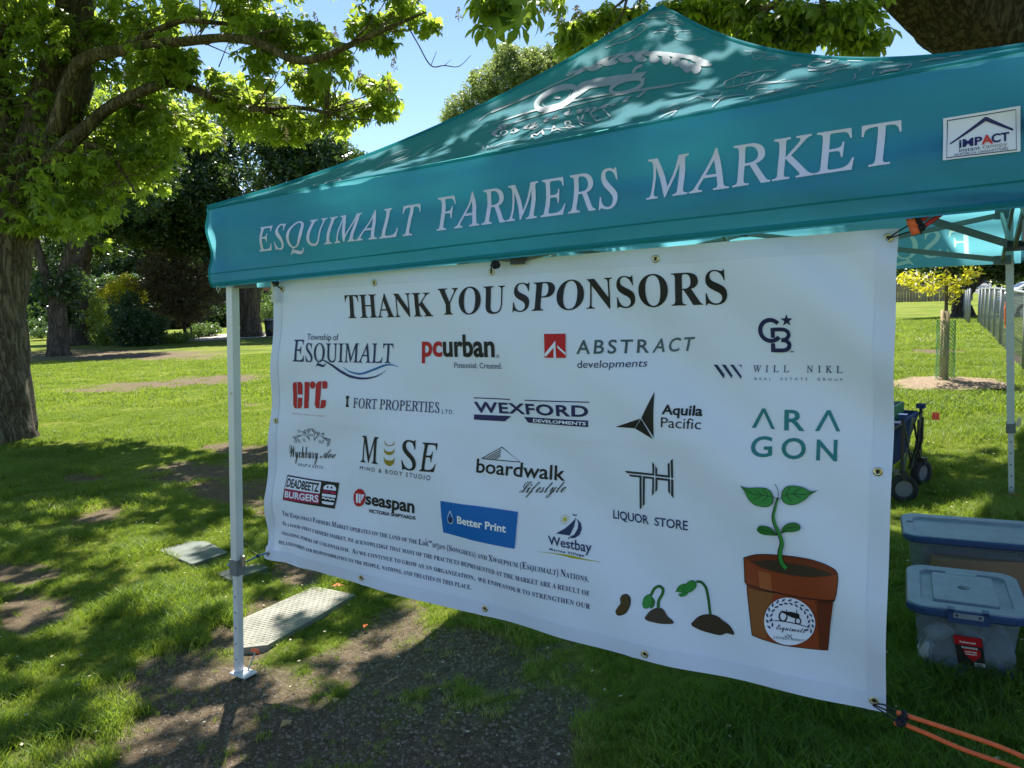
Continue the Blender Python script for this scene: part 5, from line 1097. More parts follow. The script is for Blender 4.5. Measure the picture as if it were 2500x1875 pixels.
tb = MB(); hubs = np.array([A2_(x, y, d) for x, y, d in ((300, 122, -.5), (480, 98, -1.2), (640, 108, -1.7), (780, 142, -2), (920, 80, -2.2), (300, 245, 0), (500, 230, -.5), (640, 266, -.8), (800, 276, -1), (210, 350, 0), (110, 250, 0), (60, 380, 0), (190, 120, 0), (300, 420, 0))])
for q in P[rng.permutation(len(P))[:420]]:
    h_ = hubs[np.argmin(np.linalg.norm(hubs - q, axis=1))]; a_ = q + (h_ - q) * min(.9, 1. / (np.linalg.norm(h_ - q) + .01)) + rng.normal(0, .06, 3); m_ = (a_ + q) / 2 + rng.normal(0, .07, 3); tb.tube([a_, m_, q], [.011, .007, .003], 4, False)
o = tb.build('twigs', M['twig'], lt); o['kind'] = 'stuff'
# blossom candles on the sunlit side
def candle(root, q, h):
    b = MB()
    for k in range(26):
        f = rng.random(); a = rng.uniform(0, 6.28); r_ = .05 * (1 - f * .75); b.box(np.array(q) + (r_ * math.cos(a), r_ * math.sin(a), f * h), (.014, .014, .012), rotm(np.array([a]), np.array([.5]), np.array([0.]))[0])
    b.tube([np.array(q) - (0, 0, .04), np.array(q) + (0, 0, h)], .004, 5); b.build('blossom', M['blossom'], root)
for x, y in ((548, 355), (770, 60), (820, 95), (985, 70), (1120, 48), (962, 170), (950, 225), (430, 300), (395, 262), (640, 240), (310, 190), (700, 340), (880, 200)): candle(lt, A_(x, y, -1.7 if x > 600 else -.6), .17)

# the chestnut overhead: limb at the top right, crown above the camera, sprays along the top
Dt = 7.
tr = [at(3250, 1150, 10.00), at(3200, 850, 9.88), at(3000, 560, 9.62), at(2720, 300, 9.25), at(2505, 95, 8.88), at(2330, -70, 8.62), at(2120, -300, 8.25), at(1900, -700, 7.88)]
ob_ = np.array([tr[0][0] + .1, tr[0][1], 0]); ob_[2] = g(ob_[0], ob_[1])
ot = thing('chestnut_tree', ob_, 'dark leaning chestnut limb with deeply cracked bark behind the tent roof at the top right', 'tree', 'park trees')
bark_tube([ob_ - (0, 0, .2), ob_ + (0, 0, .4)] + tr[1:], [1.1, .95, .83, .78, .75, .73, .69, .62, .52], 56, .07, 5, .15).build('trunk', M['bark_dark'], ot, True)
tw = lambda L: [at(x, y, d) for x, y, d in L]
branches(ot, [(tw([(1980, -260, 6.4), (1960, -80, 6.6), (1880, 15, 6.9), (1790, 8, 7.2), (1715, 5, 7.5), (1600, -10, 7.8)]), [.09, .05, .035, .025, .02, .01]), (tw([(1880, 15, 6.9), (1850, 50, 7), (1805, 75, 7), (1798, 95, 7)]), [.03, .015, .01, .006]),
              (tw([(2060, -150, 6.5), (2010, -20, 6.5), (2015, 60, 6.6), (1960, 90, 6.7), (1925, 92, 6.8), (1890, 120, 6.9)]), [.05, .03, .02, .012, .01, .006]), (tw([(1540, -150, 7.2), (1530, -20, 7.2), (1500, 20, 7.2), (1475, 50, 7.2)]), [.03, .018, .01, .005]),
              (tw([(1560, -120, 7.2), (1530, 0, 7.2), (1515, 40, 7.2), (1480, 85, 7.2), (1460, 105, 7.2)]), [.025, .015, .01, .007, .004]), (tw([(1580, -80, 7.2), (1560, 10, 7.2), (1500, 25, 7.2)]), [.015, .008, .004]), (tw([(1565, -60, 7.2), (1562, 20, 7.2), (1575, 35, 7.2)]), [.012, .007, .004]), (tw([(1300, -200, 5), (1290, -60, 4.9), (1288, 20, 4.9)]), [.02, .01, .005]), (tw([(1180, -120, 5.4), (1210, -30, 5.3), (1212, 10, 5.3)]), [.015, .01, .005])], M['twig'], 'branch', 8)
branches(ot, [([at(2120, -300, 8.25), at(1700, -500, 6), at(1200, -700, 5.5), at(600, -800, 5.5)], [.3, .22, .15, .06]), ([at(2330, -70, 8.6), at(2900, -350, 7), at(3500, -700, 7)], [.35, .25, .1]), ([at(2120, -300, 8.25), at(1900, -1400, 5), at(1500, -3500, 3)], [.3, .2, .1])], M['bark_dark'])
VC = [(1200, 20, 45, 45, 5.3, 26), (1235, 5, 60, 30, 5.3, 26), (1290, 10, 30, 25, 4.9, 10), (1385, 82, 36, 36, 7.2, 40), (1440, 55, 40, 34, 7.3, 46), (1490, 45, 45, 28, 7.4, 40), (1540, 40, 40, 26, 7.5, 30), (1425, 110, 25, 22, 7.2, 18), (1345, 2, 50, 10, 7, 10),
      (1700, 10, 70, 30, 7.4, 75), (1760, 40, 60, 35, 7.4, 75), (1810, 20, 70, 35, 7.2, 85), (1860, 70, 60, 40, 7., 80), (1900, 105, 45, 25, 7., 34), (1830, 100, 40, 20, 7.1, 22), (1930, 40, 60, 40, 6.8, 70), (1990, 60, 60, 45, 6.7, 75), (2050, 30, 60, 40, 6.6, 65), (2080, 85, 45, 32, 6.7, 44), (2120, 100, 35, 28, 6.8, 30), (2120, 20, 35, 30, 6.7, 24), (1960, 110, 40, 18, 6.9, 20), (1640, 20, 40, 12, 7.5, 24)]
P = np.concatenate([pxcl(x, y, rx, ry, d, n, .35, .6) for x, y, rx, ry, d, n in VC])
px, py, d_ = project(P); P = P[rng.permutation(len(P))]
single_leaves(ot, P[:290], .13, .185)
leaves('foliage_spray', P[290:], rng.uniform(.12, .17, len(P) - 290), PALM_FINE, M['leaf'], ot, kind='stuff')
for x, y, d in ((1410, 55, 7.2), (1365, 50, 7.2), (2080, 70, 6.7), (1790, 60, 7.2), (1330, 30, 7.)): candle(ot, at(x, y, d), .16)
q = at(1290, 45, 4.9)
single_leaves(ot, np.array([at(1272, 62, 4.9), at(1300, 8, 4.8), at(1215, 45, 5.2), at(1230, 35, 5.3)]), .20, .26)
# crown above the picture, open where the photograph shows pools of sun (positions on ground and roof)
LIT = [(620, 1530, 75, 62, -.5), (740, 1480, 110, 42, -.3), (1115, 1470, 112, 74, .1), (1060, 1560, 60, 30), (820, 1590, 110, 36, .1), (960, 1540, 60, 26, 0), (330, 1345, 75, 60), (420, 1470, 95, 60), (480, 1400, 50, 30), (510, 1330, 55, 18), (270, 1300, 40, 22), (120, 1245, 60, 16), (240, 1240, 55, 14), (560, 1180, 90, 16), (650, 1250, 60, 22),
       (60, 1300, 30, 12), (340, 1760, 50, 40), (70, 1480, 60, 26), (700, 1700, 60, 14), (560, 1440, 34, 24), (2370, 1180, 40, 10), (2440, 1240, 45, 9), (2310, 1265, 55, 9), (2230, 1255, 20, 8), (2450, 1110, 40, 20), (880, 1450, 50, 18), (430, 1835, 50, 22), (540, 1730, 60, 20), (870, 1640, 40, 14), (160, 1420, 30, 10), (120, 1640, 40, 22)]
RLIT = [(1080, 345, 130, 13, -.42), (1180, 300, 120, 15, -.42), (1250, 330, 80, 10, -.2), (1020, 400, 120, 9, -.35), (880, 425, 90, 7, -.3), (760, 460, 70, 7, -.25), (1200, 245, 90, 9, -.45), (1300, 345, 60, 9, -.25), (1455, 315, 55, 9, -.15), (1545, 240, 40, 8, -.1), (1310, 190, 45, 7, -.4), (1520, 130, 38, 7, -.1), (1640, 170, 40, 8, 0), (1730, 178, 30, 6), (1200, 385, 55, 6, -.1), (1420, 375, 55, 5, -.15),
        (1770, 95, 30, 6, .4), (1380, 285, 45, 7, -.3), (1620, 205, 40, 6), (1860, 195, 45, 5, -.1), (1330, 245, 40, 6, -.4), (660, 492, 40, 4, -.15), (1120, 388, 60, 7, -.3)]
NC = 8600; gx_ = rng.uniform(-7.5, 8.5, NC); gy_ = rng.uniform(.3, 9.4, NC); gz_ = g(gx_, gy_); hh = rng.uniform(4.4, 8.5, NC)
hh = np.maximum(hh, (1.75 + .385 * gy_ + .03 * np.abs(gx_)) / .77 + rng.random(NC) * 1.6)
P = np.stack([gx_, gy_, gz_], 1) + SUND * (hh / SUND[2])[:, None]
sx, sy, sd = project(np.stack([gx_, gy_, gz_], 1))
keep = (inell(sx, sy, LIT) + (rng.random(NC) - .5) * .12 < .22) & ((sy > 1165) | (sy < 0) | (sd < .5) | ((sx > 2150) & (sy > 1105)))
Rr = P - SUND * ((P[:, 2] - 2.3) / SUND[2])[:, None]
uu = (Rr[:, :2] - TA) @ TE; vv = (Rr[:, :2] - TA) @ TN
for _ in range(3):
    tt = np.clip(1 - np.maximum(np.abs(uu - 1.5), np.abs(vv - 1.5)) / (S / 2 + OV), 0, 1); zr = 2.0 + (PK - 2.0) * hprof(tt); Rr = P - SUND * ((P[:, 2] - zr) / SUND[2])[:, None]; uu = (Rr[:, :2] - TA) @ TE; vv = (Rr[:, :2] - TA) @ TN
Bv = P - SUND * ((P[:, 2] - 1.85) / SUND[2])[:, None]; bu = (Bv[:, :2] - TA) @ TE; bv_ = (Bv[:, :2] - TA) @ TN; keep &= ~((bu > .8) & (bu < 3.3) & (bv_ > 2.2) & (bv_ < 3.7) & (rng.random(NC) < .93))
inr = (uu > -.2) & (uu < S + .2) & (vv > -.2) & (vv < 1.7); rx_, ry_, _ = project(Rr)
keep &= ~(inr & (inell(rx_, ry_, RLIT) + (rng.random(NC) - .5) * .12 > .22))
px, py, d_ = project(P); keep &= ~((d_ > .2) & (px > -60) & (px < 2560) & (py > -25))
P = P[keep]
leaves('crown', P, rng.uniform(.17, .25, len(P)), PALM_PLAIN, M['leaf'], ot, tilt=.3, kind='stuff')

def tree(name, base, label, trunk, trad, clumps, mat_, bark=None, leaf=.3, temps=None, group=None, cat='tree', amt=.36, fr=.4, br=(), nseg=18):
    t = thing(name, base, label, cat, group)
    if trunk is not None: bark_tube(trunk, trad, nseg, .08, len(label), .15).build('trunk', bark or M['bark_far'], t, True)
    if br: branches(t, br, bark or M['bark_far'], 'limb', 8)
    P = np.concatenate([pxcl(*c) for c in clumps]); P = lumpy(P, 0, amt, fr); P = P[P[:, 2] > g(P[:, 0], P[:, 1]) + .05]
    leaves('crown', P, rng.uniform(.7, 1.25, len(P)) * leaf, temps or SPR, mat_, t, kind='stuff'); return t
def Dp(x, y):
    q = G(x, y); return q, float((q - CAM) @ FW)
# two dark trees standing together behind the lawn at the left
q1, d1 = Dp(145, 868); q2, d2 = Dp(188, 842); q4_, d4 = Dp(614, 822)
a1 = lambda x, y, k=0: at(x, y, d1 + k)
tree('dark_tree', q1, 'forked pale-barked tree trunk under a dark crown, left of the yellow shrub', [q1 - (0, 0, .2), q1 + (0, 0, .3), a1(142, 800), a1(138, 750)], [.62, .5, .42, .45],
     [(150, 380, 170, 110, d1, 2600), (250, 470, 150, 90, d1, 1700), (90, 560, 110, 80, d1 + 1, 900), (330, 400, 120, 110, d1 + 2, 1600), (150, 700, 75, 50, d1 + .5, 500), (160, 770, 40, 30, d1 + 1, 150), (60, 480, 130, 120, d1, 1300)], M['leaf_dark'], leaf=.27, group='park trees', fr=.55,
     br=[([a1(138, 750), a1(118, 690), a1(100, 640), a1(80, 560), a1(60, 450)], [.34, .28, .22, .18, .12]), ([a1(140, 750), a1(150, 680), a1(168, 620), a1(185, 560), a1(200, 440)], [.34, .26, .2, .18, .1])])
a2 = lambda x, y, k=0: at(x, y, d2 + k)
tree('dark_tree', q2, 'thick dark trunk right beside the forked pale trunk, with a wide deep green crown', [q2 - (0, 0, .2), q2 + (0, 0, .3), a2(188, 780), a2(190, 700), a2(195, 640)], [1.1, .8, .62, .6, .6],
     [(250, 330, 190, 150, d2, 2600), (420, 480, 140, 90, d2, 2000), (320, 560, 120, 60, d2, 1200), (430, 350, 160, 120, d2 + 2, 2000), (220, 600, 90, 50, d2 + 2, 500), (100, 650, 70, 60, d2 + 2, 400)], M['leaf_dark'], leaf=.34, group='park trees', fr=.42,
     br=[([a2(195, 640), a2(220, 600), a2(240, 540), a2(300, 450)], [.5, .35, .28, .15]), ([a2(192, 650), a2(180, 560), a2(170, 450)], [.45, .3, .2])])
a4 = lambda x, y, k=0: at(x, y, d4 + k)
tree('dark_tree', q4_, 'dark spreading tree behind the left tent leg, its trunk seen under the valance', [q4_ - (0, 0, .2), q4_ + (0, 0, .3), a4(610, 770), a4(608, 720), a4(620, 690), a4(650, 640)], [1., .72, .6, .72, .6, .4],
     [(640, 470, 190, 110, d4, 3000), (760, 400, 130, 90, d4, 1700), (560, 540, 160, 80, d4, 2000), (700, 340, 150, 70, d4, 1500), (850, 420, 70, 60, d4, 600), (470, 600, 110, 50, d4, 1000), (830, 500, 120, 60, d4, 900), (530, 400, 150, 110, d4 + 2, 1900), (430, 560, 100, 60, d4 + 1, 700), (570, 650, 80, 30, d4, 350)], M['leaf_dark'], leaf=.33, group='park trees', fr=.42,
     br=[([a4(600, 720), a4(575, 700), a4(545, 690), a4(500, 640)], [.5, .35, .3, .2])])
qq = at(330, 740, 95); qq[2] = g(qq[0], qq[1])
tree('dark_tree', qq, 'tall dark tree closing the view behind the left shrubs', [qq, qq + (0, 0, 6)], [.6, .4], [(300, 640, 190, 90, 92, 2000), (60, 640, 150, 90, 92, 1500), (480, 680, 150, 70, 92, 1400), (380, 560, 230, 80, 92, 1800)], M['leaf_dark'], leaf=.65, group='park trees', amt=.3, fr=.2)
hq = at(300, 800, 62); hq[2] = g(hq[0], hq[1])  # dark leaf screen added where only shade lies under the trees
tree('shade_screen', hq, 'long dark hedge closing the view behind the path and shrubs', None, None, [(x, 775, 70, 40, 66, 1500, 2.5) for x in (-20, 90, 200, 310, 420, 530)] + [(x, 715, 75, 45, 68, 1300, 2.5) for x in (20, 130, 240, 350, 460, 560)], M['leaf_dark'], leaf=.42, group=None, cat='shade_screen', amt=.26, fr=.4)
# shrubs along the path
def shrub(px, py, L, label, m_, leaf=.16, cat='shrub'):
    q, d = Dp(px, py); return tree('shrub', q, label, [q - (0, 0, .1), q + (0, 0, .5)], [.05, .03], [(x, y, rx, ry, d + k, int(n * .8), 1.2) for x, y, rx, ry, k, n in L], m_, leaf=leaf, group='shrubs by the path', cat=cat, amt=.3, fr=1.0, nseg=8)
shrub(300, 838, [(275, 712, 34, 22, 0, 420), (300, 696, 34, 26, 0, 500), (330, 722, 26, 20, 0, 260), (290, 738, 22, 16, 0, 160)], 'golden yellow shrub glowing in sun behind the green bushes', M['leaf_yellow'], .2)
shrub(250, 842, [(250, 815, 26, 26, 0, 380), (240, 775, 24, 30, 1, 320), (232, 742, 22, 30, 2, 260), (262, 830, 34, 14, 0, 260)], 'leafy light green shrub next to the parked car', M['leaf_bright'], .17)
shrub(320, 845, [(305, 790, 55, 45, 0, 1500), (350, 800, 60, 42, 0, 1300), (300, 745, 45, 34, 1, 700), (335, 835, 60, 14, 0, 400)], 'dense dark green bush under the golden shrub', M['leaf_dark'], .2)
shrub(385, 838, [(378, 806, 28, 20, 0, 380), (420, 826, 26, 14, 0, 220), (400, 830, 40, 12, 0, 200), (455, 822, 30, 12, 0, 180)], 'low bright fern-like bush in front of the bronze tree', M['leaf_bright'], .15)
q5, d5 = Dp(458, 832); a5 = lambda x, y: at(x, y, d5)
tree('bronze_tree', q5, 'small bronze-leaved tree with bare spindly stems in front of the path', [q5 - (0, 0, .1), a5(450, 800), a5(452, 770), a5(458, 730)], [.12, .1, .09, .06],
     [(440, 690, 90, 60, d5, 2200, 2), (400, 650, 60, 50, d5, 1000, 2), (480, 740, 65, 48, d5, 1500, 2), (420, 760, 80, 40, d5, 1300, 2), (370, 700, 50, 50, d5, 700, 2), (505, 690, 40, 50, d5, 600, 2)], M['leaf_bronze'], leaf=.16, group='shrubs by the path', amt=.36, fr=.9, br=[([q5, a5(468, 815), a5(462, 795), a5(440, 780)], [.08, .06, .05, .04])], nseg=8)
shrub(500, 822, [(500, 805, 40, 16, 0, 500), (520, 690, 26, 40, 6, 400), (520, 640, 30, 40, 7, 400), (450, 640, 40, 25, 7, 300), (500, 600, 50, 40, 9, 300)], 'mixed green shrub by the left tent leg', M['leaf_mid'], .2)
shrub(650, 815, [(645, 750, 16, 9, 0, 120), (660, 740, 20, 30, 2, 200), (655, 770, 26, 22, 2, 260)], 'shrub with yellow tips right of the dark trunk under the valance', M['leaf_mid'], .16)
shrub(130, 830, [(100, 812, 50, 12, 0, 260), (95, 790, 40, 14, 4, 200)], 'low dark bush behind the chestnut trunk', M['leaf_dark'], .22)
# pale tree beyond the tent
qp = at(1200, 760, 36); qp[2] = g(qp[0], qp[1])
tree('pale_tree', qp, 'airy pale green tree rising behind the tent roof against the sky', [qp, at(1200, 500, 36), at(1210, 300, 36), at(1215, 160, 36)], [.3, .22, .14, .05],
     [(1240, 150, 42, 50, 36, 900, 1), (1235, 210, 75, 70, 36, 2600, 1.5), (1310, 190, 70, 65, 36, 2200, 1.5), (1180, 240, 60, 60, 36, 1500, 1.5), (1130, 270, 48, 42, 36, 800, 1.2), (1200, 320, 110, 60, 36, 2200, 1.5), (1380, 170, 60, 60, 36, 1500, 1.5), (1245, 118, 14, 25, 36, 160, .5), (1100, 290, 26, 20, 36, 200, .8), (1300, 135, 30, 20, 36, 250, .8), (1340, 130, 14, 22, 36, 90, .5), (1160, 190, 14, 20, 36, 90, .5)], M['leaf_pale'], leaf=.145, group='park trees', amt=.4, fr=1.1, br=[([at(1210, 400, 36), at(1260, 250, 36), at(1320, 140, 36)], [.12, .08, .03]), ([at(1205, 420, 36), at(1150, 300, 36), at(1125, 260, 36)], [.1, .06, .02])])
# dark tree at the right by the fence
q6, d6 = Dp(2350, 776); a6 = lambda x, y, k=0: at(x, y, d6 + k)
tree('dark_tree', q6, 'dark leaning tree in front of the chain link fence, right of the young tree', [q6 - (0, 0, .2), q6 + (0, 0, .25), a6(2346, 745), a6(2352, 718), a6(2368, 690), a6(2388, 660), a6(2400, 600)], [.62, .42, .34, .33, .3, .24, .2],
     [(2400, 640, 120, 28, d6, 900), (2450, 665, 60, 18, d6, 420), (2480, 600, 120, 70, d6, 1800), (2300, 590, 160, 60, d6, 1800), (2400, 500, 200, 90, d6, 2600), (2440, 655, 80, 16, d6 + 2, 400)], M['leaf_dark'], leaf=.22, group='park trees', amt=.32, fr=.6, br=[([a6(2350, 735), a6(2335, 700), a6(2325, 670), a6(2310, 620)], [.2, .16, .12, .08]), ([a6(2360, 705), a6(2375, 700), a6(2398, 685), a6(2430, 640)], [.16, .12, .1, .06])])
tree('pale_tree', at(2310, 640, 60) * (1, 1, 0), 'brownish leafy tree behind the wooden fence', None, None, [(2290, 120, 26, 14, 60, 260)], M['blossom'], leaf=.2, group='park trees', amt=.2) if False else None
# the far wood that closes the horizon
V = []
th = rng.uniform(-1.35, 1.35, 16000); r_ = rng.uniform(150, 175, 16000); hh = rng.random(16000) ** .7 * (7 + 6 * vn(th * 14 + 50, th * 0))
P = np.stack([np.sin(th) * r_, np.cos(th) * r_, hh + g(np.sin(th) * r_, np.cos(th) * r_) - .5], 1)
leaves('far_wood', P, rng.uniform(1.0, 1.8, len(P)), SPR, M['leaf_dark'], None)
tag(bpy.data.objects['far_wood'], 'far-off dark wood along the horizon', 'wood', None, 'stuff')

# ------------------------------------------------------------------ ground pieces: path, road, plates, mulch
def sheet(name, P4, m_, up=.02, kind='structure', n=24):
    P4 = [G(*q) for q in P4]
    def f(s, t): 
        a = P4[0][None] * (1 - s)[:, None] + P4[1][None] * s[:, None]; b = P4[3][None] * (1 - s)[:, None] + P4[2][None] * s[:, None]; q = a * (1 - t)[:, None] + b * t[:, None]
        q[:, 2] = g(q[:, 0], q[:, 1]) + up; return q
    v = grid(n, n, f); return tag(part(name, v[0], v[1], m_, None, True), kind=kind)
sheet('path', [(425, 824), (690, 808), (690, 822), (440, 836)], M['path'], .03)
sheet('road', [(-200, 812), (300, 796), (300, 806), (-200, 826)], M['asphalt'], .03)
sheet('car_park', [(2365, 708), (2900, 688), (2900, 740), (2380, 716)], M['asphalt'], .03)
def slab(name, poly, label, m_, th=.018, tread=False):
    P = np.array([G(*q) for q in poly]); c = P.mean(0); t = thing(name, c, label, 'ground cover plate', 'plates set into the lawn')
    zt = P[:, 2] * 0 + (P[:, 2] + th); top = P.copy(); top[:, 2] = zt; bot = P.copy(); bot[:, 2] -= .05; n = len(P); ins = c + (top - c) * .99; ins[:, 2] = top[:, 2] + .002
    part('plate', np.vstack([bot, top, ins]), [(k, (k + 1) % n, n + (k + 1) % n, n + k) for k in range(n)] + [(n + k, n + (k + 1) % n, 2 * n + (k + 1) % n, 2 * n + k) for k in range(n)] + [tuple(range(2 * n, 3 * n))], m_, t)
    if tread:
        e1 = P[1] - P[0]; e1 /= np.linalg.norm(e1); e2 = np.cross((0, 0, 1.), e1); nn = np.cross(e1, e2); b = MB(); pol = [((q - c) @ e1, (q - c) @ e2) for q in ins]
        L = np.array(pol); A = np.c_[L, np.ones(n)]; co, *_ = np.linalg.lstsq(A, ins[:, 2], rcond=None)
        k = 0
        for i_, a in enumerate(np.arange(L[:, 0].min(), L[:, 0].max(), .021)):
            for j_, b_ in enumerate(np.arange(L[:, 1].min(), L[:, 1].max(), .021)):
                if inpoly(np.array([a]), np.array([b_]), list(map(tuple, (L * .96))))[0]:
                    an = .6 if (i_ + j_) % 2 else -.9; d = e1 * math.cos(an) + e2 * math.sin(an); w = np.cross(nn, d); q = c + e1 * a + e2 * b_; q[2] = co[0] * a + co[1] * b_ + co[2]
                    b.add([q - d * .011, q + w * .0028, q + d * .011, q - w * .0028, q - d * .004 + (0, 0, .0028), q + d * .004 + (0, 0, .0028)], [(0, 4, 3), (3, 4, 5, 2), (2, 5, 1), (1, 5, 4, 0)])
        o = b.build('tread_bars', m_, t); o['kind'] = 'stuff'
    return t
slab('cover_plate', PLATE1, 'sunlit pale tread plate set in bare soil right of the front tent leg', M['plate'], tread=True)
s2 = slab('cover_plate', PLATE2, 'greenish slab lying in grass left of the front tent leg', M['concrete'])
slab('cover_plate', PLATE3, 'small half-buried slab just behind the front tent leg', M['concrete'])
def ringdisc(name, c, R_, m_, label, cat, hgt=.05):
    def f(s, t):
        a = s * 2 * math.pi; r_ = R_ * t * (1 + .1 * np.sin(a * 5) + .05 * np.sin(a * 11 + 1)); x = c[0] + r_ * np.cos(a); y = c[1] + r_ * np.sin(a); return np.stack([x, y, g(x, y) + hgt * (1 - t ** 2) + .012 + .02 * (fbm(x * 14, y * 14, 2) - .5)], 1)
    v = grid(72, 18, f); return tag(part(name, v[0], v[1], m_, None, True), label, cat, None, 'stuff')
sap = G(2306, 938); ringdisc('mulch_ring', sap, .72, M['mulch'], 'ring of brown wood chips around the young tree', 'mulch')

# ------------------------------------------------------------------ young tree with stakes and mesh guard
ds = float((sap - CAM) @ FW); as_ = lambda x, y, k=0: at(x, y, ds + k)
yt = thing('young_tree', sap, 'young golden-leaved tree staked upright in a ring of wood chips', 'young tree')
MB().tube(spline([sap + (.03, .05, 0), as_(2309, 850), as_(2310, 760), as_(2311, 660), as_(2312, 560), as_(2315, 480)], 6), np.linspace(.026, .014, 31), 10).build('trunk', M['twig'], yt, True)
P = np.concatenate([pxcl(*c) for c in [(2225, 690, 26, 9, ds, 15, .35), (2262, 704, 30, 9, ds, 17, .35), (2245, 674, 30, 9, ds, 12, .35), (2292, 684, 22, 12, ds, 14, .35), (2336, 706, 9, 18, ds, 18, .2), (2352, 684, 14, 7, ds, 14, .3), (2380, 668, 18, 7, ds, 12, .3), (2196, 682, 12, 7, ds, 8, .3), (2284, 712, 12, 7, ds, 8, .3), (2322, 735, 5, 8, ds, 4, .1), (2330, 610, 90, 50, ds, 160, .5)]])
leaves('foliage', P, rng.uniform(.05, .085, len(P)), SPR, M['leaf_yellow'], yt, kind='stuff')
branches(yt, [([as_(2311, 690), as_(2280, 676), as_(2235, 682), as_(2200, 678)], [.012, .01, .007, .004]), ([as_(2311, 700), as_(2335, 690), as_(2365, 676), as_(2388, 660)], [.012, .01, .007, .003]), ([as_(2311, 740), as_(2318, 720), as_(2335, 700)], [.01, .008, .004])], M['twig'])
def post(x0, y0, ytop, r, label, k=0, grp='stakes of the young tree'):
    b = at(x0, y0, ds + k); b[2] = g(b[0], b[1]); tp = at(x0, ytop, ds + k); t = thing('tree_stake', b, label, 'stake', grp)
    MB().tube([b - (0, 0, .1), np.array([b[0], b[1], tp[2]])], r, 14).build('pole', M['stake'], t, True); return t
post(2307, 942, 759, .036, 'round wooden stake in front of the mesh guard'); post(2299, 935, 757, .03, 'round wooden stake on the left behind the mesh guard', .35)
gt = thing('mesh_guard', sap, 'green plastic mesh guard wrapped round the young trunk', 'tree guard'); b = MB(); zb_ = sap[2]; GR = .105; HG = .80
for k in range(14):
    for sgn in (1, -1):
        L = [];
        for s in np.linspace(0, 1, 26): a = k / 14 * 6.283 + sgn * s * 7.2; L.append((sap[0] + .02 + GR * math.cos(a), sap[1] + .03 + GR * math.sin(a), zb_ + s * HG))
        b.tube(L, .0024, 4, False)
o = b.build('mesh', M['green_plastic'], gt); o['kind'] = 'stuff'
fl = G(2284, 1036); t = thing('marker_flag', fl, 'small red marker flag on a wire in the sunlit lawn', 'flag'); df = float((fl - CAM) @ FW)
MB().tube([fl, np.array([fl[0], fl[1], at(2284, 1006, df)[2]])], .0015, 5).build('wire', M['steel'], t)
v = grid(6, 6, lambda s, u_: at(2276, 1007, df)[None] + (RT * (16 / F * df))[None] * s[:, None] - (UP * (18 / F * df))[None] * u_[:, None] + np.array([0, 1, 0])[None] * (np.sin(s * 5) * .008)[:, None]); part('flag', v[0], v[1], M['flag'], t, True)

# ------------------------------------------------------------------ fences
def fence_wood():
    a = G(2060, 741); b = G(2375, 733); L = np.linalg.norm(b - a); d = (b - a) / L; ang = math.atan2(d[1], d[0]); t = thing('wooden_fence', a, 'weathered board fence at the far end of the lawn', 'fence'); hgt = (736 - 694) / F * float((a - CAM) @ FW)
    bw = L / 44; bm_ = MB().box((0, 0, hgt / 2), (bw * .93, .03, hgt)).mesh('board', M['wood']); bm2 = MB().box((0, 0, hgt / 2 - .01), (bw * .93, .03, hgt * .985)).mesh('board', M['wood'])
    pm = MB().box((0, 0, hgt / 2 + .03), (.16, .14, hgt + .06)).mesh('post', M['stake'])
    for k in range(44):
        q = a + d * bw * (k + .5); obj('board', (bm_, bm2)[k % 2], t, q - a + (0, rng.normal(0, .008), rng.normal(0, .01)), (0, 0, ang))
    for k in range(0, 45, 6): obj('post', pm, t, d * bw * k - np.array([-d[1], d[0], 0]) * .12, (0, 0, ang))
    for zz in (.2, .9): MB().beam(a + (0, 0, hgt * zz) - np.array([-d[1], d[0], 0]) * .05, b + (0, 0, hgt * zz) - np.array([-d[1], d[0], 0]) * .05, .04, .1).build('rail', M['wood'], t)
fence_wood()
def fence_link(P, label, step=2.35, hgt=1.07):
    t = thing('chain_link_fence', P[0], label, 'fence', 'chain link fences'); pm = MB().tube([(0, 0, -.1), (0, 0, hgt + .03)], .032, 10).tube([(0, 0, hgt + .02), (0, 0, hgt + .05)], [.037, .015], 10).mesh('post', M['galv'], True)
    w = MB()
    for a, b in zip(P, P[1:]):
        a = np.array(a); b = np.array(b); L = np.linalg.norm(b - a); n = max(1, round(L / step)); d = (b - a) / L
        for k in range(n + 1):
            q = a + d * L * k / n; q[2] = g(q[0], q[1]); obj('post', pm, t, q - P[0])
        up = np.array([0, 0, 1.]); q = lambda s: a + d * s
        def pt(s, z): p_ = a + d * s; p_[2] = g(p_[0], p_[1]) + z; return p_
        R_ = [pt(s, hgt) for s in np.linspace(0, L, 20)]; MB().tube(R_, .021, 8).build('top_rail', M['galv'], t, True)
        cell = .11; nrm = np.cross(d, up) * .0025
        for s0 in np.arange(-hgt, L, cell):
            for sg in (1, -1):
                s1, s2 = (s0, s0 + hgt) if sg > 0 else (s0 + hgt, s0); z1_, z2_ = .03, hgt - .02
                def clipp(sa, za, sb, zb2):
                    if sa < 0: za += (zb2 - za) * (-sa) / (sb - sa); sa = 0
                    if sa > L: za += (zb2 - za) * (L - sa) / (sb - sa); sa = L
                    return sa, za
                sa, za = clipp(s1, z1_, s2, z2_); sb, zb2 = clipp(s2, z2_, s1, z1_)
                if abs(sa - sb) < .01: continue
                A, B = pt(sa, za), pt(sb, zb2); k_ = np.cross(B - A, nrm); k_ = k_ / np.linalg.norm(k_) * .0025 
                w.add([A - k_, A + k_, B + k_, B - k_, A + nrm, B + nrm], [(0, 1, 2, 3), (0, 3, 5, 4), (1, 4, 5, 2)])
    o = w.build('wire_mesh', M['wire'], t); o['kind'] = 'stuff'; return t
f0 = G(2389, 791); f1 = G(2462, 866); fence_link([f1 + (f1 - f0) * .45, f1, f0], 'grey chain link fence running away along the right side of the lawn')
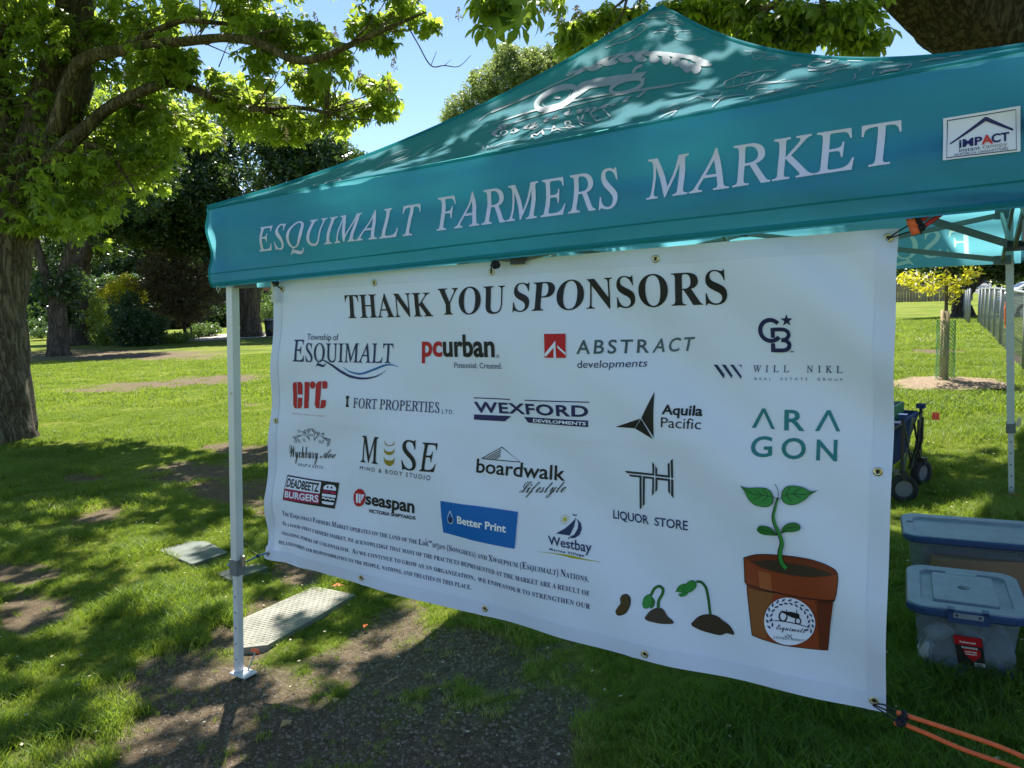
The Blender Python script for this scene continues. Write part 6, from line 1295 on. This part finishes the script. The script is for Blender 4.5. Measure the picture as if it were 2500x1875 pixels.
f2 = G(2366, 792); fence_link([f2, f2 + (f0 - f1) * .9], 'second run of chain link fence beyond the gap, behind the dark tree')
t = thing('orange_tape', at(2450, 770, 16), 'orange plastic tape tied to a fence post', 'tape'); fq = G(2457, 858); MB().box(fq + (0, -.04, .62), (.09, .02, .42)).build('tape', M['orange'], t) if False else MB().tube(spline([fq + (-.05, -.05, .86), fq + (-.06, -.06, .6), fq + (-.04, -.05, .42)], 5), [.035, .03, .04, .035, .03, .035, .03, .035, .03, .02, .03], 6).build('tape', M['orange'], t)

# ------------------------------------------------------------------ cars
def car(loc, rz, label, col, kind='suv', group='parked cars'):
    t = thing('parked_car', loc, label, 'car', group, rz); Ln, Wd, Hh = (4.5, 1.8, 1.62) if kind == 'suv' else (4.6, 1.78, 1.45)
    roof = [(-2.1, .95), (-1.75, Hh * .93), (-1.2, Hh), (.35, Hh), (.75, Hh * .96), (1.35, 1.02)] if kind == 'suv' else [(-1.75, .98), (-1.2, Hh * .95), (-.7, Hh), (.4, Hh), (.8, Hh * .95), (1.5, .95)]
    body = [(-2.25, .35), (-2.27, .75), (-2.15, .98), (1.35, 1.0), (1.95, .9), (2.22, .72), (2.25, .4), (2.15, .28), (-2.15, .28)]
    def extr(prof, w0, w1, m_, nm, bev=.06):
        n = len(prof); c = np.mean(prof, 0); V = []
        for yy, k in ((-w0 / 2, .97), (-w1 / 2 + bev, 1.), (w1 / 2 - bev, 1.), (w0 / 2, .97)):
            for x, z in prof: V.append((c[0] + (x - c[0]) * k, yy, c[1] + (z - c[1]) * k))
        Fc = [(i_ * n + j_, i_ * n + (j_ + 1) % n, (i_ + 1) * n + (j_ + 1) % n, (i_ + 1) * n + j_) for i_ in range(3) for j_ in range(n)] + [tuple(range(n)), tuple(range(4 * n - 1, 3 * n - 1, -1))]
        return part(nm, V, Fc, m_, t, False, True)
    extr(body, Wd, Wd - .06, col, 'body'); cab = extr([(x, z) for x, z in roof], Wd - .28, Wd - .3, col, 'cabin')
    def glass(P, y): return part('window', [(x, y, z) for x, z in P] + [(x, y * .97, z) for x, z in P], [tuple(range(len(P))), tuple(range(2 * len(P) - 1, len(P) - 1, -1))], M['glass'], cab, False, True)
    zs = Hh * .92; ws = (Wd - .26) / 2
    for s in (-1, 1):
        glass([(-1.72 if kind == 'suv' else -1.25, 1.02), (-1.55 if kind == 'suv' else -1.0, zs - .03), (-.75, zs), (-.75, 1.04)], s * (ws + .004)); glass([(-.68, 1.04), (-.68, zs), (.05, zs), (.05, 1.04)], s * (ws + .004)); glass([(.12, 1.04), (.12, zs), (.55, zs - .03), (1.1, 1.04)], s * (ws + .004))
    w_ = ws * .86
    part('windscreen', [(1.30, -w_, 1.06), (1.30, w_, 1.06), (.82, w_ * .9, zs + .02), (.82, -w_ * .9, zs + .02)], [(0, 1, 2, 3)], M['glass'], cab, False, True).location = (.03, 0, .02)
    x0, x1 = (-2.06, -1.80) if kind == 'suv' else (-1.72, -1.28)
    part('rear_window', [(x0, -w_, 1.06), (x0, w_, 1.06), (x1, w_ * .9, zs), (x1, -w_ * .9, zs)], [(3, 2, 1, 0)], M['glass'], cab, False, True).location = (-.03, 0, .01)
    for x in (-1.38, 1.38):
        for y in (-Wd / 2 + .1, Wd / 2 - .1):
            wh = bpy.data.objects.new('wheel', None); C.objects.link(wh); wh.parent = t; wh.location = (x, y, .34)
            MB().ring((0, 0, 0), (0, 1, 0), .21, .34, .22, 22).build('tyre', M['tyre'], wh, True, True); MB().disc((0, 0, 0), (0, 1, 0), .21, .16, 14).ring((0, 0, 0), (0, 1, 0), .16, .215, .19, 16).build('rim', M['rim'], wh, False, True)
    for s in (-1, 1):
        MB().box((2.16, s * .62, .74), (.16, .36, .14)).build('headlight', M['steel'], t, False, True); MB().box((-2.2, s * .68, .85), (.12, .26, .3)).build('tail_light', M['flag'], t, False, True)
        MB().box((.95, s * (Wd / 2 + .06), 1.05), (.12, .16, .12)).build('mirror', M['black'], t, False, True)
    return t
def yaw_of(x0, y0, x1, y1): a = G(x0, y0); b = G(x1, y1); return math.atan2(b[1] - a[1], b[0] - a[0])
car(G(2408, 712) + (-1.0, 0, .05), yaw_of(2380, 712, 2440, 714), 'silver parked SUV beyond the chain link fence under the trees', fleet((.42, .40, .37)))
c_ = at(2600, 700, 29); c_[2] = g(c_[0], c_[1]) - .12; car(c_, 2.75, 'dark-windowed hatchback with red tail light parked right behind the chain link fence', fleet((.62, .64, .66)))
c_ = at(2530, 700, 52); c_[2] = g(c_[0], c_[1]) + .05; car(c_, 2.9, 'pale car further back in the car park behind the hatchback', fleet((.7, .7, .7)), 'sedan')
car(G(225, 806) + (0, 0, .1), yaw_of(190, 808, 250, 806), 'grey SUV parked on the road beside the light green shrub', fleet((.35, .38, .42)))
car(G(60, 806) + (0, 0, .1), yaw_of(20, 808, 80, 806), 'white car on the road behind the chestnut trunk', fleet((.7, .7, .7)), 'sedan')
# far things seen under the left valance
h_ = at(655, 760, 75); h_[2] = g(h_[0], h_[1]); t = thing('house', h_, 'salmon pink house wall glimpsed behind the trees under the left valance', 'house')
MB().box(h_ + (4, 4, 2.2), (13, 8, 4.6)).build('wall', M['pink_wall'], t); MB().add([h_ + (-3, -.6, 4.5), h_ + (11, -.6, 4.5), h_ + (11, 8.6, 4.5), h_ + (-3, 8.6, 4.5), h_ + (-1, 4, 7), h_ + (9, 4, 7)], [(0, 1, 5, 4), (2, 3, 4, 5), (0, 4, 3), (1, 2, 5), (0, 3, 2, 1)]).build('roof', M['roofing'], t)
for k in (0, 5): MB().box(h_ + (k, -.02, 2.2), (1.4, .12, 1.5)).build('window', M['glass'], t)
s_ = at(571, 775, 70); s_[2] = g(s_[0], s_[1]); t = thing('street_banner', s_, 'pink-red banner on a rail near the path, left of the dark trunk', 'banner')
MB().box(s_ + (0, 0, 1.35), (1.1, .04, .6)).build('panel', mat('pink red banner cloth', (.55, .04, .09), .7), t)
for k in (-.5, .5): MB().tube([s_ + (k, .03, 0), s_ + (k, .03, 1.8)], .03, 6).build('post', M['black'], t)
bq = G(659, 822); db = float((bq - CAM) @ FW); hb = 44 / F * db; t = thing('litter_bin', bq, 'black round park litter bin under the left end of the banner', 'litter bin')
MB().tube([bq, bq + (0, 0, hb * .9)], [hb * .22, hb * .25], 18).build('body', M['black'], t, True); MB().tube([bq + (0, 0, hb * .9), bq + (0, 0, hb)], [hb * .27, hb * .2], 18).build('lid', M['collar'], t, True)

# ------------------------------------------------------------------ storage bins
def rrect(w, d, r, n=5):
    out = []
    for cx, cy, a0 in ((w / 2 - r, d / 2 - r, 0), (-w / 2 + r, d / 2 - r, 90), (-w / 2 + r, -d / 2 + r, 180), (w / 2 - r, -d / 2 + r, 270)):
        for k in range(n + 1): a = math.radians(a0 + 90 * k / n); out.append((cx + r * math.cos(a), cy + r * math.sin(a)))
    return out
def loops(L, m_, name, parent, cap0=True, cap1=True, smooth=True):
    V = []; n = len(L[0][0])
    for ring_, z in L: V += [(x, y, z) for x, y in ring_]
    Fc = [(i_ * n + j_, i_ * n + (j_ + 1) % n, (i_ + 1) * n + (j_ + 1) % n, (i_ + 1) * n + j_) for i_ in range(len(L) - 1) for j_ in range(n)]
    if cap0: Fc.append(tuple(range(n - 1, -1, -1)))
    if cap1: Fc.append(tuple(range((len(L) - 1) * n, len(L) * n)))
    o = part(name, V, Fc, m_, parent, False, True)
    return o
def lump(c, r, m_, name, parent, seed):
    rr = np.random.default_rng(seed)
    def f(s, t):
        a = s * 2 * math.pi; p_ = (t - .5) * math.pi; k = 1 + .75 * (fbm(np.cos(a) * 2.4 + seed * 3 + 9, np.sin(a) * 2.4 + t * 5, 4) - .5) * 2
        return np.array(c) + np.stack([np.cos(a) * np.cos(p_) * r[0] * k, np.sin(a) * np.cos(p_) * r[1] * k, np.sin(p_) * r[2] * k], 1)
    v = grid(20, 12, f); return part(name, v[0], v[1], m_, parent, True, True)
def bin_(c, ang, w, d, h, label, front_=True):
    t = thing('storage_bin', c, label, 'storage bin', 'plastic storage bins', ang); top = (w - .06, d - .06); bot = (w - .115, d - .115)
    loops([(rrect(*bot, .04), .004), (rrect(bot[0] + .006, bot[1] + .006, .045), .016), (rrect(*top, .05), h - .045), (rrect(top[0] + .02, top[1] + .02, .055), h - .04), (rrect(top[0] + .02, top[1] + .02, .055), h - .01)], M['clear'], 'tub', t, True, False)
    lid = loops([(rrect(w - .012, d - .012, .06), h - .03), (rrect(w, d, .062), h - .024), (rrect(w, d, .062), h - .006), (rrect(w - .008, d - .008, .06), h)], M['lid_rim'], 'lid', t, True, False)
    iw, idp = (w - .095, d - .12)
    loops([(rrect(w - .009, d - .009, .06), h - .0005), (rrect(w - .02, d - .02, .058), h + .0035), (rrect(iw, idp, .035), h + .0035), (rrect(iw - .006, idp - .006, .034), h - .006), (rrect(iw - .012, idp - .012, .033), h - .007)], M['lid'], 'lid_top', lid, False, True)
    if front_:
        pw, pd = iw * .70, idp - .05
        loops([(rrect(pw + .004, pd + .004, .012), h - .0065), (rrect(pw, pd, .012), h + .004), (rrect(pw - .006, pd - .006, .011), h + .0055)], M['lid'], 'raised_panel', lid)
        MB().disc((0, 0, h + .006), (0, 0, 1), .021, .0014, 20).build('embossed_oval', M['cloth_grey'], lid, True, True); MB().box((0, .0, h + .0072), (.006, .022, .001)).build('embossed_mark', M['lid_rim'], lid, False, True)
        MB().add([(-.05, .145, h + .0062), (.05, .155, h + .0062), (.055, .135, h + .0062), (.04, .125, h + .0062), (-.045, .122, h + .0062), (-.055, .132, h + .0062)], [tuple(range(6))]).build('paper_label', M['cloth_white'], lid, False, True).location = (0, .02, 0)
        lt_ = MB().box((0, -d / 2 - .004, h - .016), (.125, .014, .045)).box((-.052, -d / 2 + .004, h + .004), (.02, .03, .012)).box((.052, -d / 2 + .004, h + .004), (.02, .03, .012)).build('latch', M['lid_rim'], t, False, True)
        MB().box((0, -d / 2 - .0125, h - .010), (.092, .003, .018)).build('latch_plate', M['lid'], lt_, False, True)
        for k in (-.035, .035): MB().disc((k, -d / 2 - .0145, h - .009), (0, 1, 0), .0045, .002, 8).build('latch_hole', M['black'], lt_, False, True)
    else:
        for s in (-1, 1): MB().disc((s * (w / 2 - .035), 0.03, h + .0042), (0, 0, 1), .015, .001, 16).build('hand_hole', M['black'], lid, False, True)
    return t, bot, top
gb = float(g(1.62, 2.93)); FA = -.47; fl_ = PZ(2214, 1482, gb + .262); fc = fl_ + np.array([math.cos(FA), math.sin(FA), 0]) * .19 + np.array([-math.sin(FA), math.cos(FA), 0]) * .235; fc[2] = gb - .022
FB, fbot, ftop = bin_(fc, FA, .385, .47, .292, 'clear storage bin with latched blue lid and red label, packed with cloths, standing in front')
for k, (c_, r_, m_) in enumerate([((-.06, -.10, .13), (.085, .08, .07), 'cloth_navy'), ((.03, -.1, .17), (.07, .06, .05), 'cloth_white'), ((.085, -.13, .14), (.06, .06, .07), 'cloth_grey'), ((-.11, -.13, .10), (.04, .06, .07), 'cloth_white'), ((.1, -.15, .055), (.055, .05, .05), 'cloth_navy'), ((-.02, -.12, .055), (.1, .08, .05), 'cloth_grey'), ((0, .1, .11), (.13, .14, .1), 'cloth_grey'), ((-.09, -.17, .18), (.04, .02, .03), 'cloth_white')]):
    o = lump(c_, r_, M[m_], 'packed_cloth', None, k + 1); o.location = (0, 0, 0); o.matrix_world = Matrix.Translation(FB.location) @ Matrix.Rotation(FA, 4, 'Z'); tag(o, ['navy cloth bundle seen left inside the front bin', 'crumpled white cloth under the latch in the front bin', 'grey printed cloth at the right inside the front bin', 'white cloth at the left corner of the front bin', 'dark roll at the lower right of the front bin', 'grey cloth along the bottom of the front bin', 'grey bundle deep inside the front bin', 'white fold just under the rim, left, in the front bin'][k], 'cloth', 'cloths packed in the bin')
def face_text(txt, c0, xd, yd, w, hgt, m_, parent, nm='lettering'):
    V, T, Wd = layout(txt, 'x', .028, None, .02); P = np.array(c0) + V[:, :1] / Wd * w * np.array(xd) + V[:, 1:] * hgt * np.array(yd)
    return part(nm, P, T, m_, parent, False, True)
yl = -(fbot[1] / 2) - .012
lb = MB().add([(-.042, yl - .020, .195), (.046, yl - .020, .195), (.061, yl + .002, .08), (-.022, yl + .002, .08)], [(0, 3, 2, 1)]).build('label', mat('black label', (.02, .018, .02), .4), FB, False, True)
sl_ = np.array([.17, .22, -1.]); sl_ /= 1; pt_ = lambda a, f, o=.0015: np.array([-.042 + .018 * f + a * .085, yl - .020 + .022 * f - o, .195 - .115 * f])
part('red_panel', [pt_(0, 0), pt_(1, 0), pt_(1, .30), pt_(0, .30)], [(0, 3, 2, 1)], ink((.4, .01, .015)), lb, False, True)
part('red_shield', [pt_(.28, .42), pt_(.88, .42), pt_(.9, .62), pt_(.6, .84), pt_(.33, .62)], [(0, 4, 3, 2, 1)], ink((.4, .01, .015)), lb, False, True)
part('barcode', [pt_(.62, .86), pt_(1, .86), pt_(1, .98), pt_(.62, .98)], [(0, 3, 2, 1)], ink((.7, .7, .7)), lb, False, True)
for k in range(7): part('barcode_bar', [pt_(.66 + k * .043, .88, .002), pt_(.66 + k * .043 + (.012, .022)[k % 2], .88, .002), pt_(.66 + k * .043 + (.012, .022)[k % 2], .96, .002), pt_(.66 + k * .043, .96, .002)], [(0, 3, 2, 1)], ink((.01, .01, .01)), lb, False, True)
ud = -(pt_(0, 1) - pt_(0, 0)); ud /= np.linalg.norm(ud)
face_text('Rubbermaid', pt_(.2, .22, .003), (1, 0, 0), ud, .048, .007, ink((.8, .8, .8)), lb); face_text('ROUGHNECK', pt_(.24, .40, .003), (1, 0, 0), ud, .05, .007, ink((.8, .8, .8)), lb)
face_text('LIFETIME', pt_(.34, .53, .003), (1, 0, 0), ud, .036, .005, ink((.8, .8, .8)), lb); face_text('WARRANTY', pt_(.34, .61, .003), (1, 0, 0), ud, .036, .005, ink((.8, .8, .8)), lb); face_text('50 qt', pt_(.5, .74, .003), (1, 0, 0), ud, .018, .005, ink((.8, .8, .8)), lb) if False else None
RA = -.43; g2_ = float(g(2.15, 3.4)); fl_ = PZ(2205, 1314, g2_ + .272); rb = fl_ + np.array([math.cos(RA), math.sin(RA), 0]) * .43 + np.array([-math.sin(RA), math.cos(RA), 0]) * .19; rb[2] = g2_ - .015; RB, _, _ = bin_(rb, RA, .86, .38, .30, 'long translucent storage bin with plain blue lid standing behind the smaller one', False)
def inside(o, lab, cat, grp=None): o.matrix_world = Matrix.Translation(RB.location) @ Matrix.Rotation(-.275, 4, 'Z'); tag(o, lab, cat, grp)
inside(MB().box((-.17, -.08, .12), (.34, .2, .2), rotm(np.array([.08]), np.array([0.]), np.array([0.]))[0]).build('cardboard_box', M['cardboard'], None), 'brown cardboard box inside the long rear bin', 'box')
inside(MB().box((.2, -.04, .11), (.3, .26, .2)).build('dark_box', mat('maroon card', (.06, .012, .015), .7), None), 'dark maroon box at the right inside the rear bin', 'box')

# ------------------------------------------------------------------ folding wagon with a green crate
w1 = G(2185, 1228); w2 = G(2235, 1176); wc = (w1 + w2) / 2; ya = math.atan2(*(w2 - w1)[[1, 0]]) - math.pi / 2
wg = thing('folding_wagon', wc, 'navy folding wagon with crossed steel struts, half hidden by the banner edge', 'wagon', rz=ya); WW = float(np.linalg.norm((w2 - w1)[:2])) - .06; LL = .85
def wagon_shell():
    V = []; Fc = []; L = [((-LL + .08, -WW / 2 + .06), (.0 - .06, WW / 2 - .06), .19), ((-LL, -WW / 2), (.02, WW / 2), .50)]
    for (x0, y0), (x1, y1), z in L: V += [(x0, y0, z), (x1, y0, z), (x1, y1, z), (x0, y1, z)]
    V = V + [((x + .4) * .97 - .4, y * .96, z + .012) for x, y, z in V]
    Fc = [(0, 1, 5, 4), (1, 2, 6, 5), (2, 3, 7, 6), (3, 0, 4, 7), (3, 2, 1, 0), (9, 8, 12, 13), (10, 9, 13, 14), (11, 10, 14, 15), (8, 11, 15, 12), (8, 9, 10, 11), (4, 5, 13, 12), (5, 6, 14, 13), (6, 7, 15, 14), (7, 4, 12, 15)]
    return part('fabric_tub', V, Fc, M['wagon'], wg, False, True)
wagon_shell()
fr_ = mat('wagon steel', (.16, .15, .13), .4, .6)
for y in (-WW / 2 - .012, WW / 2 + .012):
    for a, b in (((-LL, .50), (-.42, .17)), ((-LL, .17), (-.42, .50)), ((-.42, .50), (.03, .17)), ((-.42, .17), (.03, .50))): MB().beam((a[0], y, a[1]), (b[0], y, b[1]), .012, .012).build('strut', fr_, wg, False, True)
for a, b in (((.035, -WW / 2, .50), (.035, 0, .17)), ((.035, -WW / 2, .17), (.035, 0, .50)), ((.035, 0, .50), (.035, WW / 2, .17)), ((.035, 0, .17), (.035, WW / 2, .50))): MB().beam(a, b, .012, .012).build('strut', fr_, wg, False, True)
for x, y in ((.03, -WW / 2), (.03, WW / 2), (-LL, -WW / 2), (-LL, WW / 2)):
    MB().tube([(x, y, .16), (x, y, .535)], .011, 8).build('corner_post', M['black'], wg, False, True); MB().box((x, y, .545), (.05, .05, .03)).build('corner_cap', M['wagon'], wg, False, True)
    wh = bpy.data.objects.new('wheel', None); C.objects.link(wh); wh.parent = wg; wh.location = (x + .01, y, .085); wh.rotation_euler = (0, 0, .5 if y < 0 else 1.2)
    MB().ring((0, 0, 0), (0, 1, 0), .055, .085, .045, 20).build('tyre', M['tyre'], wh, True, True); MB().disc((0, 0, 0), (0, 1, 0), .057, .025, 14).build('hub', M['collar'], wh, False, True); MB().box((0, .0, .08), (.035, .06, .05)).build('fork', M['black'], wh, False, True)
for x, y in ((.03, -.06), (.03, .06)): MB().tube([(x, y, .17), (x + .05, y, .35), (x + .05, y, .5)], .008, 6).build('handle_rod', M['black'], wg, False, True)
cr_ = thing('green_crate', np.array(wg.location), 'green plastic tray of seedling pots riding in the wagon', 'crate', rz=ya); ck = MB()
ck.box((-.28, 0, .44), (.42, WW - .1, .02)); [ck.box((-.28, s * (WW - .1) / 2, .51), (.42, .015, .13)) for s in (-1, 1)]; [ck.box((-.28 + s * .21, 0, .51), (.015, WW - .115, .13)) for s in (-1, 1)]; ck.build('crate_shell', M['crate'], cr_, False, True)
for i_ in range(5):
    for j_ in range(4): MB().tube([(-.44 + i_ * .08, -.13 + j_ * .085, .46), (-.44 + i_ * .08, -.13 + j_ * .085, .575)], [.026, .034], 10).build('pot', M['black'], cr_, True, True)
wp = G(2192, 1190); t = thing('paper_scrap', wp, 'crumpled white paper hanging under the wagon', 'paper'); dd_ = float((wp - CAM) @ FW)
V = [at(x, y, dd_ + .1 + k) for x, y, k in ((2178, 1143, 0), (2190, 1146, .02), (2206, 1158, 0), (2203, 1163, .03), (2193, 1167, 0), (2185, 1163, .02), (2182, 1152, 0), (2192, 1156, -.03))]; part('paper', V, [(0, 1, 7, 6), (1, 2, 7), (2, 3, 7), (3, 4, 7), (4, 5, 7), (5, 6, 7)], M['cloth_white'], t)
def scrap(px, py, m_, label, r_=.03):
    q = G(px, py); t = thing('fallen_leaf', q, label, 'leaf', 'fallen leaves'); V = [(0, -r_, .01), (r_ * .8, 0, .02), (0, r_ * 1.1, .012), (-r_ * .7, 0, .016), (0, 0, .004)]; part('leaf_blade', V, [(0, 1, 4), (1, 2, 4), (2, 3, 4), (3, 0, 4)], m_, t, False, True); t.rotation_euler = (0, 0, px)
DL = mat('dry leaf', (.42, .28, .12), .8); OL = mat('orange dry leaf', (.55, .16, .04), .7)
scrap(1460, 1826, DL, 'dry tan leaf lying on the dark grass under the middle of the banner'); scrap(825, 1434, OL, 'orange leaf at the far edge of the tread plate', .035); scrap(892, 1533, OL, 'small orange leaf on bare soil between plate and banner', .02)
scrap(700, 1772, DL, 'brown curled leaf on the bare soil left of centre', .03); scrap(820, 1715, DL, 'tan leaf in a sunlit patch of bare soil', .022); scrap(300, 1445, DL, 'tan leaf on grass left of the slab', .025)
